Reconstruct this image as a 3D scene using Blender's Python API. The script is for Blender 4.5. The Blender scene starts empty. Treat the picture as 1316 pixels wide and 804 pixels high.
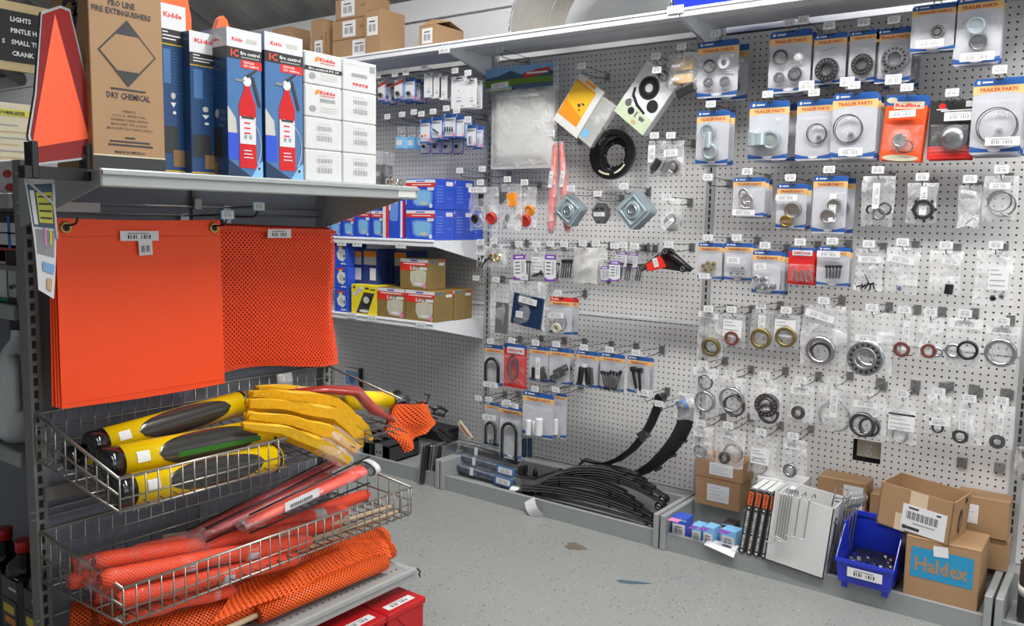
import bpy, math, random
from mathutils import Vector, Matrix
random.seed(11)
PI = math.pi
C = bpy.context.scene.collection
scn = bpy.context.scene
# ---------------- camera ----------------
FPX, YAW, PITCH, ROLL = 1083.49, -0.63946, -0.11175, 0.01877
CAM = Vector((2.73652, -3.46409, 1.35966))
IW, IH = 1316, 804
Fw = Vector((math.sin(YAW)*math.cos(PITCH), math.cos(YAW)*math.cos(PITCH), math.sin(PITCH)))
_r = Fw.cross(Vector((0, 0, 1))).normalized(); _u = _r.cross(Fw)
Rt = _r*math.cos(ROLL)+_u*math.sin(ROLL); Up = -_r*math.sin(ROLL)+_u*math.cos(ROLL)
cd = bpy.data.cameras.new('camera'); cam = bpy.data.objects.new('camera', cd); C.objects.link(cam)
cd.sensor_width = 36; cd.lens = FPX*36/IW; cd.clip_start = .05; cd.clip_end = 60
cam.matrix_world = Matrix(((Rt.x, Up.x, -Fw.x, CAM.x), (Rt.y, Up.y, -Fw.y, CAM.y), (Rt.z, Up.z, -Fw.z, CAM.z), (0, 0, 0, 1)))
scn.camera = cam
# ---------------- world, lights, exposure ----------------
wd = bpy.data.worlds.new('world'); scn.world = wd; wd.use_nodes = True
wd.node_tree.nodes['Background'].inputs[0].default_value = (.92, .96, 1, 1)
wd.node_tree.nodes['Background'].inputs[1].default_value = .2
def area(name, loc, sx, sy, power, col=(1, .98, .95), rot=(0, 0, 0)):
    l = bpy.data.lights.new(name, 'AREA'); l.shape = 'RECTANGLE'; l.size = sx; l.size_y = sy; l.energy = power; l.color = col
    o = bpy.data.objects.new(name, l); o.location = loc; o.rotation_euler = rot; C.objects.link(o); return o
area('ceiling_tube_light', (2.0, -1.45, 3.4), 4.0, .35, 150)
area('ceiling_tube_light', (3.6, -2.8, 3.5), 2.4, .35, 30)
area('ceiling_tube_light', (-3.2, -2.0, 3.5), 4.0, .35, 60)
area('side_fill_light', (5.6, -2.2, 2.2), 2.6, 2.0, 34, (.9, .95, 1), (math.radians(78), 0, math.radians(82)))  # unseen fill lamp added on the right; no window stands there
vs = scn.view_settings
vs.view_transform = 'Standard'; vs.look = 'None'; vs.gamma = 1; vs.use_curve_mapping = False; vs.exposure = 0.28
scn.cycles.transparent_max_bounces = 24
scn.cycles.max_bounces = 7

# ---------------- pixel helpers (photograph frame) ----------------
def ray(px, py): return Fw+Rt*((px-IW/2)/FPX)+Up*((IH/2-py)/FPX)
def onY(px, py, Y): d = ray(px, py); return CAM+d*((Y-CAM.y)/d.y)
def onX(px, py, X): d = ray(px, py); return CAM+d*((X-CAM.x)/d.x)
def onZ(px, py, Z): d = ray(px, py); return CAM+d*((Z-CAM.z)/d.z)

# ---------------- materials ----------------
MT = {}
def mat(name, col, rough=.5, metal=0, var=.06, scale=30, coat=0, bump=0, emit=0, spec=.5, alpha=1):
    if name in MT: return MT[name]
    m = bpy.data.materials.new(name); m.use_nodes = True; nt = m.node_tree; b = nt.nodes['Principled BSDF']
    b.inputs['Roughness'].default_value = rough; b.inputs['Metallic'].default_value = metal
    b.inputs['Specular IOR Level'].default_value = spec
    if coat: b.inputs['Coat Weight'].default_value = coat; b.inputs['Coat Roughness'].default_value = .12
    tc = nt.nodes.new('ShaderNodeTexCoord'); nz = nt.nodes.new('ShaderNodeTexNoise'); nz.inputs['Scale'].default_value = scale
    nz.inputs['Detail'].default_value = 3
    nt.links.new(tc.outputs['Object'], nz.inputs['Vector'])
    mx = nt.nodes.new('ShaderNodeMix'); mx.data_type = 'RGBA'
    c = list(col)+[1]
    mx.inputs[6].default_value = [max(0, x*(1-var)) for x in col]+[1]; mx.inputs[7].default_value = [min(1, x*(1+var)) for x in col]+[1]
    nt.links.new(nz.outputs['Fac'], mx.inputs[0]); nt.links.new(mx.outputs[2], b.inputs['Base Color'])
    if bump:
        bp = nt.nodes.new('ShaderNodeBump'); bp.inputs['Strength'].default_value = bump; bp.inputs['Distance'].default_value = .01
        nt.links.new(nz.outputs['Fac'], bp.inputs['Height']); nt.links.new(bp.outputs['Normal'], b.inputs['Normal'])
    if emit: b.inputs['Emission Color'].default_value = c; b.inputs['Emission Strength'].default_value = emit
    MT[name] = m; return m
def film(name, col=(.93, .94, .96), base=.12, ridge=.30, scale=22, rough=.18, bump=.5):
    m = bpy.data.materials.new(name); m.use_nodes = True; nt = m.node_tree; b = nt.nodes['Principled BSDF']; out = nt.nodes['Material Output']
    b.inputs['Base Color'].default_value = (*col, 1); b.inputs['Roughness'].default_value = rough; b.inputs['Specular IOR Level'].default_value = 1.0
    tr = nt.nodes.new('ShaderNodeBsdfTransparent'); mx = nt.nodes.new('ShaderNodeMixShader')
    tc = nt.nodes.new('ShaderNodeTexCoord'); nz = nt.nodes.new('ShaderNodeTexNoise'); nz.inputs['Scale'].default_value = scale; nz.inputs['Detail'].default_value = 4; nz.inputs['Distortion'].default_value = 1.2
    oi = nt.nodes.new('ShaderNodeObjectInfo'); ad = nt.nodes.new('ShaderNodeVectorMath'); ad.operation = 'ADD'
    nt.links.new(tc.outputs['Object'], ad.inputs[0]); nt.links.new(oi.outputs['Random'], ad.inputs[1]); nt.links.new(ad.outputs[0], nz.inputs['Vector'])
    rp = nt.nodes.new('ShaderNodeMapRange'); rp.inputs['From Min'].default_value = .52; rp.inputs['From Max'].default_value = .72
    rp.inputs['To Min'].default_value = base; rp.inputs['To Max'].default_value = base+ridge
    nt.links.new(nz.outputs['Fac'], rp.inputs['Value'])
    bp = nt.nodes.new('ShaderNodeBump'); bp.inputs['Strength'].default_value = bump; bp.inputs['Distance'].default_value = .02
    nt.links.new(nz.outputs['Fac'], bp.inputs['Height']); nt.links.new(bp.outputs['Normal'], b.inputs['Normal'])
    nt.links.new(rp.outputs[0], mx.inputs[0]); nt.links.new(tr.outputs[0], mx.inputs[1]); nt.links.new(b.outputs[0], mx.inputs[2])
    nt.links.new(mx.outputs[0], out.inputs['Surface']); MT[name] = m; return m
def mesh_cloth(name, col, sc=.011, hole=.30, rough=.6):
    """woven mesh: real see-through holes on a diamond grid in object space (x,z) or (y,z)"""
    m = bpy.data.materials.new(name); m.use_nodes = True; nt = m.node_tree; b = nt.nodes['Principled BSDF']; out = nt.nodes['Material Output']
    b.inputs['Base Color'].default_value = (*col, 1); b.inputs['Roughness'].default_value = rough
    tc = nt.nodes.new('ShaderNodeTexCoord'); sp = nt.nodes.new('ShaderNodeSeparateXYZ'); nt.links.new(tc.outputs['UV'], sp.inputs[0])
    def fr(sock_a, sock_b, op):
        a = nt.nodes.new('ShaderNodeMath'); a.operation = op; nt.links.new(sock_a, a.inputs[0]); nt.links.new(sock_b, a.inputs[1])
        d = nt.nodes.new('ShaderNodeMath'); d.operation = 'DIVIDE'; nt.links.new(a.outputs[0], d.inputs[0]); d.inputs[1].default_value = sc
        w = nt.nodes.new('ShaderNodeMath'); w.operation = 'PINGPONG'; nt.links.new(d.outputs[0], w.inputs[0]); w.inputs[1].default_value = .5
        g = nt.nodes.new('ShaderNodeMath'); g.operation = 'GREATER_THAN'; nt.links.new(w.outputs[0], g.inputs[0]); g.inputs[1].default_value = hole*.5
        return g.outputs[0]
    a = fr(sp.outputs[0], sp.outputs[1], 'ADD'); c = fr(sp.outputs[0], sp.outputs[1], 'SUBTRACT')
    mu = nt.nodes.new('ShaderNodeMath'); mu.operation = 'MULTIPLY'; nt.links.new(a, mu.inputs[0]); nt.links.new(c, mu.inputs[1])
    iv = nt.nodes.new('ShaderNodeMath'); iv.operation = 'SUBTRACT'; iv.inputs[0].default_value = 1; nt.links.new(mu.outputs[0], iv.inputs[1])
    nt.links.new(iv.outputs[0], b.inputs['Alpha']); MT[name] = m; return m
def pegboard(name, col, hole=.0032, rough=.45):
    m = bpy.data.materials.new(name); m.use_nodes = True; nt = m.node_tree; b = nt.nodes['Principled BSDF']
    tc = nt.nodes.new('ShaderNodeTexCoord'); sp = nt.nodes.new('ShaderNodeSeparateXYZ'); nt.links.new(tc.outputs['Object'], sp.inputs[0])
    def cell(s):
        d = nt.nodes.new('ShaderNodeMath'); d.operation = 'DIVIDE'; nt.links.new(s, d.inputs[0]); d.inputs[1].default_value = .0254
        f = nt.nodes.new('ShaderNodeMath'); f.operation = 'FRACT'; nt.links.new(d.outputs[0], f.inputs[0])
        u = nt.nodes.new('ShaderNodeMath'); u.operation = 'SUBTRACT'; nt.links.new(f.outputs[0], u.inputs[0]); u.inputs[1].default_value = .5
        p = nt.nodes.new('ShaderNodeMath'); p.operation = 'POWER'; nt.links.new(u.outputs[0], p.inputs[0]); p.inputs[1].default_value = 2
        return p.outputs[0]
    ad = nt.nodes.new('ShaderNodeMath'); ad.operation = 'ADD'; nt.links.new(cell(sp.outputs[0]), ad.inputs[0]); nt.links.new(cell(sp.outputs[2]), ad.inputs[1])
    g = nt.nodes.new('ShaderNodeMath'); g.operation = 'GREATER_THAN'; nt.links.new(ad.outputs[0], g.inputs[0]); g.inputs[1].default_value = (hole/.0254)**2
    nt.links.new(g.outputs[0], b.inputs['Alpha'])
    nz = nt.nodes.new('ShaderNodeTexNoise'); nz.inputs['Scale'].default_value = 3; nt.links.new(tc.outputs['Object'], nz.inputs['Vector'])
    mx = nt.nodes.new('ShaderNodeMix'); mx.data_type = 'RGBA'; mx.inputs[6].default_value = [x*.94 for x in col]+[1]; mx.inputs[7].default_value = (*col, 1)
    nt.links.new(nz.outputs['Fac'], mx.inputs[0]); nt.links.new(mx.outputs[2], b.inputs['Base Color'])
    b.inputs['Roughness'].default_value = rough; MT[name] = m; return m
mat('white', (.66, .67, .67), .45); mat('paper', (.74, .75, .76), .6); mat('ink', (.04, .04, .045), .6); mat('greyink', (.33, .34, .36), .6)
mat('shelf_white', (.80, .82, .86), .35); mat('shelf_under', (.62, .64, .67), .5)
mat('steel_grey', (.28, .30, .30), .38, .0); mat('deck_grey', (.31, .325, .325), .42); mat('post_grey', (.42, .43, .44), .4)
mat('zinc', (.42, .42, .42), .35, .85); mat('wire', (.16, .16, .16), .35, .6); mat('chrome', (.75, .76, .78), .18, 1)
mat('basket_wire', (.42, .40, .36), .35, .8)
mat('slot', (.02, .02, .02), .8); mat('black', (.012, .012, .014), .35); mat('rubber', (.018, .018, .02), .6)
mat('gloss_black', (.008, .008, .01), .14, 0, coat=.4); mat('spring_black', (.010, .010, .012), .3)
mat('tp_blue', (.02, .10, .36), .4, coat=.3); mat('tp_yellow', (.80, .52, .22), .4, coat=.3); mat('tp_red', (.55, .06, .02), .4)
mat('card_grey', (.50, .51, .56), .4, coat=.3, var=.15, scale=12); mat('card_white', (.72, .73, .76), .4, coat=.3)
mat('orange_card', (.85, .10, .02), .4, coat=.3); mat('red_card', (.65, .02, .02), .4, coat=.3); mat('black_card', (.03, .03, .03), .4, coat=.3)
mat('steel', (.42, .43, .45), .28, .9, var=.2, scale=60); mat('dark_steel', (.10, .10, .105), .3, .8, var=.2, scale=60); mat('bright_steel', (.7, .72, .75), .2, 1)
mat('blue_zinc', (.50, .60, .65), .3, .5, var=.12); mat('brass', (.50, .36, .12), .3, .9); mat('gold_seal', (.24, .19, .08), .4, .6); mat('brown_seal', (.16, .05, .035), .45)
mat('kraft', (.37, .225, .115), .7, var=.08, scale=12); mat('kraft_light', (.58, .40, .23), .65); mat('kraft_dark', (.25, .14, .06), .75); mat('tape', (.66, .52, .36), .25)
mat('box_blue', (.025, .085, .60), .35, coat=.3); mat('box_blue_dark', (.02, .045, .22), .4, coat=.3); mat('box_light_blue', (.16, .30, .78), .35, coat=.3)
mat('label_red', (.75, .03, .02), .45); mat('gold_box', (.25, .17, .055), .45); mat('cream', (.62, .57, .42), .4); mat('bulb_grey', (.55, .55, .5), .3)
mat('pack_yellow', (.85, .68, .02), .4); mat('bin_blue', (.015, .04, .55), .3, coat=.3)
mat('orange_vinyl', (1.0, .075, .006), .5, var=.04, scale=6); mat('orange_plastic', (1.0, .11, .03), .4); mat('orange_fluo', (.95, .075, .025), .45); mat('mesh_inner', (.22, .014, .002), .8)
mat('hem', (.75, .05, .004), .5)
mat('tube_yellow', (.88, .60, .0), .28, coat=.5); mat('fold_yellow', (.85, .48, .01), .45, bump=.25, scale=60); mat('tube_green', (.02, .16, .02), .4)
mat('maroon', (.24, .014, .014), .15, coat=.6); mat('pouch_red', (.42, .04, .03), .25, coat=.4); mat('strap_red', (.72, .06, .045), .3, coat=.3); mat('edge_glint', (.22, .22, .23), .35, .3); mat('aluminium', (.62, .60, .55), .38, .75, var=.1); mat('red_plastic', (.50, .008, .012), .35); mat('dull_red', (.55, .04, .03), .35)
mat('wood', (.55, .42, .26), .6, var=.15, scale=40); mat('tape_silver', (.62, .64, .68), .25)
mat('navy', (.015, .06, .17), .35, coat=.4); mat('navy_dark', (.008, .03, .085), .35, coat=.4); mat('mid_blue', (.06, .17, .38), .35, coat=.4); mat('ext_red', (.60, .012, .015), .3)
mat('ic_red', (.75, .10, .05), .4); mat('amber', (.85, .28, .02), .3); mat('blue_ink', (.02, .28, .52), .6); mat('cable_white', (.75, .74, .70), .4)
mat('grey_print', (.30, .30, .31), .7); mat('sky_print', (.22, .42, .70), .4); mat('green_print', (.12, .22, .03), .4); mat('hill_print', (.05, .10, .16), .4)
mat('orange_print', (.90, .30, .02), .35); mat('amber_print', (.85, .50, .03), .35); mat('pale_green', (.58, .68, .48), .4)
mat('frost', (.72, .72, .70), .35); mat('cold_white', (.85, .86, .9), .2); mat('jug_white', (.72, .74, .78), .35); mat('green_box', (.02, .30, .22), .4)
mat('strip_blue', (.02, .18, .62), .35); mat('pink', (.75, .25, .5), .4); mat('poster_yellow', (.62, .58, .06), .5); mat('book_orange', (.85, .12, .02), .5)
mat('light_blue', (.22, .50, .80), .4); mat('violet', (.22, .06, .42), .4)
film('clear_bag', base=.20, ridge=.36, scale=13, rough=.15, bump=.9); film('blister_film', base=.07, ridge=.16, scale=30, bump=.2, rough=.1); film('frost_bag', (.80, .80, .78), .45, .25, 9); film('bag_over', (.42, .40, .40), .03, .22, 14, .10)
film('smoke_wrap', (.6, .62, .66), .10, .30, 26)
mesh_cloth('mesh_orange', (1.0, .07, .006), .0135, .52); mesh_cloth('mesh_bright', (1.0, .13, .012), .0115, .45)
pegboard('peg_white', (.76, .755, .75), hole=.0036); pegboard('peg_shade', (.66, .66, .66), hole=.0034); mat('backing_dark', (.05, .05, .05), .8)

# ---------------- mesh builder ----------------
_txt = {}
def text_geo(s, bold):
    k = (s, bold)
    if k not in _txt:
        cu = bpy.data.curves.new('t', 'FONT'); cu.body = s; cu.size = 1; cu.resolution_u = 1; cu.offset = .028 if bold else 0
        o = bpy.data.objects.new('t', cu); C.objects.link(o)
        me = bpy.data.meshes.new_from_object(o.evaluated_get(bpy.context.evaluated_depsgraph_get()))
        vs_ = [v.co.copy() for v in me.vertices]; fs_ = [list(p.vertices) for p in me.polygons]
        w = max([v.x for v in vs_] or [1]); x0 = min([v.x for v in vs_] or [0])
        bpy.data.objects.remove(o); bpy.data.curves.remove(cu); bpy.data.meshes.remove(me)
        _txt[k] = (vs_, fs_, x0, w)
    return _txt[k]
class MB:
    def __init__(s): s.v = []; s.f = []; s.fm = []; s.sm = []; s.uv = {}; s.mats = []; s.T = Matrix.Identity(4)
    def mi(s, m):
        if m not in s.mats: s.mats.append(m)
        return s.mats.index(m)
    def add(s, vs, fs, m, smooth=False):
        b = len(s.v); T = s.T
        s.v += [T @ Vector(v) for v in vs]; k = s.mi(m)
        for f in fs: s.f.append([b+i for i in f]); s.fm.append(k); s.sm.append(smooth)
        return b
    def box(s, x0, x1, y0, y1, z0, z1, m, R=None):
        vs = [(x, y, z) for z in (z0, z1) for y in (y0, y1) for x in (x0, x1)]
        if R is not None:
            c = Vector(((x0+x1)/2, (y0+y1)/2, (z0+z1)/2)); vs = [R @ (Vector(v)-c)+c for v in vs]
        s.add(vs, [(0, 2, 3, 1), (4, 5, 7, 6), (0, 1, 5, 4), (2, 6, 7, 3), (0, 4, 6, 2), (1, 3, 7, 5)], m)
    def bbox(s, x0, x1, y0, y1, z0, z1, m, b=.004):
        """box with chamfered edges"""
        X = (x0, x1); Y = (y0, y1); Z = (z0, z1); vs = []; idx = {}
        for i in (0, 1):
            for j in (0, 1):
                for k in (0, 1):
                    sx, sy, sz = (1, -1)[i], (1, -1)[j], (1, -1)[k]
                    for a in range(3):
                        p = [X[i]+sx*b, Y[j]+sy*b, Z[k]+sz*b]; p[a] = (X[i], Y[j], Z[k])[a]
                        idx[i, j, k, a] = len(vs); vs.append(p)
        fs = []
        for a in range(3):
            o = [q for q in range(3) if q != a]
            for e in (0, 1):
                loop = []
                for (p, q) in ((0, 0), (1, 0), (1, 1), (0, 1)):
                    key = [0, 0, 0]; key[a] = e; key[o[0]] = p; key[o[1]] = q; loop.append(idx[(*key, a)])
                fs.append(loop)
        for a in range(3):
            o = [q for q in range(3) if q != a]
            for p in (0, 1):
                for q in (0, 1):
                    def g(e, w):
                        key = [0, 0, 0]; key[a] = e; key[o[0]] = p; key[o[1]] = q; return idx[(*key, w)]
                    fs.append([g(0, o[0]), g(1, o[0]), g(1, o[1]), g(0, o[1])])
        for i in (0, 1):
            for j in (0, 1):
                for k in (0, 1): fs.append([idx[i, j, k, 0], idx[i, j, k, 1], idx[i, j, k, 2]])
        s.add(vs, fs, m)
    def rect(s, x0, x1, z0, z1, y, m): s.add([(x0, y, z0), (x1, y, z0), (x1, y, z1), (x0, y, z1)], [(0, 1, 2, 3)], m)
    def poly(s, pts, y, m, th=0):
        n = len(pts)
        if not th: s.add([(p[0], y, p[1]) for p in pts], [tuple(range(n))], m)
        else: s.add([(p[0], y, p[1]) for p in pts]+[(p[0], y+th, p[1]) for p in pts], [tuple(range(n)), tuple(range(2*n-1, n-1, -1))]+[(i, n+i, n+(i+1) % n, (i+1) % n) for i in range(n)], m)
    def disc(s, cx, cz, rx, rz, y, m, n=20): s.poly([(cx+rx*math.cos(2*PI*i/n), cz+rz*math.sin(2*PI*i/n)) for i in range(n)], y, m)
    def ann(s, cx, cz, r0, r1, y, m, n=24, k=1):
        vs = []
        for i in range(n): a = 2*PI*i/n; vs += [(cx+r0*math.cos(a), y, cz+k*r0*math.sin(a)), (cx+r1*math.cos(a), y, cz+k*r1*math.sin(a))]
        s.add(vs, [(2*i, 2*i+1, (2*i+3) % (2*n), (2*i+2) % (2*n)) for i in range(n)], m)
    def lathe(s, prof, c, m, n=24, axis='y', closed=False, R=None):
        """prof = list of (radius, height along axis)"""
        c = Vector(c); k = len(prof); P2 = [Vector(p) for p in prof]; rows = []; segs = []
        def ring_(p):
            b = len(rows)
            rows.append(p); return b
        def sharp(j):
            if not closed and j in (0, k-1): return False
            a = P2[j]-P2[j-1]; b = P2[(j+1) % k]-P2[j]
            return a.length > 1e-9 and b.length > 1e-9 and a.angle(b) > .62
        first = last = None
        for j in range(k if closed else k-1):
            a = last if (last is not None and not sharp(j)) else ring_(prof[j])
            if first is None: first = a
            j2 = (j+1) % k
            b = first if (closed and j2 == 0 and not sharp(0)) else ring_(prof[j2])
            segs.append((a, b)); last = b
        vs = []
        for (r, h) in rows:
            for i in range(n):
                a = 2*PI*i/n; x, z = r*math.cos(a), r*math.sin(a)
                v = Vector((x, h, z)) if axis == 'y' else (Vector((x, z, h)) if axis == 'z' else Vector((h, x, z)))
                if R is not None: v = R @ v
                vs.append(v+c)
        fs = [(a*n+i, a*n+(i+1) % n, b*n+(i+1) % n, b*n+i) for a, b in segs for i in range(n)]
        if not closed:
            if prof[0][0] > 1e-6: fs.append(tuple(range(segs[0][0]*n+n-1, segs[0][0]*n-1, -1)))
            if prof[-1][0] > 1e-6: fs.append(tuple(range(segs[-1][1]*n, segs[-1][1]*n+n)))
        s.add(vs, fs, m, n > 6)
    def ring(s, c, ro, ri, th, m, n=28, R=None, b=.15):
        e = (ro-ri)*b
        s.lathe([(ri, e-th/2), (ri+e, -th/2), (ro-e, -th/2), (ro, e-th/2), (ro, th/2-e), (ro-e, th/2), (ri+e, th/2), (ri, th/2-e)], c, m, n, closed=True, R=R)
    def tube(s, pts, r, m, n=6, cap=True, closed=False, flat=1, uvs=False, up=None):
        pts = [Vector(p) for p in pts]; N = len(pts); vs = []
        rr = r if isinstance(r, (list, tuple)) else [r]*N
        u = None; L = 0; uvl = []
        for i, p in enumerate(pts):
            if closed: t = pts[(i+1) % N]-pts[i-1]
            else: t = (pts[min(i+1, N-1)]-pts[max(i-1, 0)])
            t.normalize()
            if u is None:
                u = Vector(up) if up else (Vector((0, 0, 1)) if abs(t.z) < .9 else Vector((1, 0, 0)))
            u = (u-t*u.dot(t)).normalized(); w = t.cross(u)
            if i: L += (pts[i]-pts[i-1]).length
            for k in range(n):
                a = 2*PI*k/n; vs.append(p+(u*math.cos(a)*flat+w*math.sin(a))*rr[i]); uvl.append((L, a*rr[i]))
        fs = []
        for i in range(N if closed else N-1):
            i2 = (i+1) % N
            for k in range(n): k2 = (k+1) % n; fs.append((i*n+k, i*n+k2, i2*n+k2, i2*n+k))
        if cap and not closed: fs += [tuple(range(n-1, -1, -1)), tuple(range((N-1)*n, N*n))]
        b = s.add(vs, fs, m, n > 4)
        if uvs:
            for i, q in enumerate(uvl): s.uv[b+i] = q
    def grid(s, fn, nu, nv, m, smooth=True, uvfn=None):
        vs = [fn(i/nu, j/nv) for j in range(nv+1) for i in range(nu+1)]
        fs = [(j*(nu+1)+i, j*(nu+1)+i+1, (j+1)*(nu+1)+i+1, (j+1)*(nu+1)+i) for j in range(nv) for i in range(nu)]
        b = s.add(vs, fs, m, smooth)
        if uvfn:
            for j in range(nv+1):
                for i in range(nu+1): s.uv[b+j*(nu+1)+i] = uvfn(i/nu, j/nv)
    def text(s, t, x, z, size, y, m, align='C', rot=0, bold=True, width=None, xs=1):
        vs, fs, x0, w = text_geo(t, bold)
        tw = (w-x0)
        if width: size_x = width/tw
        else: size_x = size*xs
        off = {'C': -(x0+w)/2, 'L': -x0, 'R': -w}[align]
        c, sn = math.cos(rot), math.sin(rot); out = []
        for v in vs:
            a = (v.x+off)*size_x; b = (v.y-.36)*size
            out.append((x+a*c-b*sn, y, z+a*sn+b*c))
        s.add(out, fs, m)
    def barcode(s, cx, cz, w, h, y, rot=0, th=.0006, ink='greyink', paper='paper', lines=True, bars=True):
        T0 = s.T.copy(); s.T = T0 @ Matrix.Translation((cx, y, cz)) @ Matrix.Rotation(-rot, 4, 'Y')
        s.box(-w/2, w/2, 0, th, -h/2, h/2, paper); yy = -.0005
        if bars:
            n = 9; bw = w*.62/n
            for i in range(n):
                if (i*7) % 5 != 3: s.rect(-w*.31+i*bw, -w*.31+i*bw+bw*(.35 if i % 2 else .6), -h*.30, h*.10, yy, ink)
        if lines: s.rect(-w*.31, w*.24, h*.22, h*.29, yy, ink)
        s.T = T0
    def build(s, name, parent=None, loc=None, label=None):
        me = bpy.data.meshes.new(name); me.from_pydata([tuple(v) for v in s.v], [], s.f)
        for m in s.mats: me.materials.append(MT[m])
        me.polygons.foreach_set('material_index', s.fm); me.polygons.foreach_set('use_smooth', s.sm)
        if s.uv:
            ul = me.uv_layers.new(name='uv')
            for lp in me.loops: ul.data[lp.index].uv = s.uv.get(lp.vertex_index, (0, 0))
        me.update()
        o = bpy.data.objects.new(name, me); C.objects.link(o)
        if parent is not None: o.parent = parent
        if loc is not None: o.location = loc
        if label: o['label'] = label
        return o
USED = set()
def tag(o, label, cat, group=None):
    n = len(label.split())
    if n > 16: label = ' '.join(label.split()[:16])
    o['label'] = label; o['category'] = cat
    if group: o['group'] = group
    return o
def thing(name, label, cat, loc=(0, 0, 0), rot=(0, 0, 0), group=None):
    o = bpy.data.objects.new(name, None); C.objects.link(o); o.location = loc; o.rotation_euler = rot; o.empty_display_size = .05
    return tag(o, label, cat, group)
def struct(name, mb, parent=None):
    o = mb.build(name, parent)
    if parent is None: o['kind'] = 'structure'
    return o
def dup(root, loc, label=None, group=None, name=None):
    r = root.copy(); C.objects.link(r); r.location = loc
    if label: r['label'] = label
    if group: r['group'] = group
    for ch in list(root.children):
        c = ch.copy(); C.objects.link(c); c.parent = r
        for g in ch.children: d = g.copy(); C.objects.link(d); d.parent = c
    return r
def Rx(a): return Matrix.Rotation(a, 4, 'X')
def Ry(a): return Matrix.Rotation(a, 4, 'Y')
def Rz(a): return Matrix.Rotation(a, 4, 'Z')
BAY = 1.2192
# ================= ROOM =================
# floor
fm = bpy.data.materials.new('epoxy_floor'); fm.use_nodes = True; nt = fm.node_tree; b = nt.nodes['Principled BSDF']
tc = nt.nodes.new('ShaderNodeTexCoord')
def vor(scale, thr, seed):
    v = nt.nodes.new('ShaderNodeTexVoronoi'); v.inputs['Scale'].default_value = scale; v.inputs['Randomness'].default_value = 1
    mp = nt.nodes.new('ShaderNodeMapping'); mp.inputs['Location'].default_value = (seed, seed*.7, 0); nt.links.new(tc.outputs['Object'], mp.inputs[0]); nt.links.new(mp.outputs[0], v.inputs['Vector'])
    l = nt.nodes.new('ShaderNodeMath'); l.operation = 'LESS_THAN'; nt.links.new(v.outputs['Distance'], l.inputs[0]); l.inputs[1].default_value = thr
    cr = nt.nodes.new('ShaderNodeSeparateColor'); nt.links.new(v.outputs['Color'], cr.inputs[0])
    g = nt.nodes.new('ShaderNodeMath'); g.operation = 'GREATER_THAN'; nt.links.new(cr.outputs[0], g.inputs[0]); g.inputs[1].default_value = .62
    m = nt.nodes.new('ShaderNodeMath'); m.operation = 'MULTIPLY'; nt.links.new(l.outputs[0], m.inputs[0]); nt.links.new(g.outputs[0], m.inputs[1]); return m.outputs[0]
def mixc(fac, a, bcol):
    mx = nt.nodes.new('ShaderNodeMix'); mx.data_type = 'RGBA'
    nt.links.new(fac, mx.inputs[0])
    if isinstance(a, tuple): mx.inputs[6].default_value = (*a, 1)
    else: nt.links.new(a, mx.inputs[6])
    if isinstance(bcol, tuple): mx.inputs[7].default_value = (*bcol, 1)
    else: nt.links.new(bcol, mx.inputs[7])
    return mx.outputs[2]
nz = nt.nodes.new('ShaderNodeTexNoise'); nz.inputs['Scale'].default_value = 2.2; nz.inputs['Detail'].default_value = 6; nt.links.new(tc.outputs['Object'], nz.inputs['Vector'])
nz2 = nt.nodes.new('ShaderNodeTexNoise'); nz2.inputs['Scale'].default_value = 90; nt.links.new(tc.outputs['Object'], nz2.inputs['Vector'])
c0 = mixc(nz.outputs['Fac'], (.19, .205, .195), (.265, .28, .265)); c0 = mixc(nz2.outputs['Fac'], c0, (.30, .31, .30))
c0 = mixc(vor(60, .15, 1), c0, (.48, .49, .48)); c0 = mixc(vor(48, .17, 5), c0, (.07, .07, .07)); c0 = mixc(vor(90, .2, 9), c0, (.15, .15, .15))
nt.links.new(c0, b.inputs['Base Color']); b.inputs['Roughness'].default_value = .33
nb = nt.nodes.new('ShaderNodeBump'); nb.inputs['Strength'].default_value = .12; nb.inputs['Distance'].default_value = .01; nt.links.new(nz2.outputs['Fac'], nb.inputs['Height']); nt.links.new(nb.outputs['Normal'], b.inputs['Normal'])
MT['epoxy_floor'] = fm
f = MB(); f.box(-7, 6, -7, .2, -.1, 0, 'epoxy_floor'); struct('floor', f)
mat('oil_stain', (.16, .135, .10), .4); mat('scuff', (.07, .13, .18), .4)
def blotch(name, px, py, rx, ry, m, lab, rot=0):
    p = onZ(px, py, 0); q = MB(); n = 26; pts = []
    for i in range(n):
        a = 2*PI*i/n; k = 1+.18*math.sin(3*a+1)+.1*math.sin(7*a)
        x, y = rx*k*math.cos(a), ry*k*math.sin(a); pts.append((p.x+x*math.cos(rot)-y*math.sin(rot), p.y+x*math.sin(rot)+y*math.cos(rot), .0012))
    q.add(pts, [tuple(range(n))], m); o = q.build(name); tag(o, lab, 'stain')
blotch('oil_stain', 739, 702, .045, .035, 'oil_stain', 'small brown oil stain on the grey floor before the leaf spring tray')
blotch('scuff_mark', 812, 748, .06, .014, 'scuff', 'thin bluish scuff mark on the grey floor right of the oil stain', .5)
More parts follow.
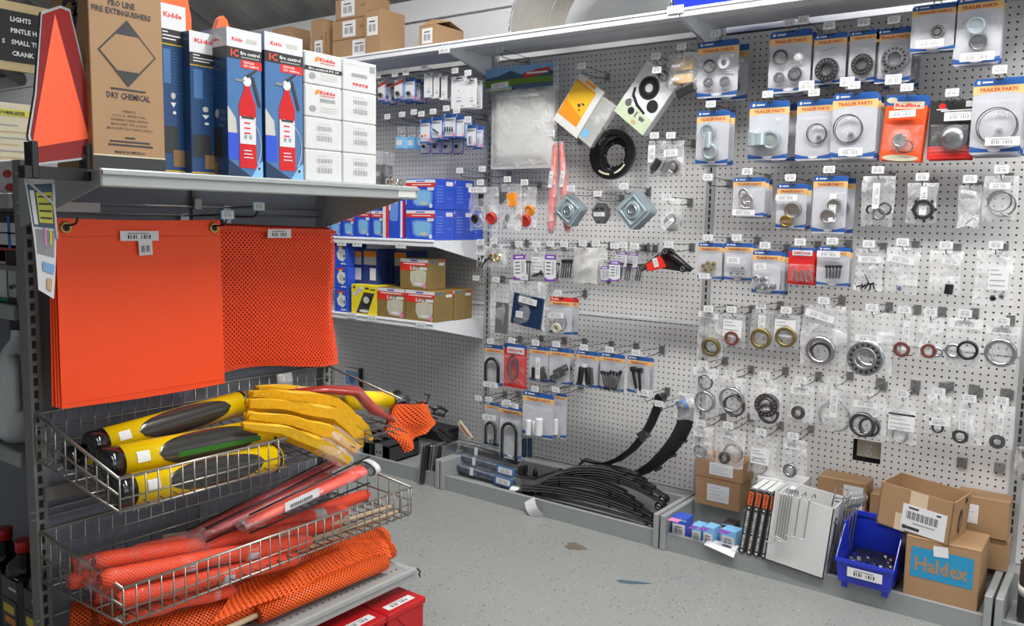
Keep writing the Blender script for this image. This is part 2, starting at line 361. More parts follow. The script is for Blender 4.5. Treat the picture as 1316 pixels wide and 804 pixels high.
# building walls
mat('wall_paint', (.62, .64, .66), .7, var=.05, scale=4); mat('far_wall', (.20, .19, .18), .8, var=.4, scale=3); mat('ceiling_metal', (.34, .33, .32), .5, .2, var=.3, scale=5)
w = MB(); w.box(-7, 6, .10, .2, 0, 2.56, 'wall_paint'); w.box(-7, 6, .085, .10, 2.44, 2.455, 'shelf_under'); struct('wall_back', w)
w = MB(); w.box(-7.1, -7, -7, .2, 0, 4.6, 'far_wall'); struct('wall_left', w)
w = MB(); w.box(6, 6.1, -7, .2, 0, 4.6, 'wall_paint'); struct('wall_right', w)
w = MB(); w.box(-7, 6, -7.1, -7, 0, 4.6, 'wall_paint'); struct('wall_front', w)
# ceiling: corrugated metal deck, low at back wall and rising
c = MB(); n = 150
prof = []
for i in range(n+1):
    x = -7+13*i/n; prof.append((x, .03 if (i//2) % 2 else 0))
vs_ = []; 
for (x, h) in prof:
    vs_ += [(x, .2, 2.56+h), (x, -2.2, 3.85+h), (x, -7.1, 3.95+h)]
c.add(vs_, [(3*i, 3*i+3, 3*i+4, 3*i+1) for i in range(n)]+[(3*i+1, 3*i+4, 3*i+5, 3*i+2) for i in range(n)], 'ceiling_metal')
ceil = struct('ceiling', c)
for i, x in enumerate((-5.4, -3.9, -2.4)):
    t_ = MB(); t_.tube([(x, .1, 2.5), (x, -2.2, 3.7), (x, -7, 3.8)], .05, 'far_wall', n=8); o = t_.build('trim_%d' % (i+1)); o['kind'] = 'structure'

# ================= WALL FIXTURE (gondola bays on the wall) =================
# each bay: pegboard panel in two heights, backing, uprights, deck tray
BAYN = ['left', 'middle', 'right', 'far right']
def peg_bay(i, key, x0, x1):
    t = thing('pegboard_panel', 'white perforated pegboard wall panel of the %s bay' % key, 'pegboard', (x0, 0, 0), group='pegboard bays')
    m = 'peg_shade' if i == 0 else 'peg_white'  # left bay: shade from its shelves is put into a darker board colour
    W = x1-x0
    def face(z0, z1, nm, hole=None):
        q = MB()
        if hole:
            a, b_, c_, d = hole
            for (u0, u1, v0, v1) in ((.02, a, z0, z1), (b_, W-.02, z0, z1), (a, b_, z0, c_), (a, b_, d, z1)): q.rect(u0, u1, v0, v1, 0, m)
        else: q.rect(.02, W-.02, z0, z1, 0, m)
        return q.build(nm, t)
    face(.15, .905, 'lower_board', (1.873-x0, 1.978-x0, .425, .512) if key == 'right' else None); face(.915, 2.14, 'upper_board')
    q = MB(); q.box(.02, W-.02, -.004, .012, .904, .916, 'shelf_white'); q.build('seam_rail', t)
    q = MB(); q.box(0, W, .045, .06, .1, 2.16, 'backing_dark'); q.build('backing', t)
    return t
pb = [peg_bay(i, k, BAY*(i-1), BAY*i) for i, k in enumerate(BAYN)]
def upright(x, lab, z1=2.2):
    t = thing('slotted_upright', lab, 'upright', (x, 0, 0), group='slotted wall uprights')
    q = MB(); q.box(-.02, .02, -.004, .04, 0, z1, 'post_grey'); q.build('post', t)
    q = MB(); z = .2
    while z < z1-.05: q.box(-.004, .004, -.0052, -.003, z, z+.021, 'slot'); z += .0305
    q.build('slots', t); return t
upright(0, 'grey slotted upright between left shelf bay and middle peg bay'); upright(BAY, 'grey slotted upright between middle and right peg bays')
upright(2*BAY, 'grey slotted upright at the right edge of the right peg bay'); upright(-BAY, 'slotted upright at the far left end of the shelf bay')
# deck trays
def tray(key, x0, x1):
    t = thing('base_tray', 'grey metal base tray with low front lip under the %s bay' % key, 'shelf base', (x0, 0, 0), group='base trays along the wall')
    W = x1-x0; g = .004
    q = MB(); q.box(g, W-g, -.095, -.002, .02, .148, 'deck_grey'); q.build('rear_ledge', t)
    q = MB(); q.box(.03, W-.03, -.345, -.095, .045, .05, 'deck_grey'); q.build('tray_floor', t)
    q = MB(); q.box(.028, W-.028, -.36, -.345, 0, .072, 'steel_grey'); q.box(.028, W-.028, -.3605, -.34, .069, .073, 'deck_grey'); q.build('front_lip', t)
    for a, b_ in ((g, .028), (W-.028, W-g)):
        q = MB(); q.bbox(a, b_, -.372, -.095, 0, .149, 'deck_grey', .003); q.build('end_panel', t)
for k, i in (('left', 0), ('middle', 1), ('right', 2), ('far right', 3)): tray(k, BAY*(i-1), BAY*i)
# top shelf per bay
def bracket(mb, x, y0, y1, z, h0, h1, m, th=.003):
    """side bracket: deep at the wall (y1), shallow at the front (y0)"""
    pts = [(y1, z), (y0, z), (y0, z-h0), (y1, z-h1)]
    mb.add([(x-th/2, p[0], p[1]) for p in pts]+[(x+th/2, p[0], p[1]) for p in pts], [(0, 1, 2, 3), (7, 6, 5, 4), (0, 4, 5, 1), (1, 5, 6, 2), (2, 6, 7, 3), (3, 7, 4, 0)], m)
def shelf(name, lab, x0, x1, z, d, th=.032, group='shelves of the wall bays', m='shelf_white', tags=(), h1=.11):
    t = thing(name, lab, 'shelf', (x0, 0, z), group=group); W = x1-x0
    q = MB(); q.box(.004, W-.004, -d+.004, -.004, -.008, 0, m); q.box(.004, W-.004, -d*.6, -d*.58, -.016, -.008, 'shelf_under'); q.build('deck', t)
    q = MB(); q.bbox(.002, W-.002, -d, -d+.006, -th, .003, m, .002); q.box(.002, W-.002, -d-.004, -d, -.008, -.004, m); q.build('price_rail', t)
    for x in (.006, W-.006): q = MB(); bracket(q, x, -d+.006, -.004, -.008, th*.7, h1, 'shelf_white'); q.build('bracket', t)
    for i, (px, py) in enumerate(tags):
        p = onY(px, py, -d-.006); q = MB(); q.barcode(p.x-x0, p.z-z, .07, .030, -d-.0065, lines=False); q.build('price_tag', t)
    return t
shelf('top_shelf', 'white metal top shelf over the left bay, carrying brown cartons', -BAY, 0, 2.18, .37, tags=[(571, 64)])
shelf('top_shelf', 'white metal top shelf over the middle peg bay', 0, BAY, 2.18, .37, tags=[(868, 12)])
shelf('top_shelf', 'white metal top shelf over the right peg bay', BAY, 2*BAY, 2.18, .37)
shelf('display_shelf', 'upper white shelf in the left bay holding blue headlight boxes', -BAY, -.02, 1.245, .40, tags=[(439, 312), (459, 313), (515, 315)])
shelf('display_shelf', 'lower white shelf in the left bay holding gold and yellow boxes', -BAY, -.02, .84, .40, tags=[(452, 405), (478, 409), (541, 418)])
# electrical outlet recessed in the cut-out
t = thing('wall_outlet', 'cream electrical outlet seen through a cut-out in the pegboard', 'outlet', (1.925, .035, .468))
q = MB(); q.box(-.045, .045, 0, .01, -.032, .034, 'cream'); q.build('cover_plate', t)
for z in (.018, -.016):
    q = MB(); q.disc(0, z, .013, .012, -.001, 'paper', 16); 
    for a in (-.005, .005): q.rect(a-.0012, a+.0012, z-.002, z+.007, -.002, 'ink')
    q.disc(0, z-.006, .002, .002, -.002, 'ink', 8); q.build('receptacle', t)
# ================= HANGING STOCK =================
class Fr:
    """frame of a hanging item whose face lies d in front of the pegboard; box in photograph pixels"""
    def __init__(s, box, d):
        x0, y0, x1, y1 = box; s.d = d; xc, yc = (x0+x1)/2, (y0+y1)/2
        P = onY(x0, yc, -d); Q = onY(x1, yc, -d); T = onY(xc, y0, -d); B_ = onY(xc, y1, -d)
        s.w = Q.x-P.x; s.h = T.z-B_.z; s.loc = Vector((T.x, -d, T.z)); s.sc = s.h/(y1-y0); s.sx = s.w/(x1-x0)
    def L(s, px, py): p = onY(px, py, -s.d)-s.loc; return p.x, p.z
HOOKN = 0
def hook(short, loc, d, label=True, group='peg hooks', two=True, lab=None):
    """wire peg hook: back plate on the board, prong with upturned tip, upper arm with price holder"""
    global HOOKN; HOOKN += 1
    x, z = loc.x, loc.z
    t = thing('peg_hook', lab or ('steel peg hook holding '+' '.join(short.split()[:12])), 'peg hook', (x, 0, z), group=group)
    q = MB(); q.bbox(-.014, .014, -.006, .001, -.005, .030, 'zinc', .001); q.box(-.006, .006, -.009, -.005, .0, .024, 'zinc'); q.build('back_plate', t)
    q = MB(); q.tube([(0, -.006, .004), (0, -d*.5, -.004), (0, -d-.004, -.003), (0, -d-.016, .002), (0, -d-.022, .012)], .0022, 'wire', 5); q.build('prong', t)
    if label:
        q = MB(); q.tube([(.004, -.006, .024), (.004, -d*.5, .027), (.004, -d-.03, .030)], .0016, 'wire', 5); la = q.build('label_arm', t)
        q = MB(); q.barcode(.002, .028, .042, .026, -d-.034, lines=True); q.build('price_holder', la)
    return t
def card_tp(q, w, h, var='blue', hh=1.0, art='TRAILER PARTS', y=0):
    """branded header card, body and wave foot"""
    c = min(w, h)*.05; top = {'blue': 'tp_blue', 'red': 'label_red'}[var]
    q.poly([(-w/2+c, 0), (w/2-c, 0), (w/2, -c), (w/2, -h+c), (w/2-c, -h), (-w/2+c, -h), (-w/2, -h+c), (-w/2, -c)][::-1], y, 'card_grey', .0012)
    u = min(h*.11, w*.16)*hh; v = min(h*.24, w*.36)*hh
    q.poly([(-w/2+c, 0), (-w/2, -c), (-w/2, -u), (w/2, -u), (w/2, -c), (w/2-c, 0)], y-.0005, top)
    n = 8; arc = [(-w/2+w*i/n, -v+(v-u)*.30*math.sin(PI*i/n)) for i in range(n+1)]
    q.poly([(-w/2, -u), (-w/2, -v)]+arc[1:-1]+[(w/2, -v), (w/2, -u)], y-.0005, 'tp_yellow')
    q.text(art, 0, -(u+v)/2+(v-u)*.06, (v-u)*.52, y-.001, 'tp_red', width=w*.76)
    q.disc(-w*.40, -u*.5, u*.22, u*.26, y-.001, 'paper', 8); q.rect(-w*.33, -w*.12, -u*.62, -u*.38, y-.001, 'paper')
    q.rect(-.012*1, .012, -u*.30, -u*.05, y-.001, 'slot')
    f = h*.09; arc = [(-w/2+w*i/n, -h+f*(1.25-.55*math.sin(PI*i/n))) for i in range(n+1)]
    q.poly([(-w/2, -h+f*.35), (w/2, -h+f*.35)]+arc[::-1], y-.0005, 'tp_blue'); q.disc(0, -h+f*.62, w*.13, f*.28, y-.001, 'card_white', 12)
def blister(w, z0, z1, dep, inset=.06):
    q = MB(); a, b_ = w/2*(1-inset), w/2*(1-inset*3.2); k = min(.012, (z0-z1)*.1)
    o = [(-a, z1), (a, z1), (a, z0), (-a, z0)]; i_ = [(-b_, z1+k), (b_, z1+k), (b_, z0-k), (-b_, z0-k)]
    q.add([(p[0], -.0015, p[1]) for p in o]+[(p[0], -dep, p[1]) for p in i_], [(4, 5, 6, 7)]+[(j, (j+1) % 4, 4+(j+1) % 4, 4+j) for j in range(4)], 'blister_film')
    return q
def bagmesh(w, h, puff, seed, m='clear_bag', taper=0, back=True):
    rnd = random.Random(seed); ph = [rnd.uniform(0, 6.28) for _ in range(8)]; q = MB()
    def fn(sgn):
        def g(u, v):
            e = (math.sin(PI*u)**.6 if 0 < u < 1 else 0)*(math.sin(PI*min(v*.92+.04, 1))**.5)
            wr = .18*math.sin(9*u+4*v+ph[0])+.14*math.sin(17*v+7*u+ph[1])+.08*math.sin(23*u+ph[2])
            xx = (u-.5)*w*(1+.05*math.sin(5*v+ph[3])-taper*(1-v)); zz = -h*v+.004*math.sin(7*u+ph[4])*(1 if v > .5 else 0)
            return (xx, sgn*puff*e*(1+wr*1.6)+.003*math.sin(11*v+ph[5]), zz)
        return g
    q.grid(fn(-1), 9, 12, m)
    if back: q.grid(fn(.35), 5, 6, m)
    return q
def contents(fr, q, spec, ybase=-.008):
    """one countable piece of hardware, positions in photograph pixels"""
    k = spec[0]; a = spec[1:]; x, z = fr.L(a[0], a[1]); s = fr.sc
    if k == 'ring': r = a[2]*s; q.ring((x, ybase-r*.25, z), r, r*a[4], r*.45, a[3], 26, R=Rx(a[5] if len(a) > 5 else .12))
    elif k == 'thin': r = a[2]*s; q.ring((x, ybase-.006, z), r, r-.0035, .006, a[3], 30, R=Rx(.15)); q.ring((x+r*.08, ybase-.002, z-r*.06), r*.97, r*.97-.0025, .004, a[3], 30, R=Rx(.1))
    elif k == 'bearing':
        r = a[2]*s; m = a[3]; c = (x, ybase-r*.3, z)
        q.ring(c, r, r*.87, r*.5, m, 26); q.ring((c[0], c[1]-r*.06, c[2]), r*.68, r*.50, r*.60, m, 24); q.ring((c[0], c[1]+r*.02, c[2]), r*.90, r*.66, r*.46, 'dark_steel', 24)
        for i in range(16): an = 2*PI*i/16; q.lathe([(r*.095, -r*.22), (r*.115, r*.2)], (x+r*.78*math.cos(an), c[1]-r*.08, z+r*.78*math.sin(an)), 'steel', 6)
    elif k == 'cap': r = a[2]*s; q.lathe([(r, 0), (r, -r*.5), (r*.92, -r*.62), (r*.75, -r*.64), (r*.70, -r*.55), (0, -r*.58)], (x, ybase, z), a[3], 24, R=Rx(.25))
    elif k == 'dome': r = a[2]*s; q.lathe([(r*1.08, 0), (r, -.003), (r*.96, -r*.35), (r*.75, -r*.62), (r*.4, -r*.74), (0, -r*.78)], (x, ybase, z), a[3], 20)
    elif k == 'nut':
        r = a[2]*s; R_ = Rz(a[4] if len(a) > 4 else .3) @ Rx(.3)
        q.lathe([(r*.45, 0), (r, 0), (r, -r*.8), (r*.45, -r*.8)], (x, ybase, z), a[3], 6, closed=True, R=R_); q.lathe([(r*.42, -.001), (r*.42, -r*.3)], (x, ybase, z), 'ink', 8, R=R_)
    elif k == 'ball': r = a[2]*s; q.lathe([(0, -r), (r*.7, -r*.7), (r, 0), (r*.7, r*.7), (0, r)], (x, ybase-r, z), a[3], 14)
    elif k == 'rod': # x,y,halfw,halfh,mat,rot
        hw, hh = a[2]*s, a[3]*s; R_ = Ry(a[5] if len(a) > 5 else 0); q.lathe([(hw*.85, -hh), (hw, -hh*.92), (hw, hh*.92), (hw*.85, hh)], (x, ybase-hw, z), a[4], 12, axis='z', R=R_)
    elif k == 'bolt':
        hw, hh = a[2]*s, a[3]*s; R_ = Ry(a[5] if len(a) > 5 else 0); q.lathe([(hw*.5, -hh), (hw*.5, hh*.6), (hw, hh*.6), (hw, hh)], (x, ybase-hw, z), a[4], 6, axis='z', R=R_)
    elif k == 'slab': # x,y,hw,hh,mat,rot,th
        hw, hh = a[2]*fr.sx, a[3]*s; th = a[6] if len(a) > 6 else .006; T0 = q.T.copy(); q.T = T0 @ Matrix.Translation((x, ybase, z)) @ Ry(-(a[5] if len(a) > 5 else 0)); q.bbox(-hw, hw, -th, 0, -hh, hh, a[4], min(.001, th*.3)); q.T = T0
    elif k == 'ubolt':
        w_, h_ = a[2]*fr.sx, a[3]*s; r = a[5]*s; n = 10
        pts = [(x-w_, ybase-r, z-h_)]+[(x-w_*math.cos(PI*i/n), ybase-r, z+h_-w_+w_*math.sin(PI*i/n)) for i in range(n+1)]+[(x+w_, ybase-r, z-h_)]; q.tube(pts, r, a[4], 8)
    elif k == 'wire': # closed loop of px radius
        r = a[2]*s; q.tube([(x+r*1.0*math.cos(2*PI*i/20), ybase-.004, z+r*(a[4] if len(a) > 4 else 1)*math.sin(2*PI*i/20)) for i in range(20)], .0022 if len(a) < 6 else a[5], a[3], 6, closed=True)
    elif k == 'line': # straight pin to px2,py2
        x2, z2 = fr.L(a[2], a[3]); q.tube([(x, ybase-.003, z), (x2, ybase-.003, z2)], (a[5] if len(a) > 5 else 1.0)*s, a[4], 6)
    elif k == 'path':
        pts = [(*fr.L(px, py),) for px, py in a[4]]; q.tube([(p[0], ybase-.004, p[1]) for p in pts], a[2]*s, a[3], 7)
NAMES = {'ring': 'seal_ring', 'thin': 'snap_ring', 'bearing': 'wheel_bearing', 'cap': 'hub_cap', 'dome': 'grease_cap', 'nut': 'lug_nut', 'ball': 'ball_nut', 'rod': 'cylinder_part', 'bolt': 'bolt', 'slab': 'flat_part', 'ubolt': 'u_bolt', 'wire': 'cable_loop', 'line': 'pin', 'path': 'cord'}
def fill(fr, root, specs, labels, ylab):
    for sp in specs: q = MB(); contents(fr, q, sp); q.build(NAMES[sp[0]], root)
    for lb in labels:
        px, py, wp, hp = lb[:4]; rot = lb[4] if len(lb) > 4 else 0; x, z = fr.L(px, py); q = MB()
        style = lb[5] if len(lb) > 5 else ''
        w, h = wp*fr.sx, hp*fr.sc
        if hp > wp*1.4: q.barcode(x, z, h, w, ylab, rot+PI/2, paper='paper')
        elif style == 'big':
            q.barcode(x, z, w, h, ylab, rot, bars=False, lines=False); T0 = q.T.copy(); q.T = T0 @ Matrix.Translation((x, 0, z))
            for zz, l in ((.34, .5), (.16, .7), (-.1, .9), (-.32, .9)): q.rect(-w*.42, -w*.42+w*.84*l, zz*h-h*.025, zz*h+h*.02, ylab-.0006, 'greyink')
            q.T = T0
        else: q.barcode(x, z, w, h, ylab, rot)
        q.build('price_label', root)
def sh(t): w=t.split(); return ' '.join(w[:12])
def stack(root, fr, n, short, cat, dy=.028, dz=-.004, group=None, drop=None):
    """packs hanging behind the front one: individual copies nearer the board"""
    for i in range(n):
        r = dup(root, (fr.loc.x+.002*(i+1), -fr.d+dy*(i+1), fr.loc.z+dz*(i+1)), ('pack hanging just behind '+sh(short)) if n == 1 else (('first pack behind ' if i == 0 else ('second pack behind ' if i == 1 else 'rearmost pack behind '))+sh(short)), group)
def pack(short, box, d=.20, style='blue', items=(), labels=(), n=0, tilt=0, dep=.022, hooked=True, group='blister packs on the right peg bay', dy=.028, var='blue', hdr=1.0, blz=(.28, .93)):
    fr = Fr(box, d); w, h = fr.w, fr.h
    root = thing('blister_pack', short, 'blister pack', fr.loc, (0, tilt, 0), group)
    q = MB()
    if style == 'blue': card_tp(q, w, h, var, hdr)
    elif style == 'redline':
        q.poly([(-w/2, 0), (w/2, 0), (w/2, -h), (-w/2, -h)][::-1], 0, 'orange_card', .0012); q.rect(-w/2, w/2, -h*.16, 0, -.0005, 'tp_blue'); q.disc(-w*.36, -h*.08, w*.13, h*.045, -.001, 'cream', 14)
        q.rect(-w*.30, w*.42, -h*.21, -h*.10, -.0012, 'cream'); q.text('Redline', w*.04, -h*.155, h*.075, -.0018, 'label_red', width=w*.6)
        q.disc(0, -h*.96, w*.44, h*.05, -.0007, 'cream', 16)
    elif style == 'black':
        q.poly([(-w/2, 0), (w/2, 0), (w/2, -h), (-w/2, -h)][::-1], 0, 'black_card', .0012); q.rect(-w/2, w/2, -h, -h*.78, -.0006, 'label_red')
        for z in (.82, .88): q.rect(-w/2, w/2, -h*z-.0012, -h*z, -.001, 'black_card')
        q.disc(-w*.22, -h*.09, w*.09, h*.05, -.001, 'label_red', 12); q.rect(-w*.25, w*.45, -h*.185, -h*.16, -.001, 'paper'); q.rect(-w*.35, -w*.1, -h*.155, -h*.135, -.001, 'paper')
        q.rect(w*.30, w*.47, -h*.12, -h*.02, -.001, 'card_white')
    elif style == 'redtp':
        q.poly([(-w/2, 0), (w/2, 0), (w/2, -h), (-w/2, -h)][::-1], 0, 'red_card', .0012); q.rect(-w/2, w/2, -h*.10, 0, -.0005, 'tp_blue'); q.rect(-w*.36, w*.40, -h*.22, -h*.07, -.001, 'card_white')
        q.text('REDLINE', w*.02, -h*.145, h*.07, -.0015, 'label_red', width=w*.6)
    elif style == 'small': # small white and blue electrical packs
        q.poly([(-w/2, 0), (w/2, 0), (w/2, -h), (-w/2, -h)][::-1], 0, 'card_white', .0012); q.rect(-w/2, w/2, -h*.16, 0, -.0005, 'tp_blue'); q.poly([(-w/2, -h*.9), (-w*.1, -h), (-w/2, -h)], -.0006, 'light_blue')
        q.rect(-w*.4, w*.3, -h*.30, -h*.22, -.0008, 'greyink'); q.rect(-w/2, w/2, -h, -h*.93, -.0007, 'tp_blue'); q.disc(w*.33, -h*.88, w*.13, w*.13, -.001, 'pink', 10)
        q.rect(-w/2, -w*.42, -h, 0, -.0006, 'light_blue'); q.rect(w*.42, w/2, -h, 0, -.0006, 'box_blue')
    elif style == 'smallred':
        q.poly([(-w/2, 0), (w/2, 0), (w/2, -h), (-w/2, -h)][::-1], 0, 'card_white', .0012); q.poly([(-w/2, -h*.30), (w/2, -h*.12), (w/2, -h*.0), (-w/2, -h*.17)], -.0006, 'label_red'); q.rect(-w/2, w/2, -h, -h*.9, -.0006, 'tp_blue'); q.rect(w*.36, w/2, -h, -h*.15, -.0008, 'box_light_blue'); q.disc(w*.25, -h*.86, w*.13, w*.13, -.001, 'pink', 10)
    elif style == 'white':
        q.poly([(-w/2, 0), (w/2, 0), (w/2, -h), (-w/2, -h)][::-1], 0, 'card_white', .0012); q.rect(-w*.22, w*.22, -h*.08, -h*.045, -.0006, 'slot'); q.rect(-w*.3, w*.3, -h*.15, -h*.12, -.0006, 'greyink')
        q.disc(0, -h*.45, w*.03, w*.03, -.0007, 'ink', 8); q.rect(-w*.14, w*.14, -h*.68, -h*.66, -.0007, 'greyink'); q.rect(-w*.16, w*.16, -h*.80, -h*.75, -.0007, 'greyink'); q.rect(w*.1, w*.35, -h*.95, -h*.92, -.0007, 'greyink')
    elif style == 'navy': # navy striped bolt cards in clear packs
        q.poly([(-w/2, 0), (w/2, 0), (w/2, -h), (-w/2, -h)][::-1], 0, 'card_white', .0012); q.rect(-w/2, w/2, -h*.16, 0, -.0006, 'violet'); q.rect(-w/2, w/2, -h, -h*.86, -.0006, 'violet'); q.rect(-w*.3, w*.3, -h*.11, -h*.06, -.001, 'paper')
        q.disc(0, -h*.86, w*.36, h*.07, -.0009, 'card_white', 14)
        for i in range(4): q.rect(-w*.36, w*.02, -h*(.27+.14*i)-h*.035, -h*(.27+.14*i), -.001, 'ink')
        q.rect(w*.2, w*.26, -h*.75, -h*.25, -.001, 'greyink'); q.rect(w*.32, w*.36, -h*.7, -h*.25, -.001, 'greyink')
    q.build('backing_card', root)
    if style not in ('white', 'navy'):
        blister(w, -h*blz[0], -h*blz[1], dep).build('blister', root)
    fill(fr, root, items, labels, -dep-.001)
    if n: stack(root, fr, n, short, 'blister pack', dy=dy, group=group)
    if hooked: hook(short, fr.loc+Vector((0, 0, -.006)), d, group='peg hooks')
    return root
def bag(short, box, d=.20, items=(), labels=(), puff=.014, film_='clear_bag', tilt=0, hooked=True, group='clear parts bags on the right peg bay', seed=None, n=0, header=None, hl=True):
    fr = Fr(box, d); root = thing('parts_bag', short, 'parts bag', fr.loc, (0, tilt, 0), group)
    bagmesh(fr.w, fr.h, puff, seed if seed is not None else hash(box[0]*7+box[1]), film_).build('bag_film', root)
    fill(fr, root, items, labels, -puff-.006)
    if n: stack(root, fr, n, short, 'parts bag', group=group)
    if hooked: hook(short, fr.loc+Vector((0, 0, -.008)), d, label=hl)
    return root
def c8(x, y): return 870+x/3.654, y/3.654
# ---- right bay, top row
pack('trailer card with one dark cup and two bearings, top left of right bay', (897, 52, 950, 125), items=[('ring', 914, 86, 9, 'dark_steel', .72), ('bearing', 912.5, 107, 7, 'steel'), ('bearing', 933.5, 106, 7.3, 'steel'), ('ring', 932, 81, 8, 'cold_white', .5), ('line', 925, 91.5, 943, 91.5, 'zinc', .7)], labels=[(937, 73, 17, 4)], n=1, dy=.10)
pack('trailer card with bearing set in three cups under the top shelf', (990, 39, 1044, 119), items=[('ring', 1005, 75, 10.5, 'dark_steel', .72), ('bearing', 1003, 101, 7.5, 'steel'), ('bearing', 1024, 96.5, 9.5, 'steel'), ('dome', 1027, 74, 6, 'cold_white'), ('line', 1018, 82, 1034, 80, 'zinc', .6)], labels=[(1039, 111, 19, 12)], n=2, dy=.05)
pack('bagged trailer card with one large dark bearing, third in top row', (1047, 43, 1089, 108), items=[('bearing', 1065, 91, 15, 'dark_steel'), ('line', 1058, 66, 1077, 60, 'zinc', .6)], n=1, dy=.06)
pack('shaded trailer card with dark bearing between two other bearing cards', (1093, 39, 1131, 105), items=[('bearing', 1110, 84, 13.5, 'dark_steel')], labels=[(1091, 106, 19, 12)], n=1, dy=.06)
pack('trailer card with wide roller bearing and small silver nut', (1127, 36, 1174, 106), items=[('bearing', 1152, 77, 16.5, 'steel'), ('nut', 1139, 92, 6, 'bright_steel')], labels=[(1150, 103, 21, 13)], n=2, dy=.06)
pack('trailer card with small black seal and white bottom sticker, top row', (1173, 5, 1231, 66), .24, items=[('bearing', 1206, 42, 8.5, 'black')], labels=[(1196.5, 57, 36, 9)], n=1)
pack('tall trailer card with two round blue-zinc caps one above the other', (1230, -6, 1291, 83), .24, items=[('cap', 1255.5, 33, 11.5, 'blue_zinc'), ('cap', 1258.5, 54, 11.5, 'steel')], labels=[(1257, 74, 44, 11)], n=1)
# ---- second row
pack('narrow trailer card with two zinc plugs and upright sticker', (896, 142, 938, 212), items=[('cap', 912, 168, 10, 'blue_zinc'), ('cap', 914.5, 194, 10.5, 'blue_zinc'), ('rod', 913, 181, 5, 10, 'blue_zinc')], labels=[(911, 178, 7, 33)], n=1, dy=.05)
pack('trailer card with round zinc tube cap, second row', (964, 130, 1015, 206), items=[('rod', 972, 180, 8, 9, 'blue_zinc'), ('rod', 980, 180, 8, 8, 'blue_zinc'), ('cap', 993, 179, 12.5, 'blue_zinc')], n=1, dy=.09)
pack('trailer card with clear dust cap and thin black ring, second row', (1025, 128, 1072, 206), items=[('thin', 1050.5, 172, 13, 'black'), ('dome', 1050.5, 172, 12, 'blister_film'), ('nut', 1053, 177, 4, 'zinc')], n=1)
pack('wide trailer card with large clear cap ringed in black', (1071, 119, 1129, 204), .22, items=[('thin', 1090.5, 165.5, 18.5, 'black'), ('dome', 1090.5, 165.5, 17.5, 'blister_film'), ('nut', 1094, 174, 4.5, 'zinc')], labels=[(1095, 195.5, 31, 10)], n=2, dy=.035)
pack('orange card with clear hub cover, hanging slightly crooked', (1140, 122, 1194, 206), .21, 'redline', items=[('dome', 1161, 180, 14, 'blister_film'), ('cap', 1161, 180, 9, 'bright_steel'), ('wire', 1168, 188, 10, 'black', .8)], labels=[(1163, 147, 34, 9, .08)], n=1, tilt=.06, blz=(.45, .9))
pack('black and red card with clear round lens', (1196, 129, 1253, 204), .21, 'black', items=[('dome', 1226, 177, 16, 'steel')], labels=[(1235, 150, 40, 11)], n=1, blz=(.4, .92))
pack('extra large trailer card with wide oval clear cap, far right', (1252, 100, 1318, 198), .24, items=[('thin', 1281, 162, 24, 'black'), ('dome', 1281, 160, 23, 'blister_film'), ('nut', 1284, 168, 4.5, 'zinc')], labels=[(1289, 182, 44, 11)], n=2)
# ---- third row
pack('square trailer card with zinc clevis rings, third row', (943, 228, 984, 278), items=[('ring', 957, 249, 6.5, 'steel', .6), ('ring', 962, 257, 8, 'steel', .6), ('wire', 961, 263, 10, 'bright_steel', .4, .0025)], labels=[(958, 273, 29, 7)], n=2, dy=.035)
pack('trailer card with grey cap and gold cup, third row', (999, 236, 1038, 294), items=[('cap', 1021, 269, 11, 'zinc'), ('cap', 1012, 283, 8, 'brass')], labels=[(1013, 254, 28, 8)], n=1, dy=.05)
pack('tall trailer card with upright sticker over grey caps', (1046, 226, 1090, 300), .22, items=[('cap', 1066, 277, 10, 'zinc'), ('cap', 1074, 263, 9, 'zinc')], labels=[(1072, 267, 9, 36)], n=1, dy=.10)
bag('clear bag with upright sticker and dark rings, third row', (1109, 226, 1151, 290), items=[('ring', 1120, 269, 6, 'dark_steel', .6), ('ring', 1131, 275, 8, 'steel', .7), ('thin', 1138, 268, 8, 'dark_steel')], labels=[(1127.5, 252, 9, 33)])
bag('clear bag with toothed lock washer behind upright sticker, third row', (1167, 235, 1206, 288), items=[('ring', 1188, 269, 13, 'dark_steel', .65)]+[('nut', 1188+14.5*math.cos(k*.785), 269+14.5*math.sin(k*.785), 2.2, 'dark_steel') for k in range(8)], labels=[(1188, 258, 9, 36)])
bag('nearly empty clear bag with one slanted pin, third row', (1233, 238, 1262, 292), items=[('line', 1241, 288, 1257, 275, 'zinc', .6)], labels=[(1246, 247, 20, 4, -.15)])
bag('large clear bag with wide thin rings, third row far right', (1265, 226, 1310, 284), items=[('thin', 1288, 262, 16, 'steel'), ('thin', 1285, 258, 14, 'steel'), ('line', 1290, 275, 1300, 279, 'steel', .8)], labels=[(1286, 239, 27, 8)])
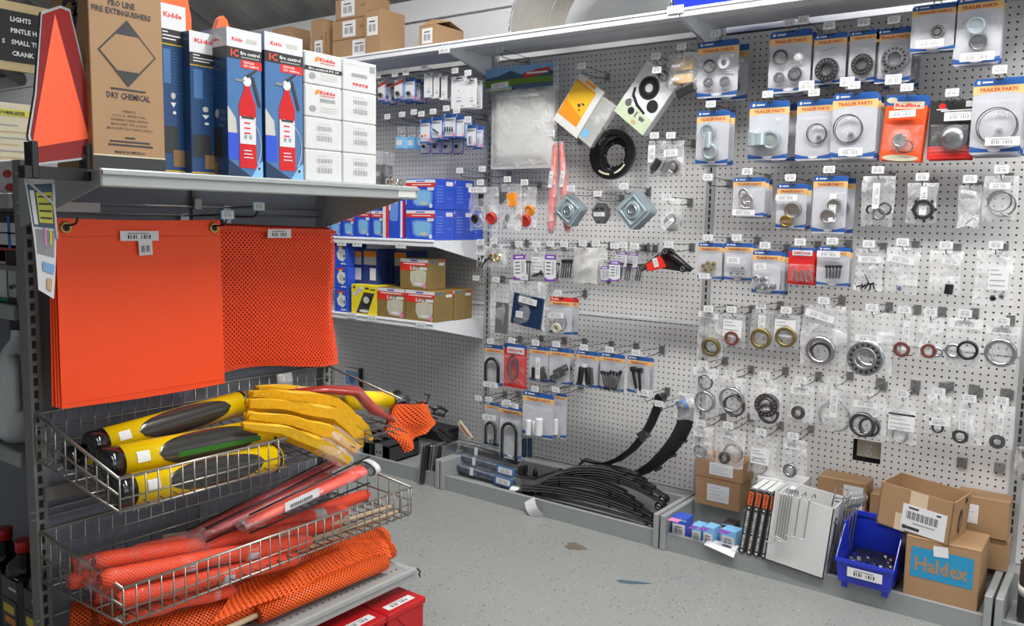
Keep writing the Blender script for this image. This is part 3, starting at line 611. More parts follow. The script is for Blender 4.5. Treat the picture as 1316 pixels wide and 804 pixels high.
# ---- fourth row
pack('small trailer card with five brass nuts, fourth row', (898, 312, 929, 359), items=[('nut', 905, 341, 3.6, 'brass'), ('nut', 911, 338, 3.6, 'brass'), ('nut', 918, 339, 3.8, 'brass'), ('nut', 908, 346, 3.6, 'brass'), ('nut', 915, 346, 3.8, 'brass')], labels=[(908, 354, 14, 7)], n=1)
pack('small trailer card with loose silver nuts and purple dot, fourth row', (932, 312, 968, 361), items=[('nut', 941, 350, 3.2, 'bright_steel'), ('nut', 949, 351, 3.4, 'bright_steel'), ('nut', 955, 344, 3.2, 'bright_steel'), ('nut', 956, 351, 3.6, 'bright_steel')], labels=[(945, 334, 17, 8)], n=1)
pack('trailer card with five large silver ball nuts, hanging lowest of fourth row', (968, 322, 1004, 378), .23, items=[('ball', 974.5, 357, 4.8, 'bright_steel'), ('ball', 985.5, 360, 6, 'bright_steel'), ('ball', 979, 370, 6, 'bright_steel'), ('ball', 990, 371, 5, 'bright_steel'), ('ball', 996, 368, 4.5, 'steel')], labels=[(979.5, 342, 15, 8, .1)], n=2, dy=.045)
pack('red card with small silver bolts, fourth row', (1014, 318, 1048, 365), .2, 'redtp', items=[('bolt', 1021+i*5.5, 353+(i % 2)*2, 2.6, 6.5, 'bright_steel', .2-.12*i) for i in range(5)], n=1, blz=(.45, .95))
pack('trailer card with black studs bunched together, fourth row', (1051, 317, 1093, 368), items=[('bolt', 1064+i*4.2, 349, 2.6, 8.5, 'black', .03*(i-2)) for i in range(5)], labels=[(1067, 326, 30, 8)], n=1)
bag('clear bag with black bits at its bottom, fourth row', (1100, 320, 1137, 374), items=[('bolt', 1106+i*4.5, 367+(i % 2), 2, 4.5, 'black', 1.3-.4*i) for i in range(5)]+[('line', 1112, 352, 1118, 364, 'black', .8)], labels=[(1119, 333, 29, 8)])
bag('clear bag with a long clear tube with blue tip, fourth row', (1140, 318, 1183, 378), items=[('rod', 1162, 356, 5, 18, 'blister_film', .15), ('ball', 1157, 370, 3.2, 'navy')], labels=[(1160, 333, 34, 9, -.15)], puff=.02)
bag('clear bag with a single black plug, fourth row', (1196, 322, 1238, 380), items=[('rod', 1221, 371, 5.2, 6.5, 'black', .1)], labels=[(1224, 336, 24, 7, -.1)])
bag('tall clear bag with printed slip and small nuts, fourth row far right', (1255, 322, 1306, 392), items=[('nut', 1276, 382, 4, 'dark_steel'), ('nut', 1287, 380, 3.5, 'steel')], labels=[(1284, 357, 26, 30, 0, 'big')])
# ---- fifth row (bagged seals)
bag('bag with dark brass-edged seal cup, leftmost of the fifth row', (898, 402, 930, 460), items=[('ring', 916, 445, 12.5, 'gold_seal', .66, .3), ('ring', 916, 445, 10.5, 'black', .75, .3)], labels=[(912.5, 404, 26, 7, -.08)])
bag('bag with small brown seal under a large white label, fifth row', (928, 403, 959, 446), items=[('ring', 942.5, 434, 9.5, 'brown_seal', .65)], labels=[(943.5, 421, 24, 22, -.03, 'big')])
bag('bag with gold seal and upright sticker, fifth row', (966, 398, 996, 449), items=[('ring', 980, 434, 13.5, 'gold_seal', .68)], labels=[(981, 415, 9, 26)])
bag('bag with gold seal half covered by wide label, fifth row', (997, 404, 1029, 447), items=[('ring', 1012, 432, 13.5, 'gold_seal', .7)], labels=[(1011, 421, 27, 22, 0, 'big')])
bag('large bag with tall steel bearing cup and slanted sticker', (1032, 392, 1090, 473), .22, items=[('ring', 1057, 449, 18.5, 'steel', .72), ('ring', 1057, 452, 13.5, 'dark_steel', .8)], labels=[(1056, 405, 38, 9, -.25)], puff=.02)
bag('largest bag with triple steel bearing cup, middle of fifth row', (1094, 401, 1151, 480), .24, items=[('bearing', 1115, 459, 22, 'steel'), ('ring', 1119, 453, 17, 'bright_steel', .78)], labels=[(1119, 434, 35, 9), (1118, 454, 30, 9)], puff=.024)
bag('bag with red-brown seal and upright sticker', (1150, 404, 1178, 460), items=[('ring', 1160, 448, 10, 'brown_seal', .6), ('line', 1166, 456, 1174, 456, 'brown_seal', .8)], labels=[(1166, 430, 9, 38)])
bag('bag with brown seal and tilted upright sticker', (1181, 407, 1213, 461), items=[('ring', 1194.5, 450, 9.5, 'brown_seal', .6), ('ring', 1206, 452, 6.5, 'steel', .6)], labels=[(1193, 430, 9, 36, -.35)])
bag('bag with black ring and orange-dotted label, fifth row', (1219, 409, 1263, 471), items=[('ring', 1244.5, 449, 12.5, 'black', .74), ('ring', 1226, 450, 10, 'steel', .6)], labels=[(1241, 416, 40, 10)])
bag('bag with wide flat grey ring, rightmost of fifth row', (1268, 419, 1310, 472), items=[('ring', 1287, 452, 18.5, 'steel', .72)], labels=[(1289, 424, 40, 9)])
# ---- sixth row
bag('bag with one thin ring above a thicker ring, leftmost of sixth row', (891, 472, 923, 530), items=[('thin', 908, 490, 9.5, 'dark_steel'), ('ring', 908.5, 514, 13.5, 'steel', .8)], labels=[(906, 480, 24, 6, -.15)])
bag('bag with wide snap ring and tilted sticker, sixth row', (925, 484, 959, 533), items=[('ring', 943, 512, 16, 'steel', .86), ('ring', 946, 520, 14, 'dark_steel', .85)], labels=[(953, 503, 8, 25, .2)])
bag('bag with heavy black-edged bearing cone and cup, sixth row', (966, 487, 1005, 542), .22, items=[('bearing', 988, 519, 15, 'dark_steel'), ('ring', 990, 530, 13, 'dark_steel', .8)], labels=[(990, 521, 26, 9, .05)], puff=.02)
bag('bag with small bearing under wide sticker, sixth row', (1016, 493, 1048, 544), items=[('bearing', 1027.5, 529, 8.5, 'dark_steel')], labels=[(1030, 501, 24, 9, .03)])
bag('bag with very wide clear-edged ring, sixth row', (1054, 493, 1094, 554), items=[('thin', 1073, 534, 19.5, 'steel')], labels=[(1074, 517, 9, 36)], puff=.02)
bag('bag with deep steel bearing cup hanging above the outlet', (1094, 508, 1140, 565), .22, items=[('ring', 1110.5, 544, 16, 'dark_steel', .72), ('ring', 1110.5, 544, 12, 'bright_steel', .86), ('ring', 1119, 547, 13, 'dark_steel', .75)], labels=[(1114.5, 518, 31, 9)])
bag('bag with pale thin ring under printed white slip', (1141, 511, 1181, 569), items=[('thin', 1157.5, 558, 9.5, 'steel')], labels=[(1160, 529, 38, 7), (1160, 541, 34, 22, 0, 'big')])
bag('yellowish bag with small ring, sixth row', (1191, 508, 1224, 560), items=[('ring', 1206, 548, 7.5, 'dark_steel', .6)], labels=[(1208, 541, 25, 9, .05), (1194, 535, 9, 7)])
bag('bag with seal under long upright sticker, sixth row', (1226, 517, 1267, 571), items=[('ring', 1235, 559, 9.5, 'dark_steel', .55)], labels=[(1239, 538, 11, 39, .04)])
bag('rightmost bag of sixth row with small dark bearing', (1269, 520, 1306, 575), items=[('bearing', 1282.5, 566, 9, 'dark_steel')], labels=[(1286, 546, 8, 36, -.05)])
# ---- seventh row
bag('small bag with steel cup over the upper small carton', (890, 547, 918, 590), .21, items=[('ring', 902, 578, 9, 'steel', .75)], labels=[(904, 556, 19, 7, .05)])
bag('shiny bag with small bearing touching the brown cartons', (920, 550, 958, 600), .22, items=[('bearing', 933, 587, 7.5, 'dark_steel'), ('thin', 944, 580, 12, 'steel')], labels=[(940.5, 558, 19, 8, -.25)])
bag('bag with thin rings under wide white label, lowest row', (963, 559, 999, 609), items=[('thin', 976, 597, 11, 'zinc')], labels=[(979, 585, 24, 20, -.03, 'big')])
bag('lowest row bag with one small steel bearing', (1006, 564, 1038, 613), items=[('bearing', 1017, 603, 9, 'steel')], labels=[(1020, 571, 19, 8, .03)])
# bare hooks and stubs
def bare(wx, wy, d, lab, label=True):
    p = onY(wx, wy, 0); p.z -= .012; hook('', p, d, label, lab=lab)
bare(938, 236, .2, 'empty peg hook left of the third row of right bay')
bare(875, 105, .2, 'empty peg hook beside the brown paper bag'); bare(1055, 45, .19, 'upper peg hook behind the first large bearing card')
def stub(px, py, lab):
    p = onY(px, py, 0); t = thing('hook_plate', lab, 'hook plate', p, group='bare hook plates'); q = MB(); q.bbox(-.017, .017, -.008, 0, -.02, .02, 'zinc', .002); q.build('plate', t); q = MB(); q.box(-.008, .008, -.014, -.007, -.012, .010, 'zinc'); q.lathe([(.003, 0), (.003, -.012)], (0, -.006, .012), 'wire', 8); q.build('socket', t)
for (px, py, l) in ((1237, 593, 'bare hook plate below the sixth row, left one'), (1285, 600, 'bare hook plate below the sixth row, right one'), (1132, 491, 'zinc hook plate above the deep bearing cup bag'), (1177, 494, 'zinc hook plate above the printed slip bag'), (1213, 497, 'zinc hook plate above the yellowish bag'), (1252, 500, 'zinc hook plate above the long sticker bag'), (1293, 505, 'zinc hook plate above the rightmost sixth row bag')): stub(px, py, l)

# ================= MIDDLE BAY =================
G = 'goods hanging on the middle peg bay'
def box_thing(name, lab, cat, box, d, dep, m, tilt=0, art=None, group=None):
    """flat carton hung in a tilt about the view normal: box in px, returns root, frame"""
# clear vent cover with printed header
fr = Fr((630, 86, 716, 218), .12); w, h = fr.w, fr.h
t = thing('vent_lid', 'clear plastic vent lid with printed landscape header card, hanging top left', 'vent lid', fr.loc)
q = MB(); q.grid(lambda u, v: ((u-.5)*w*.94, -.03*(1 if .12 < u < .88 and .1 < v < .9 else .1), -h*.17-h*.82*v), 16, 16, 'frost_bag'); q.grid(lambda u, v: ((u-.5)*w*.94, -.002, -h*.17-h*.82*v), 2, 2, 'frost'); q.build('lid', t)
bagmesh(w, h*.98, .034, 5, 'clear_bag', back=False).build('bag_film', t)
q = MB(); hh = h*.22; q.box(-w/2, w/2, -.0385, -.036, -hh, 0, 'sky_print'); y = -.039
q.poly([(-w/2, -hh*.45), (-w*.3, -hh*.36), (-w*.12, -hh*.18), (w*.05, -hh*.40), (w*.3, -hh*.2), (w/2, -hh*.35), (w/2, -hh*.7), (-w/2, -hh*.7)][::-1], y, 'hill_print'); q.rect(-w/2, w/2, -hh*.86, -hh*.55, y-.0006, 'green_print'); q.rect(-w*.1, w/2, -hh, -hh*.80, y-.0008, 'hill_print'); q.rect(-w/2, -w*.05, -hh, -hh*.95, y-.0008, 'poster_yellow')
q.poly([(w*.08, -hh*.58), (w*.45, -hh*.38), (w*.45, -hh*.16), (w*.08, -hh*.34)], y-.0009, 'dull_red'); q.rect(w*.12, w*.42, -hh*.41, -hh*.33, y-.0012, 'paper'); q.barcode(-w*.28, -hh*.78, w*.26, hh*.24, y-.002, .05); q.build('header_card', t)
hook('the clear vent lid', fr.loc+Vector((-.06, 0, .04)), .2, lab='steel peg hook left of the two above the vent lid'); 
bare(755, 60, .2, 'empty peg hook between vent lid and orange package') if False else None
def tilted(name, lab, cat, cx, cy, d, w, h, dep, rot, artfn, m='card_white', partname='carton'):
    p = onY(cx, cy, -d); t = thing(name, lab, cat, p, (0, rot, 0)); q = MB(); q.bbox(-w/2, w/2, 0, dep, -h/2, h/2, m, .0015); q.build(partname, t); artfn(t, w, h); return t
# orange printed package: front panel plus grey side compartment
def art_o(t, w, h):
    q = MB(); q.rect(-w*.5, w*.5, -h*.5, h*.5, -.0005, 'frost'); q.rect(-w*.48, w*.30, -h*.34, h*.40, -.001, 'amber_print'); q.poly([(-w*.48, -h*.34), (w*.30, -h*.34), (w*.30, -h*.15), (-w*.48, -h*.02)], -.0015, 'orange_print'); q.rect(-w*.46, w*.28, h*.36, h*.385, -.002, 'orange_print'); q.rect(-w*.2, w*.2, h*.43, h*.49, -.0015, 'orange_print')
    q.disc(w*.02, h*.02, w*.06, h*.03, -.002, 'ink', 10); q.disc(w*.12, h*.08, w*.05, h*.02, -.002, 'ink', 10); q.disc(w*.1, -h*.05, w*.04, h*.02, -.002, 'dull_red', 8); q.build('printed_front', t)
t = tilted('mounting_kit', 'orange printed package in clear grey case hanging tilted, middle bay top', 'package', 743, 136, .16, .16, .24, .012, .62, art_o, 'frost', 'tray')
q = MB(); q.bbox(.076, .165, .004, .04, -.115, .10, 'frost_bag', .003); 
for z in (-.05, .02): q.rect(.08, .16, z, z+.002, .0035, 'greyink')
q.rect(.085, .125, -.095, -.06, .003, 'light_blue'); q.build('side_case', t)
hook('the tilted orange package', onY(758, 96, -.16)+Vector((.0, 0, 0)), .2)
# white brake kit carton with printed parts
def art_l(t, w, h):
    q = MB(); y = -.0008; q.rect(-w*.5, w*.5, -h*.5, -h*.2, y*.6, 'pale_green'); q.rect(-w*.5, w*.5, -h*.22, -h*.14, y*.7, 'card_white')
    q.ann(-w*.06, h*.17, w*.10, w*.27, y, 'dark_steel', 28); q.ann(-w*.06, h*.17, w*.17, w*.22, y-.0006, 'black', 28); q.disc(-w*.06, h*.17, w*.07, w*.07, y, 'paper', 16)
    q.disc(w*.28, -h*.03, w*.15, w*.15, y, 'dark_steel', 14)
    q.poly([(-w*.40, h*.02), (-w*.34, h*.05), (-w*.28, -h*.06), (-w*.05, -h*.15), (w*.22, -h*.19), (w*.22, -h*.23), (-w*.08, -h*.20), (-w*.33, -h*.10)], y, 'dark_steel')
    q.disc(-w*.30, -h*.23, w*.09, w*.09, y, 'zinc', 12); q.disc(-w*.12, -h*.31, w*.09, w*.09, y, 'dark_steel', 12); q.rect(w*.02, w*.06, -h*.36, -h*.25, y, 'zinc'); q.poly([(w*.14, -h*.28), (w*.32, -h*.28), (w*.28, -h*.36), (w*.24, -h*.33), (w*.18, -h*.36)], y, 'zinc'); q.disc(w*.10, -h*.43, w*.08, w*.05, y, 'kraft_light', 12)
    q.rect(-w*.34, -w*.22, -h*.125, -h*.118, y, 'ink'); q.rect(-w*.34, -w*.2, -h*.165, -h*.158, y, 'ink')
    q.ann(-w*.02, h*.44, w*.20, w*.22, y, 'ink', 24, .5); q.text('LMT', -w*.02, h*.44, h*.085, y-.0006, 'ink'); q.rect(w*.22, w*.40, h*.41, h*.43, y, 'greyink'); q.rect(w*.22, w*.34, h*.37, h*.385, y, 'greyink')
    q.build('printed_front', t)
tilted('brake_kit_carton', 'white and green brake kit carton printed with drum parts, hanging tilted', 'carton', 829, 126, .17, .185, .255, .045, .66, art_l, 'card_white')
hook('the tilted brake kit carton', onY(851, 84, -.17), .2)
# brown paper wrapped bag with grey wedge
t = bag('wrinkled bag with folded brown paper strips beside the top left trailer card', (860, 68, 899, 112), .20, items=[('slab', 880, 84, 12, 7, 'kraft_light', 0, .01), ('slab', 880, 102, 12, 6, 'kraft_light', .05, .01), ('slab', 884, 117, 12, 5, 'dark_steel', .35, .02)], labels=[(873, 86, 10, 3), (872, 103, 9, 3)], puff=.025, group=G)
# black brake drum
p = onY(789, 199, -.10); t = thing('brake_drum', 'black round brake drum hanging by its rim in the middle bay', 'brake drum', p, (math.radians(-4), 0, 0))
R0 = .112; q = MB()
q.lathe([(R0, .0), (R0*1.02, -.02), (R0*.99, -.030), (R0*.78, -.034), (R0*.74, -.026), (R0*.60, .012), (R0*.56, .014), (R0*.44, .013), (R0*.44, .020), (R0*.60, .026), (R0*.88, .018)], (0, 0, 0), 'gloss_black', 44, closed=True); q.build('drum', t)
q = MB()
for i in range(10): a = 2*PI*i/10; q.lathe([(R0*.035, 0), (R0*.035, -.003)], (R0*.48*math.cos(a), .0125, R0*.48*math.sin(a)), 'steel' if i % 2 else 'slot', 8)
q.build('bolt_holes', t)
q = MB(); 
for (a0, a1) in ((-2.2, -1.55), (-1.25, -.55)):
    pts = [(R0*.77*math.cos(a0+(a1-a0)*i/6), R0*.77*math.sin(a0+(a1-a0)*i/6)) for i in range(7)]+[(R0*.84*math.cos(a1+(a0-a1)*i/6), R0*.84*math.sin(a1+(a0-a1)*i/6)) for i in range(7)]
    q.poly(pts, -.0345, 'cream')
q.build('paper_strip', t)
bare(800, 168, .16, 'thick peg hook carrying the black brake drum', False)
# red wands
def wand(px0, py0, px1, py1, d, lab, r=.020):
    a = onY(px0, py0, -d); b_ = onY(px1, py1, -d); t = thing('red_strap', lab, 'strap', a, group='red straps in clear sleeves'); e = b_-a
    q = MB(); q.tube([(0, 0, 0), e*.1, e*.5, e*.9, e], [r*.45, r*.75, r, r*1.1, r*.6], 'strap_red', 10, flat=.8); q.build('strap_body', t); q = MB(); q.tube([(0, -.001, .01), e*.5, e*1.02], [r*.6, r*1.15, r*1.2], 'clear_bag', 10, cap=False); q.build('sleeve', t); q = MB(); q.barcode(e.x*.5+.001, e.z*.4, .022, .075, -r-.004, -.1); q.build('price_label', t); return t
wand(714, 184, 708, 300, .20, 'left red strap in clear sleeve hanging from the peg hook'); wand(721, 184, 730, 299, .17, 'right red strap in clear sleeve with its tip behind the zinc plates')
hook('the two red straps', onY(716, 180, -.2), .22)
# bags with cable and clearance lights
t = bag('bag with looped white cable and red lamps beside blue headlight boxes', (604, 240, 641, 296), .24, items=[('wire', 616, 278, 11, 'cable_white', 1.2, .0018), ('wire', 627, 275, 8, 'cable_white', 1.6, .0016), ('cap', 634, 280, 8, 'dull_red'), ('cap', 613, 281, 6, 'black'), ('slab', 620, 257, 3, 8, 'black')], labels=[(618.5, 244, 23, 7)], puff=.025, group=G)
t = bag('bag with square amber side light and white wire', (643, 236, 671, 295), .24, items=[('slab', 651, 254, 6.5, 7.5, 'bright_steel', .1, .012), ('slab', 661, 257, 5, 8.5, 'amber', .1, .02), ('wire', 656, 268, 8, 'cable_white', .9, .0015), ('slab', 652, 284, 2.5, 9, 'black', -.4)], puff=.025, group=G)
t = bag('bag with red and amber round lamps behind the amber light bag', (668, 240, 690, 294), .20, items=[('cap', 683, 270, 7, 'amber'), ('cap', 678, 283, 8, 'dull_red'), ('cap', 671, 280, 6, 'dull_red')], puff=.02, group=G)
# stacks of square pressed zinc plates
def plate_stack(lab, cx, cy, s_px, n, d, rot, m='blue_zinc', dy=.011):
    p = onY(cx, cy, -d); sc = (onY(cx, cy-10, -d).z-p.z)/10; s = s_px*sc
    t = thing('bearing_protector_stack', lab, 'plate', p); t.name = 'mounting_plate_stack'
    for i in range(n):
        q = MB(); q.T = Ry(rot) @ Matrix.Translation((0, i*dy*1.15, 0)); c = s*.15
        q.poly([(-s+c, -s), (s-c, -s), (s, -s+c), (s, s-c), (s-c, s), (-s+c, s), (-s, s-c), (-s, -s+c)], 0, m, .003)
        q.ring((0, -.004, 0), s*1.10, s*.92, .008, m, 4, R=Ry(PI/4), b=.3); q.ring((0, -.004, 0), s*.58, s*.36, .009, m, 24)
        for a, b_ in ((-1, -1), (1, -1), (1, 1), (-1, 1)): q.disc(a*s*.74, b_*s*.74, s*.055, s*.055, -.0008, 'slot', 8)
        if i == 0:
            q.ring((0, -.007, 0), s*.38, s*.22, .012, 'bright_steel', 20)
        q.build('plate', t)
    return t
plate_stack('left stack of square pressed zinc plates hanging diagonally', 730, 270, 16, 5, .21, PI/4-.12); hook('the left stack of zinc plates', onY(738, 250, -.2), .2)
plate_stack('larger right stack of square pressed zinc plates hanging diagonally', 813, 270, 19, 6, .21, PI/4+.05); hook('the larger stack of zinc plates', onY(806, 248, -.2), .2)
p = onY(770, 274, -.21); t = thing('bracket_stack', 'stack of oval zinc flange brackets between the two zinc plate stacks', 'bracket', p)
for i in range(4):
    q = MB(); q.T = Matrix.Translation((0, .012*i, 0)); q.poly([(-.036, .014), (-.036, -.014), (-.015, -.046), (.012, -.046), (.034, -.016), (.034, .016), (.013, .046), (-.012, .046)], 0, 'steel', .004)
    if i == 0: q.disc(-.012, .020, .010, .006, -.001, 'slot', 12); q.disc(.014, .020, .010, .006, -.001, 'slot', 12); q.disc(0, -.038, .004, .004, -.001, 'slot', 8); q.barcode(0, -.004, .056, .018, -.002)
    q.build('flange', t)
hook('the oval flange brackets', onY(771, 257, -.2), .19)
t = bag('two small bags of dark couplers left of the round zinc coupling', (834, 181, 856, 226), .20, items=[('rod', 846, 212, 5, 8, 'dark_steel', .6), ('rod', 841, 218, 3, 6, 'zinc', .3)], labels=[(841, 198, 9, 22)], puff=.02, group=G)
t = bag('bag with round zinc coupling, right of the brake drum', (852, 181, 880, 227), .20, items=[('cap', 868, 214, 9, 'bright_steel'), ('rod', 858, 214, 6, 7, 'steel', .5)], labels=[(866, 197, 18, 9, .05)], puff=.024, group=G)
p = onY(862, 286, -.20); t = thing('fuel_cap', 'round zinc cap in clear bag with slanted sticker', 'cap', p); q = MB(); q.lathe([(.030, .03), (.036, .028), (.038, .004), (.036, -.004), (.024, -.006), (.023, -.002), (0, -.002)], (0, 0, 0), 'zinc', 28, R=Rz(-.35)); q.build('cap_body', t); q = MB(); q.barcode(-.004, -.004, .062, .020, -.014, .75); q.build('price_label', t); bagmesh(.09, .15, .02, 9, 'clear_bag').build('bag_film', t, (.0, 0, .10)); hook('the bagged round zinc cap', onY(862, 262, -.19), .2)
# ---- row at y 340
bag('small bag of grey bolts at the upright, left one', (613, 316, 632, 345), .24, items=[('bolt', 618+i*3, 338-i % 2*3, 1.8, 7, 'dark_steel', .3*i) for i in range(4)], labels=[(621, 321, 11, 12)], group=G)
bag('small bag of brass fittings at the upright', (629, 314, 651, 343), .24, items=[('nut', 633+i % 3*5, 328+(i//3)*5, 3, 'brass', i) for i in range(6)], labels=[(642, 317, 13, 6)], group=G)
def boltpack(lab, box, d, tilt, cardbox, n=1):
    fr = Fr(box, d); t = thing('bolt_pack', lab, 'bolt pack', fr.loc, (0, tilt, 0), 'purple-edged bolt packs'); bagmesh(fr.w, fr.h, .016, box[0], 'smoke_wrap').build('bag_film', t)
    fc = Fr(cardbox, d); q = MB(); w, h = fc.w, fc.h; q.T = Matrix.Translation(fc.loc-fr.loc+Vector((0, -.020, 0)))
    q.poly([(-w/2, 0), (w/2, 0), (w/2, -h), (-w/2, -h)][::-1], 0, 'card_white', .0012); q.rect(-w/2, w/2, -h*.18, 0, -.0006, 'violet'); q.rect(-w/2, w/2, -h, -h*.86, -.0006, 'violet'); q.rect(-w*.32, w*.32, -h*.12, -h*.06, -.001, 'paper'); q.disc(0, -h*.86, w*.38, h*.08, -.0009, 'card_white', 14)
    for i in range(4): q.rect(-w*.36, w*.02, -h*(.28+.14*i)-h*.035, -h*(.28+.14*i), -.001, 'ink')
    q.rect(w*.18, w*.24, -h*.75, -h*.25, -.001, 'greyink'); q.rect(w*.31, w*.35, -h*.7, -h*.25, -.001, 'greyink'); q.build('insert_card', t)
    for i in range(3):
        q = MB(); x = fr.w*(.12+.13*i); q.lathe([(.003, -.04), (.003, .025), (.007, .025), (.007, .034)], (x, -.008, -fr.h*.62), 'dark_steel', 6, axis='z', R=Ry(.1)); q.build('bolt', t)
    hook(lab, fr.loc+Vector((0, 0, -.006)), d); return t
boltpack('tilted purple-edged bolt pack, leftmost of its row', (659, 319, 684, 360), .22, -.07, (662, 327, 678, 359))
bag('bag with ruled white slip and long bolts', (685, 319, 703, 361), .20, items=[('bolt', 694, 352, 3, 8, 'dark_steel', 1.2)], labels=[(694, 340, 17, 20, 0, 'big')], group=G)
boltpack('purple-edged bolt pack hanging straight right of ruled slip', (702, 319, 722, 363), .22, 0, (703.5, 327, 718, 361))
bag('bag of dark bolts beside the shiny white bag', (719, 319, 740, 362), .20, items=[('bolt', 724+i*3, 345, 2, 12, 'dark_steel', .1) for i in range(5)], film_='smoke_wrap', group=G)
bag('shiny opaque white bag, middle of the row', (738, 318, 769, 364), .22, film_='frost_bag', puff=.022, group=G); bag('milky bag behind the shiny white bag', (760, 318, 780, 364), .18, film_='frost_bag', puff=.02, group=G)
boltpack('small purple-edged pack tilted left, right of milky bag', (773, 335, 786, 364), .21, -.1, (774, 342, 785, 361))
boltpack('front purple-edged pack with four bolts, right group', (785, 322, 803, 362), .24, .0, (786.5, 335, 800, 361))
boltpack('purple-edged pack behind the right group', (795, 321, 815, 364), .20, .03, (795, 323, 809, 345))
boltpack('rearmost purple-edged pack of the right group', (810, 322, 829, 365), .17, .05, (811, 325, 823, 345))
# suspension equalizer
p = onY(860, 336, -.20); t = thing('suspension_equalizer', 'black forged suspension equalizer with red wrap, hanging right of bolt packs', 'suspension part', p)
def LP(px, py): a = onY(px, py, -.20)-p; return Vector((a.x, 0, a.z))
q = MB(); A, B_, D_ = LP(829, 343), LP(858, 323), LP(888, 347)
q.tube([A, (A+B_)/2, B_], [.012, .018, .020], 'black', 8, flat=.8); q.tube([B_, (B_+D_)/2, D_], [.022, .019, .015], 'black', 8, flat=.8); q.poly([(B_.x-.02, B_.z-.01), (A.x+.05, A.z-.0), (LP(880, 349).x, LP(880, 349).z), (D_.x, D_.z), (B_.x+.02, B_.z)], -.006, 'black', .03)
for P_ in (A, B_, LP(880, 345)): q.ring(tuple(P_), .015, .007, .05, 'black', 16); q.ring((P_.x, -.0255, P_.z), .009, .006, .002, 'zinc', 12)
q.build('arm', t)
q = MB(); q.poly([(LP(833, 340).x, LP(833, 340).z), (LP(836, 348).x, LP(836, 348).z), (LP(857, 343).x, LP(857, 343).z), (LP(851, 328).x, LP(851, 328).z)], -.024, 'label_red', .045); q.build('red_wrap', t); q = MB(); q.barcode(LP(846, 337).x, LP(846, 337).z, .038, .022, -.026, 1.9); q.build('price_label', t)
hook('the black suspension equalizer', onY(866, 322, -.18), .2)
# ---- row at y 400
bag('long clear bag with grey steel strip at the upright', (630, 364, 655, 428), .24, items=[('slab', 647, 408, 8, 20, 'zinc', -.03, .008)], labels=[], puff=.02, group=G)
bag('clear bag holding a folded black mud flap', (655, 361, 702, 428), .24, items=[('slab', 680, 399, 19, 20, 'navy_dark', -.12, .012)], labels=[(683, 386, 23, 8, -.15), (672, 403, 9, 8, -.05)], puff=.024, group=G)
pack('red-topped trailer card with white round bearing', (707, 382, 736, 430), .21, 'blue', var='red', items=[('ring', 717, 421, 7, 'cream', .45), ('wire', 722, 414, 9, 'black', 1.2, .002)], labels=[(718, 404.5, 20, 7, .04)], n=1, group=G, dy=.05)
# ---- row at y 470
pack('trailer card with black round U-bolt above white sticker', (623, 443, 647, 496), .22, items=[('ubolt', 635, 475, 8, 15, 'black', 2.2)], labels=[(634, 493, 19, 7)], group=G, blz=(.25, .9))
pack('orange card with coiled black safety chain', (648, 442, 677, 498), .22, 'redtp', items=[('wire', 661, 472, 8, 'black', 1.9, .004), ('wire', 663, 474, 5, 'dark_steel', 2.4, .004)], group=G, blz=(.25, .95))
pack('trailer card with black shackle parts and upright sticker', (681, 445, 705, 491), .22, items=[('rod', 689, 478, 3, 7, 'black'), ('slab', 699, 479, 4, 8, 'black', .3)], labels=[(694.5, 472, 6, 27)], group=G, n=1)
pack('trailer card with dark slanted shackle plates', (706, 447, 733, 494), .22, items=[('slab', 718, 482, 10, 4, 'black', .5, .006), ('slab', 722, 475, 10, 4, 'black', .5, .006), ('nut', 713, 487, 2, 'zinc'), ('nut', 729, 472, 2, 'zinc')], group=G, n=1)
pack('trailer card with black shackles behind upright sticker, left of three', (741, 451, 769, 498), .22, items=[('rod', 750, 481, 4, 11, 'black', .1), ('rod', 759, 482, 4, 11, 'black', -.1)], labels=[(754.5, 480, 6, 27)], group=G, n=1)
pack('trailer card with two bunches of black bolts, middle of three', (772, 454, 803, 503), .22, items=[('bolt', 778+i*3.2, 487+(i % 3), 2.4, 12, 'black', .08*(i-3)) for i in range(7)]+[('nut', 797, 500, 2.5, 'zinc')], group=G)
pack('trailer card with black slanted shackle bolts, right of three', (807, 458, 836, 506), .22, items=[('bolt', 818, 484, 4, 14, 'black', -.25), ('bolt', 825, 486, 4, 14, 'black', -.1)], labels=[(830, 503, 15, 8)], group=G, n=1)
# ---- row at y 550
pack('lowest left trailer card with dark chain link, at the upright', (623, 517, 643, 574), .22, items=[('ubolt', 633, 556, 6, 14, 'black', 2), ('ring', 634, 567, 4, 'dark_steel', .5)], labels=[(632, 535, 17, 7, .05)], group=G)
pack('lowest trailer card with tall black U-bolt touching the tray ledge', (643, 521, 671, 590), .24, items=[('ubolt', 657, 566, 9, 23, 'black', 2.2)], labels=[(659, 519, 22, 6, -.05)], group=G, hdr=1.0, blz=(.26, .97))
pack('trailer card with two white grease tubes', (672, 504, 712, 562), .26, items=[('rod', 683, 548, 4, 10, 'card_white'), ('rod', 690, 549, 3, 9, 'card_white'), ('rod', 697, 547, 5, 11, 'card_white')], group=G, blz=(.3, .9))
pack('trailer card with white tube right of the two grease tubes', (708, 505, 729, 563), .20, items=[('rod', 717, 547, 4, 10, 'card_white')], group=G)
bag('dark clear bag hanging under the grease tube card', (670, 556, 691, 589), .20, items=[('rod', 677, 574, 3, 12, 'navy_dark'), ('rod', 684, 574, 3, 12, 'navy_dark')], film_='smoke_wrap', group=G)
bare(877, 512, .2, 'peg hook from which the wide black spring hangs'); bare(858, 502, .2, 'peg hook from which the narrow black spring hangs')
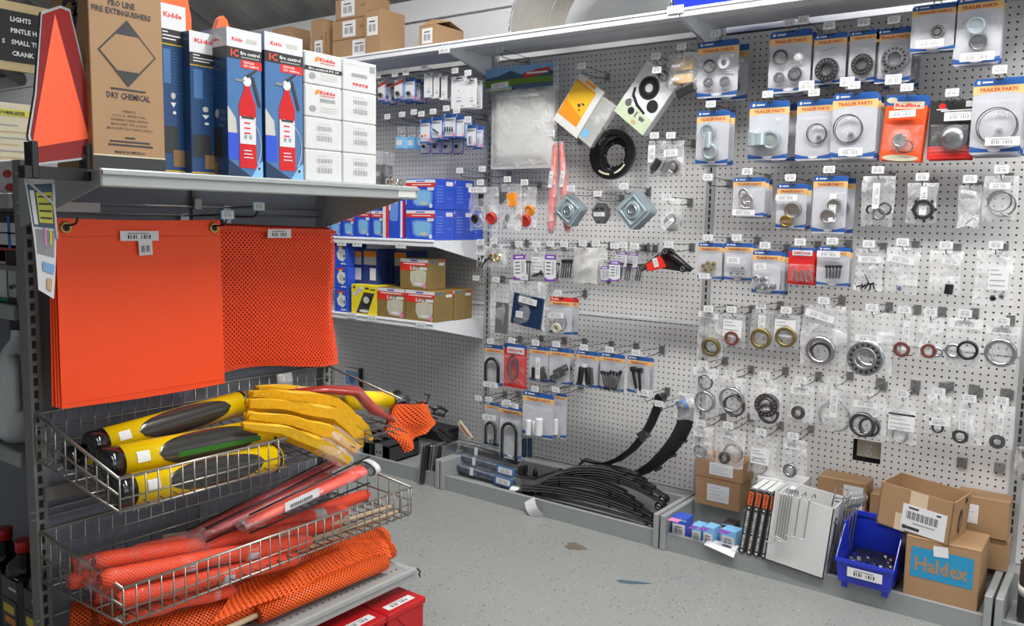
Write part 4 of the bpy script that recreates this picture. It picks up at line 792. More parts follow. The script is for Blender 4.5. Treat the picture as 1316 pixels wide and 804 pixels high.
# ================= LEFT BAY small packs =================
GL = 'small electrical packs in the left bay'
L1 = [((486, 104, 496, 131), 'smallred', 'red-striped small pack leftmost of the upper row beside the white cartons'), ((507, 102, 519, 129), 'smallred', 'red-striped small pack second in the upper row'), ((520, 100, 534, 129), 'small', 'white small pack with metal clip third in the upper row'), ((545, 94, 557, 125), 'white', 'narrow white card first of three, upper row'), ((556, 95, 567, 126), 'white', 'narrow white card second of three, upper row'), ((565, 98, 575, 128), 'white', 'narrow white card third of three, upper row'), ((580, 98, 600, 139), 'white', 'large white card with drawn spark plug, upper row'), ((600, 101, 613, 138), 'white', 'grey-white card right of the large white card')]
for i, (b_, st, lab) in enumerate(L1):
    pack(lab, b_, .27, st, items=([('nut', (b_[0]+b_[2])/2, b_[3]-9, 3.5, 'steel')] if st.startswith('small') else ()), n=2 if i in (0, 1, 2) else 1, group=GL, hooked=i not in (4, 5), dy=.04, dep=.012)
L2 = [((540, 153, 554, 184), 'small', 'small pack with red and amber bulbs, left of lower row'), ((555, 150, 569, 179), 'small', 'small pack with long fuse, lower row'), ((571, 146, 587, 177), 'small', 'small pack with four dark fuses, lower row'), ((586, 149, 598, 177), 'small', 'small pack half hidden behind the four-fuse pack'), ((600, 160, 613, 189), 'small', 'small pack hanging alone at the right end of lower row')]
for i, (b_, st, lab) in enumerate(L2):
    it = [[('ball', 545, 175, 1.6, 'label_red'), ('ball', 549, 174, 1.6, 'amber')], [('line', 558, 166, 565, 171, 'navy', 1.2)], [('rod', 574+3*k, 166, 1, 3, 'navy_dark') for k in range(4)], [], [('rod', 607, 180, 2, 5, 'steel')]][i]
    pack(lab, b_, .27, st, items=it, n=2 if i < 3 else 1, group=GL, dy=.05, dep=.010)
for j, (x0, lab) in enumerate(((541, 'dark blue pack hanging low under the bulb pack'), (555, 'dark blue pack hanging low under the fuse pack'), (569, 'dark blue pack hanging low under the four-fuse pack'), (583, 'dark pack hanging low at the end of the low row'))):
    pack(lab, (x0, 176, x0+13, 198), .20, 'small', items=[('nut', x0+5, 188, 2.5, 'dark_steel')], group=GL, hooked=False, dep=.012)
fr = Fr((506, 158, 532, 185), .25)
for j in range(3):
    t = thing('lamp_pack', ('light blue pack of clear bulbs', 'second light blue bulb pack', 'third light blue bulb pack, partly hidden')[j]+', lower row left', 'bulb pack', fr.loc+Vector((.045*j-.03, .03*j, 0)), group='light blue bulb packs'); q = MB(); q.bbox(-.03, .03, 0, .03, -.13, -.07, 'light_blue', .002); q.rect(-.022, .018, -.112, -.085, -.0006, 'card_white'); q.build('carton', t)
    for k in range(3):
        q = MB(); q.lathe([(0, .03), (.009, .026), (.011, .015), (.007, 0), (.006, -.02)], (-.02+.02*k, .014, -.04), 'blister_film', 10, axis='z'); q.lathe([(.0065, -.012), (.0065, 0)], (-.02+.02*k, .014, -.06), 'steel', 8, axis='z'); q.build('bulb', t)
for (lx, ly, lab) in ((498, 150, 'first from the left'), (517, 147, 'second from the left'), (532, 144, 'third from the left')):
    p = onY(lx, ly, -.27); hook('', Vector((p.x, 0, p.z-.028)), .24, lab='peg hook with white tag above the bulb packs, '+lab)
for (lx, ly, lab) in ((591, 219, 'left of two above the stacked blue boxes'), (620, 217, 'right of two above the stacked blue boxes'), (612, 357, 'right of the gold boxes'), (615, 511, 'low in the left bay near the upright')):
    p = onY(lx, ly, -.22); hook('', Vector((p.x, 0, p.z-.028)), .19, lab='empty peg hook with white tag '+lab)
# ================= SHELF GOODS IN THE LEFT BAY =================
class Bx:
    """carton standing on a surface: front-left/right pixel columns and top row, at front plane Y=-d and base height z"""
    def __init__(s, x0, x1, ytop, d, z, dep, xs=None):
        ym = ytop+8; P = onY(x0, ym, -d); Q = onY(x1, ym, -d); T = onY((x0+x1)/2, ytop, -d)
        s.w = Q.x-P.x; s.h = T.z-z; s.loc = Vector(((P.x+Q.x)/2, -d, z)); s.dep = dep
        if xs: # right side's far pixel column gives the depth
            s.dep = onX(xs, ytop+10, Q.x).y+d
def side(q, w, dep, fn):
    """run drawing fn in the frame of the +X side (local x runs to the back)"""
    T0 = q.T.copy(); q.T = T0 @ Matrix.Translation((w/2, dep/2, 0)) @ Rz(PI/2); fn(q); q.T = T0
def carton(name, lab, cat, b, m, art=None, group=None, rot=0, bev=.0015):
    t = thing(name, lab, cat, b.loc, (0, 0, rot), group); q = MB(); q.bbox(-b.w/2, b.w/2, 0, b.dep, 0, b.h, m, bev); cb = q.build('carton', t)
    if art: q = MB(); art(q, b.w, b.h, b.dep); q.build('printed_face', cb)
    return t
def art_headlight(q, w, h, dep):
    q.rect(-w/2, w/2, h*.87, h*.97, -.0006, 'paper'); q.rect(-w/2, w/2, h*.74, h*.87, -.0006, 'label_red'); q.rect(-w*.3, w*.36, h*.79, h*.82, -.001, 'paper'); q.rect(-w*.15, w*.15, h*.90, h*.935, -.001, 'box_blue')
    rr = [(-.30, .60), (-.25, .18), (-.12, .10), (.28, .10), (.40, .20), (.42, .55), (.30, .64), (-.15, .66)]
    q.poly([(a*w, b_*h) for a, b_ in rr], -.0008, 'box_light_blue'); q.poly([(a*w*.8+.012*w, b_*h*.85+.05*h) for a, b_ in rr], -.0012, 'light_blue'); q.disc(w*.12, h*.2, w*.13, h*.06, -.0016, 'bulb_grey', 10); q.disc(w*.36, h*.12, w*.06, w*.06, -.0016, 'card_white', 10); q.rect(w*.24, w*.46, h*.62, h*.72, -.001, 'card_white')
    def sd(q):
        for x in (-.3, .2): q.rect(dep*x-.015, dep*x+.015, h*.3, h*.86, -.0006, 'box_light_blue') if False else None
        q.rect(dep*.05, dep*.40, h*.78, h*.92, -.0006, 'card_white')
        for i in range(6): q.rect(-dep*.42, -dep*.1, h*(.25+.1*i), h*(.25+.1*i)+.004, -.0006, 'box_light_blue')
        q.rect(dep*.1, dep*.35, h*.35, h*.37, -.0006, 'box_light_blue')
    side(q, w, dep, sd)
Z1, Z2 = 1.246, .841
GB = 'blue headlight boxes on the upper shelf'
for (x0, x1, yt, d, xs, lab) in ((422, 438, 277, .385, None, 'small blue headlight box with white sticker, leftmost seen beside the mesh flag'), (439.5, 455, 276.5, .385, None, 'small blue headlight box second from the left'), (456, 475.5, 269, .385, None, 'taller blue headlight box third from the left'), (477, 492, 270, .385, None, 'blue headlight box fourth, partly behind the upright box')):
    b_ = Bx(x0, x1, yt, d, Z1, .13); carton('headlight_box', lab, 'box', b_, 'box_blue', art_headlight, GB)
def art_vert(q, w, h, dep):
    q.rect(-w*.48, -w*.30, h*.02, h*.98, -.0006, 'paper'); q.rect(-w*.30, -w*.14, h*.02, h*.98, -.0006, 'label_red'); q.rect(-w*.12, -w*.02, h*.72, h*.92, -.0009, 'paper')
    q.poly([(-w*.05, h*.95), (-w*.08, h*.5), (w*.05, h*.44), (w*.38, h*.46), (w*.42, h*.9)], -.0008, 'box_light_blue'); q.disc(w*.3, h*.93, w*.09, h*.04, -.0012, 'card_white', 10)
    def sd(q): q.rect(-dep*.42, -dep*.1, h*.04, h*.96, -.0006, 'paper'); q.rect(-dep*.05, dep*.35, h*.04, h*.96, -.0006, 'label_red')
    side(q, w, dep, sd)
b_ = Bx(491.5, 514, 256, .395, Z1, .1, 521.5); carton('headlight_box', 'tall blue headlight box standing on end at the shelf front', 'box', b_, 'box_blue', art_vert, GB)
base = Bx(522, 559, 272, .38, Z1, .19, 584)
for k in range(2):
    for j in range(3 if k == 0 else 2):
        b_ = Bx(522, 559, 272, .38, Z1, .19, 584); b_.h = .148; b_.loc = Vector((b_.loc.x+.002*j, -.38+(b_.dep+.003)*j, Z1+k*.150)); 
        if b_.loc.y+b_.dep > -.01: b_.dep = max(.05, -.012-b_.loc.y)
        carton('headlight_box', '%s blue headlight box, %s level of the stack right of the upright box' % (('front', 'middle', 'rearmost')[j], ('lower', 'upper')[k]), 'box', b_, 'box_blue', art_headlight, GB)
b_ = Bx(485, 508, 250, .17, Z1, .12); carton('headlight_box', 'large blue headlight box standing behind the upright box', 'box', b_, 'box_blue', art_headlight, GB)
for i, x in enumerate((424, 446)):
    b_ = Bx(x, x+19, 262, .20, Z1, .17); carton('headlight_box', ('left', 'right')[i]+' blue box in the second row behind the small headlight boxes', 'box', b_, 'box_blue_dark' if i else 'box_blue', art_headlight, GB)
b_ = Bx(467, 484, 258, .22, Z1, .18); carton('headlight_box', 'dark blue box with small labels behind the third headlight box', 'box', b_, 'box_blue_dark', None, GB)
b_ = Bx(597, 640, 290, .10, Z1, .08); b_.loc = Vector((-.13, -.36, Z1)); b_.w = .16; b_.dep = .13; b_.h = .07
# lower shelf
def art_white_lamp(q, w, h, dep):
    q.poly([(-w*.1, h*.8), (w*.32, h*.72), (w*.36, h*.35), (w*.15, h*.2), (-w*.2, h*.3), (-w*.32, h*.55)], -.0006, 'card_white'); q.disc(w*.05, h*.5, w*.14, h*.14, -.001, 'bulb_grey', 12); q.disc(w*.26, h*.45, w*.06, h*.09, -.0012, 'ink', 8)
    q.rect(-w*.3, w*.3, h*.86, h*.92, -.0006, 'label_red'); q.rect(0, w*.4, h*.08, h*.14, -.0006, 'card_white'); q.rect(-w*.15, w*.1, h*.78, h*.85, -.001, 'pack_yellow')
GW = 'blue work lamp boxes stacked at the left of the lower shelf'
for k in range(3):
    b_ = Bx(430, 446.5, 373, .385, Z2, .14); b_.h = .122; b_.loc.z = Z2+k*.1235; carton('work_lamp_box', 'blue box printed with a white lamp, %s of three' % ('bottom', 'middle', 'top')[k], 'box', b_, 'box_blue', art_white_lamp, GW)
def art_dark(q, w, h, dep):
    q.rect(-w*.44, w*.44, h*.88, h*.97, -.0006, 'amber'); q.rect(-w*.44, w*.44, h*.76, h*.88, -.0006, 'bulb_grey'); q.rect(0, w*.42, h*.52, h*.71, -.0006, 'card_white')
    for i in range(4): q.rect(-w*.4+w*.2*i, -w*.28+w*.2*i, h*.05, h*.42, -.0006, 'box_blue')
for i, (x0, x1) in enumerate(((447.5, 465.5), (466.5, 484.5))):
    b_ = Bx(x0, x1, 320, .33, Z2, .15); carton('dark_blue_box', 'dark blue box with pale label, %s one behind the yellow box' % ('left', 'right')[i], 'box', b_, 'box_blue_dark', art_dark, 'dark blue boxes on the lower shelf')
for i in range(2):
    b_ = Bx(487+19*i, 504+19*i, 322, .24, Z2, .16); carton('dark_blue_box', 'plain shadowed dark blue box, %s one behind the gold boxes' % ('left', 'right')[i], 'box', b_, 'box_blue_dark', art_dark if i else None, 'dark blue boxes on the lower shelf')
def art_yellow(q, w, h, dep):
    q.poly([(-w*.30, h*.04), (w*.15, h*.04), (w*.42, h*.74), (0, h*.76)], -.0006, 'ink'); q.poly([(-w*.1, h*.28), (w*.05, h*.66), (w*.34, h*.64), (w*.2, h*.25)], -.001, 'dark_steel'); q.disc(w*.02, h*.12, w*.2, h*.05, -.001, 'card_white', 12); q.disc(w*.1, h*.5, w*.12, h*.12, -.0014, 'bulb_grey', 12)
    q.disc(-w*.38, h*.9, w*.05, h*.045, -.001, 'ink', 8); q.rect(w*.05, w*.2, h*.86, h*.92, -.001, 'ink'); q.rect(w*.25, w*.45, h*.84, h*.88, -.001, 'ink'); q.barcode(-w*.22, h*.78, w*.42, h*.13, -.0012, .6)
b_ = Bx(451.5, 484, 366, .385, Z2, .18); carton('fog_lamp_box', 'yellow box with black lamp picture on the lower shelf', 'box', b_, 'pack_yellow', art_yellow)
def art_gold(q, w, h, dep):
    q.rect(-w/2, w/2, h*.88, h*.985, -.0006, 'card_white'); q.rect(-w/2, w/2, h*.77, h*.88, -.0006, 'label_red'); q.rect(-w*.38, w*.4, h*.81, h*.845, -.001, 'paper'); q.rect(-w*.12, w*.12, h*.91, h*.955, -.001, 'box_blue')
    q.rect(-w/2, -w*.02, h*.60, h*.77, -.0006, 'label_red'); q.text('Lite', w*.02, h*.695, h*.16, -.0012, 'paper', width=w*.3); q.rect(w*.2, w*.46, h*.64, h*.73, -.0008, 'card_white')
    rr = [(-.12, .58), (-.14, .3), (-.04, .10), (.36, .08), (.44, .3), (.44, .6), (.2, .64)]
    q.poly([(a*w, c*h) for a, c in rr], -.0008, 'cream'); q.poly([(a*w*.8+.03*w, c*h*.85+.05*h) for a, c in rr], -.0012, 'bulb_grey'); q.disc(w*.16, h*.38, w*.13, h*.13, -.0016, 'cream', 14); q.disc(w*.17, h*.18, w*.15, h*.05, -.0018, 'paper', 12); q.disc(w*.40, h*.12, w*.06, w*.07, -.002, 'pink', 10)
    def sd(q):
        q.rect(dep*.1, dep*.42, h*.78, h*.87, -.0006, 'card_white'); q.rect(dep*.3, dep*.45, h*.90, h*.96, -.0006, 'label_red'); q.rect(-dep*.42, -dep*.08, h*.88, h*.94, -.0006, 'mid_blue')
        for i in range(6): q.rect(-dep*.4, dep*.35, h*(.2+.09*i), h*(.2+.09*i)+.0025, -.0006, 'kraft_dark')
    side(q, w, dep, sd)
GG = 'gold headlamp boxes on the lower shelf'
b_ = Bx(485, 520, 370, .385, Z2, .17); carton('headlamp_box', 'gold headlamp box beside the yellow box, left of two', 'box', b_, 'gold_box', art_gold, GG)
b_ = Bx(521, 558.5, 373, .385, Z2, .17, 582.5); hB = b_.h; dB = b_.dep; carton('headlamp_box', 'gold headlamp box at the right end of the lower shelf front', 'box', b_, 'gold_box', art_gold, GG)
b2 = Bx(521, 558.5, 373, .385, Z2, .17); b2.loc.y += dB+.004; b2.loc.x += .004; b2.dep = min(dB, -.012-b2.loc.y); b2.h = hB; carton('headlamp_box', 'gold headlamp box directly behind the right end one', 'box', b2, 'gold_box', art_gold, GG)
b3 = Bx(514.5, 550, 334, .36, Z2, .16); b3.h = hB; b3.loc.z = Z2+hB+.001; b3.dep = dB*.95; carton('headlamp_box', 'gold headlamp box stacked on top of the gold boxes', 'box', b3, 'gold_box', art_gold, GG)

# ================= CARTONS ON THE TOP SHELF =================
ZT = 2.181
def art_carton(txt='ASS', code=None, lab=(0, 0, .5, .5), labrot=0):
    def f(q, w, h, dep):
        q.barcode(lab[0]*w, lab[1]*h, lab[2]*w, lab[3]*h, -.001, labrot, ink='ink')
        if txt: q.text(txt, w*.36, h*.55, h*.12, -.0008, 'kraft_dark', width=w*.16)
        if code: side(q, w, dep, lambda q: q.text(code, -dep*.32, h*.4, h*.13, -.0008, 'kraft_dark', rot=PI/2, width=h*.6))
        q.rect(-w/2, w/2, h*.985, h*.995, -.0004, 'kraft_dark')
    return f
GC = 'brown cartons on the top shelf'
def tcart(lab, x0, x1, yt, d, z, dep, xs, art): b_ = Bx(x0, x1, yt, d, z, dep, xs); return b_, carton('shipping_carton', lab, 'carton', b_, 'kraft', art, GC)
ZT2 = ZT
b_, _ = tcart('brown carton leftmost on the top shelf, half behind the white cartons', 350, 374, 36, .33, ZT, .2, 399, art_carton('', None, (-.2, .6, .4, .3)))
b_, _ = tcart('tall brown carton with dark number up its side, left of the stack', 399.5, 416, 25, .35, ZT, .2, 429, art_carton('ASS', 'B357400', (.1, .3, .6, .4)))
L3 = Bx(427, 471, 50, .33, ZT, .2, 500)
hL = L3.h; carton('shipping_carton', 'bottom brown carton of the stack of three on the top shelf', 'carton', L3, 'kraft', art_carton('', None, (.3, .5, .4, .8)), GC)
Lm = Bx(427, 471, 24, .33, ZT+hL+.001, .2, 500); hm = Lm.h; carton('shipping_carton', 'middle brown carton of the stack of three on the top shelf', 'carton', Lm, 'kraft', art_carton('S', None, (.0, .5, .38, .8)), GC)
Lt = Bx(431, 472, 2, .33, ZT+hL+hm+.002, .2, 501); Lt.h = hm*1.02; carton('shipping_carton', 'top brown carton of the stack of three on the top shelf', 'carton', Lt, 'kraft', art_carton('ASS', None, (-.1, .52, .42, .8)), GC)
L5 = Bx(469, 488.5, 12, .365, ZT, .2, 520.5); carton('shipping_carton', 'tall brown carton with upright label in front of the stack of three', 'carton', L5, 'kraft', art_carton('', None, (0, .62, .7, .42)), GC)
b6 = Bx(538.5, 560, 32, .34, ZT, .2, 596); t = carton('shipping_carton', 'brown carton with raised flap standing alone on the top shelf', 'carton', b6, 'kraft', art_carton('', None, (.0, .5, .62, .7)), GC)
q = MB(); w_, h_ = b6.w, b6.h; q.add([(-w_/2, 0, h_), (-w_/2, b6.dep*.5, h_+.055), (w_/2, b6.dep*.5, h_+.03), (w_/2, 0, h_)], [(0, 1, 2, 3)], 'kraft'); q.add([(-w_/2, b6.dep, h_), (-w_/2, b6.dep*.5, h_+.055), (w_/2, b6.dep*.5, h_+.03), (w_/2, b6.dep, h_)], [(0, 1, 2, 3)], 'kraft'); q.add([(-w_/2, 0, h_), (-w_/2, b6.dep, h_), (-w_/2, b6.dep*.5, h_+.055)], [(0, 1, 2)], 'kraft_dark'); q.build('flap', t)
# aluminium fender arch
p = Vector((.77, -.20, ZT)); t = thing('trailer_fender', 'rounded aluminium trailer fender standing on the middle top shelf', 'fender', p); q = MB()
R_ = .40; n = 36; W_ = .14
def arch(u, v): a = PI*u; return (-R_*1.0*math.cos(a), -W_+2*W_*v, R_*math.sin(a)*1.0)
q.grid(arch, n, 2, 'aluminium'); q.build('arch_skin', t); MT['steel']
for s_ in (-1, 1): q = MB(); q.tube([(-R_*math.cos(PI*i/n), s_*W_, R_*math.sin(PI*i/n)) for i in range(n+1)], .006, 'bright_steel', 6); q.build('rolled_rim', t)
q = MB(); q.grid(lambda u, v: (-(R_-.10*v)*math.cos(PI*u), W_-.002, (R_-.10*v)*math.sin(PI*u)), n, 1, 'aluminium'); q.build('side_lip', t)
p = onY(915, 1, -.33); t = thing('plastic_bin', 'bright blue plastic bin on the top shelf at the frame top', 'bin', (1.45, -.35, ZT)); q = MB(); q.bbox(-.27, .22, 0, .25, 0, .16, 'bin_blue', .006); q.build('bin_body', t); q = MB(); q.box(-.275, .225, -.008, .255, .15, .165, 'bin_blue'); q.build('rim', t)

# ================= TRAY GOODS =================
# leaf springs: stacked arched leaves with eyes
def leafspring(lab, P0, P1, rise, y, n, wd=.045, m='spring_black', z0=0, shr=.12, eye=True, mount=True):
    """P0,P1 ends in (x,z); rise of the arch; n leaves below each other"""
    t = thing('leaf_spring', lab, 'leaf spring', ((P0[0]+P1[0])/2, y, (P0[1]+P1[1])/2), group='leaf springs in the middle tray')
    c = Vector(((P0[0]+P1[0])/2, 0, (P0[1]+P1[1])/2)); dx = (P1[0]-P0[0])/2; dz = (P1[1]-P0[1])/2; L = math.hypot(dx, dz); ang = math.atan2(dz, dx); th = .0085
    for k in range(n):
        half = L*(1-shr*k); q = MB(); vs_ = []; N = 30
        for i in range(N+1):
            u = -1+2*i/N; x = u*half; zz = rise*(1-(x/L)**2)+.010*(x/L)**2-(-k)*(th+.0032)
            for (a, b_) in ((-wd/2, 0), (wd/2, 0), (wd/2, th), (-wd/2, th)): vs_.append((x*math.cos(ang)-(zz+b_)*math.sin(ang), a, x*math.sin(ang)+(zz+b_)*math.cos(ang)))
        fs = [(0, 3, 2, 1), (4*N, 4*N+1, 4*N+2, 4*N+3)]+[(4*i+j, 4*i+(j+1) % 4, 4*i+4+(j+1) % 4, 4*i+4+j) for i in range(N) for j in range(4)]
        q.add(vs_, fs, m); ev = []
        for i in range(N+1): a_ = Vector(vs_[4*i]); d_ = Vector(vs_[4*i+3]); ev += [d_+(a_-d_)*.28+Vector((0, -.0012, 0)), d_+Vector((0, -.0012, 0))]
        q.add(ev, [(2*i, 2*i+2, 2*i+3, 2*i+1) for i in range(N)], 'edge_glint'); q.build('leaf', t)  # highlight along each leaf's front top edge, put into the colour as a lighter strip
    if eye:
        for s_ in (-1, 1):
            q = MB(); cx, cz = s_*L*math.cos(ang)+.0, s_*L*math.sin(ang)+.004; q.ring((cx, 0, cz-.008), .021, .012, wd+.004, m, 20); ey = q.build('spring_eye', t); q = MB(); q.ring((cx, -wd/2-.005, cz-.008), .011, .006, .006, 'steel', 14); q.ring((cx, 0, cz-.008), .0125, .006, wd+.004, 'rubber', 14); q.build('bushing', ey)
    q = MB()
    for u in (-.42, .42):
        x = u*L; zz = rise*(1-u*u); T0 = q.T; q.T = Ry(-ang) @ Matrix.Translation((x, 0, zz+.018)); q.bbox(-.007, .007, -wd/2-.002, wd/2+.002, -.020, .0+n*.0085-.018, m, .001); q.T = T0
    q.build('clamp', t)
    return t
def XZ(px, py, Y): p = onY(px, py, Y); return (p.x, p.z)
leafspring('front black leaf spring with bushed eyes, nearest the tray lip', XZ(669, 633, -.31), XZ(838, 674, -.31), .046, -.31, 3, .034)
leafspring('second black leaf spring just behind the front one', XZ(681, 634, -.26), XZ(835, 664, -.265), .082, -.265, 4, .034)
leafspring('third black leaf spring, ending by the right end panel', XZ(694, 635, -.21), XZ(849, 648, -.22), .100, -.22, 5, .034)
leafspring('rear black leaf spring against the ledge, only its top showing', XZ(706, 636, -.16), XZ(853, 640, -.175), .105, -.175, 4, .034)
# slipper end hook spring
t = thing('slipper_spring', 'black slipper spring with curled end lying across the leaf springs', 'leaf spring', onY(700, 600, -.22)); base_ = onY(700, 600, -.22); q = MB()
pts = [onY(a, b_, -.22)-base_ for a, b_ in ((669, 603), (671, 608), (677, 612), (690, 614), (703, 609), (720, 603))]; q.tube(pts, .024, 'spring_black', 8, flat=.25, up=(0, 0, 1)); q.build('curved_leaf', t); q = MB(); a = onY(673, 603, -.22)-base_; q.bbox(a.x-.018, a.x+.010, a.y-.022, a.y+.022, a.z-.02, a.z+.018, 'spring_black', .002); a = onY(688, 606, -.19)-base_; q.lathe([(.014, -.02), (.012, .0), (0, .025)], tuple(a), 'spring_black', 10, axis='z'); q.build('end_hook', t)
# paper tags
def papertag(lab, pts, Y, m='paper'):
    P = [onY(a, b_, Y) for a, b_ in pts]; c = sum(P, Vector())/4; t = thing('paper_tag', lab, 'tag', c); P = [p-c for p in P]; q = MB()
    q.grid(lambda u, v: tuple((P[0]*(1-u)+P[1]*u)*(1-v)+(P[3]*(1-u)+P[2]*u)*v+Vector((.004*math.sin(PI*v), -.022*math.sin(PI*v), 0))), 4, 8, m); q.build('paper', t); return t
papertag('white paper tag hanging from the leaf springs over the tray lip', ((674, 645), (687, 638), (699, 661), (687, 667)), -.375)
papertag('white tag beside the left spring eye', ((658, 624), (668, 626), (666, 633), (655, 632)), -.30)
# bagged bars
for k in range(3):
    p = onY(622+2*k, 618-12*k, -.25+.03*k); L = .40; t = thing('wrapped_bar', ('bottom', 'middle', 'top')[k]+' plastic wrapped dark bar, left end of the middle tray', 'wrapped part', (p.x, -.25+.035*k, .075+.042*k), (0, math.radians(2), 0), 'plastic wrapped bars in the tray')
    q = MB(); q.bbox(-.20, .19, -.02, .02, 0, .03, 'navy_dark' if k < 2 else 'black', .006); q.lathe([(.009, -.024), (.012, -.022), (.012, .022), (.009, .024)], (-.18, 0, .015), 'zinc', 12); q.build('bar', t)
    q = MB(); q.bbox(-.215, .215, -.026, .026, -.003, .037, 'smoke_wrap', .008); q.build('plastic_wrap', t)
    q = MB(); q.box(-.07, -.05, -.028, -.026, -.002, .037, 'card_white'); q.build('tape', t)
    if k < 2:
        q = MB(); q.box(.09, .20, -.034, -.026, -.004, .038, 'mid_blue'); q.barcode(.145, .017, .085, .028, -.035); q.build('blue_label', t)
# narrow and wide hanging springs (hung on hooks, resting low)
def strap(lab, pts, Y0, Y1, r, m='rubber', fl=.2):
    N = len(pts); P = [onY(a, b_, Y0+(Y1-Y0)*i/(N-1)) for i, (a, b_) in enumerate(pts)]; t = thing('hanging_spring', lab, 'leaf spring', P[0]); q = MB()
    r_ = r if isinstance(r, list) else [r]*N; q.tube([p-P[0] for p in P], r_, m, 8, flat=fl, up=(0, 0, 1)); q.build('long_leaf', t); return t, P
t, P = strap('narrow black long spring hanging from a hook and bending left', [(849, 512), (845, 524), (836, 545), (826, 562), (812, 578), (795, 590), (778, 596), (760, 594), (750, 592)], -.20, -.10, .026, 'rubber')
q = MB(); q.ring((0, 0, .004), .020, .010, .05, 'black', 16); q.build('spring_eye', t); q = MB(); a = onY(829, 558, -.17)-P[0]; q.box(a.x-.02, a.x+.02, a.y-.03, a.y+.005, a.z-.02, a.z+.02, 'dark_steel', R=Ry(.9).to_3x3()); q.build('clip', t)
q = MB(); pp = [onY(a, b_, -.09)-P[0] for a, b_ in ((746, 596), (752, 590), (775, 597), (802, 604))]; q.tube(pp, .022, 'dark_steel', 8, flat=.3); q.build('lower_leaf', t)
t, P = strap('wide black long spring with blue strap, hanging at right', [(882, 524), (880, 545), (872, 562), (858, 580), (840, 597), (825, 606), (812, 611)], -.20, -.10, [.034, .036, .036, .034, .03, .026, .022], 'rubber', .25)
q = MB(); q.tube([Vector((-.03, 0, -.01)), Vector((-.035, -.01, .02)), Vector((-.01, -.01, .035)), Vector((.01, -.01, .0))], .009, 'strip_blue', 8); q.build('blue_strap', t); bagmesh(.11, .12, .02, 3, 'clear_bag').build('plastic_cover', t, (.01, -.01, .07))
for k in range(3): q = MB(); a = P[2+k]-P[0]; q.lathe([(.006, -.03), (.006, .03)], tuple(a+Vector((.025, 0, -.015))), 'black', 6); q.build('clip', t)
# --- left bay tray
p = onZ(588, 562, .149); t = thing('battery_box', 'black low plastic box at the right end of the left tray ledge', 'box', (-.20, -.10, .15), (0, 0, 0)); q = MB(); q.bbox(-.27, .02, -.01, .09, 0, .075, 'black', .004); q.build('box_body', t); q = MB(); q.box(-.27, .02, -.012, .092, .055, .06, 'gloss_black'); q.build('lid_seam', t)
for i, (x, l) in enumerate(((-.43, 'right'), (-.58, 'middle'), (-.72, 'left'))):
    t = thing('square_tube', l+' grey square steel tube lying end-on in the left tray', 'steel part', (x, -.34, .055), group='square steel tubes in the left tray'); q = MB()
    for (a, b_, c_, d_) in ((-.055, .055, 0, .006), (-.055, .055, .084, .09), (-.055, -.049, 0, .09), (.049, .055, 0, .09)): q.box(a, b_, 0, .22, c_, d_, 'dark_steel')
    q.build('tube_body', t); q = MB(); q.box(-.055, -.0, -.004, 0, 0, .09, 'zinc'); q.disc(-.040, .045, .007, .007, -.0046, 'slot', 10); q.disc(-.016, .045, .007, .007, -.0046, 'slot', 10); q.build('drilled_flange', t)
for i in range(6):
    t = thing('steel_strip', ('first', 'second', 'third', 'fourth', 'fifth', 'sixth')[i]+' grey upright flat strip leaning at the left tray end, counting from the left', 'steel part', (-.135+.0175*i, -.385+.03*(i//2), .01), (0, math.radians(7), 0), 'flat strips at the tray end'); q = MB(); q.bbox(0, .010, 0, .07+.02*(i % 3), 0, .20, ('zinc', 'dark_steel', 'steel')[i % 3], .001); q.build('strip', t)
p = onY(597, 553, -.12); t = thing('cream_handle', 'cream flat wooden handle leaning on the pegboard by the black box', 'handle', p, (0, -.85, 0)); q = MB(); q.bbox(-.014, .014, 0, .012, -.06, .06, 'cream', .002); q.rect(-.004, .004, -.04, .04, -.0006, 'dull_red'); q.build('handle', t)

# --- right tray goods
def kraftbox(lab, b_, art, rot=0, m='kraft', name='carton_box', group=None): return carton(name, lab, 'carton', b_, m, art, group, rot, .002)
def art_lab(x, z, w_, h_, lines=4, rot=0):
    def f(q, w, h, dep):
        q.barcode(x*w, z*h, w_*w, h_*h, -.001, rot, bars=False, lines=False)
        for i in range(lines): q.rect((x-w_*.42)*w, (x+w_*(.3 if i % 2 else .1))*w, (z+h_*(.3-.2*i))*h, (z+h_*(.3-.2*i))*h+.0015, -.0016, 'greyink')
        q.rect(-w/2, w/2, h*.99, h*.996, -.0005, 'kraft_dark')
    return f
G2 = 'two small brown cartons on the tray ledge'
b_ = Bx(894, 951, 616, .135, .150, .12, 965); hs = b_.h; b_.dep = .125; kraftbox('lower of two small stacked brown cartons with white labels', b_, art_lab(.02, .5, .5, .6), group=G2)
b_ = Bx(894, 955, 590, .135, .150+hs+.001, .12); b_.dep = .125; kraftbox('upper of two small stacked brown cartons with white labels', b_, art_lab(.05, .5, .5, .6), group=G2)
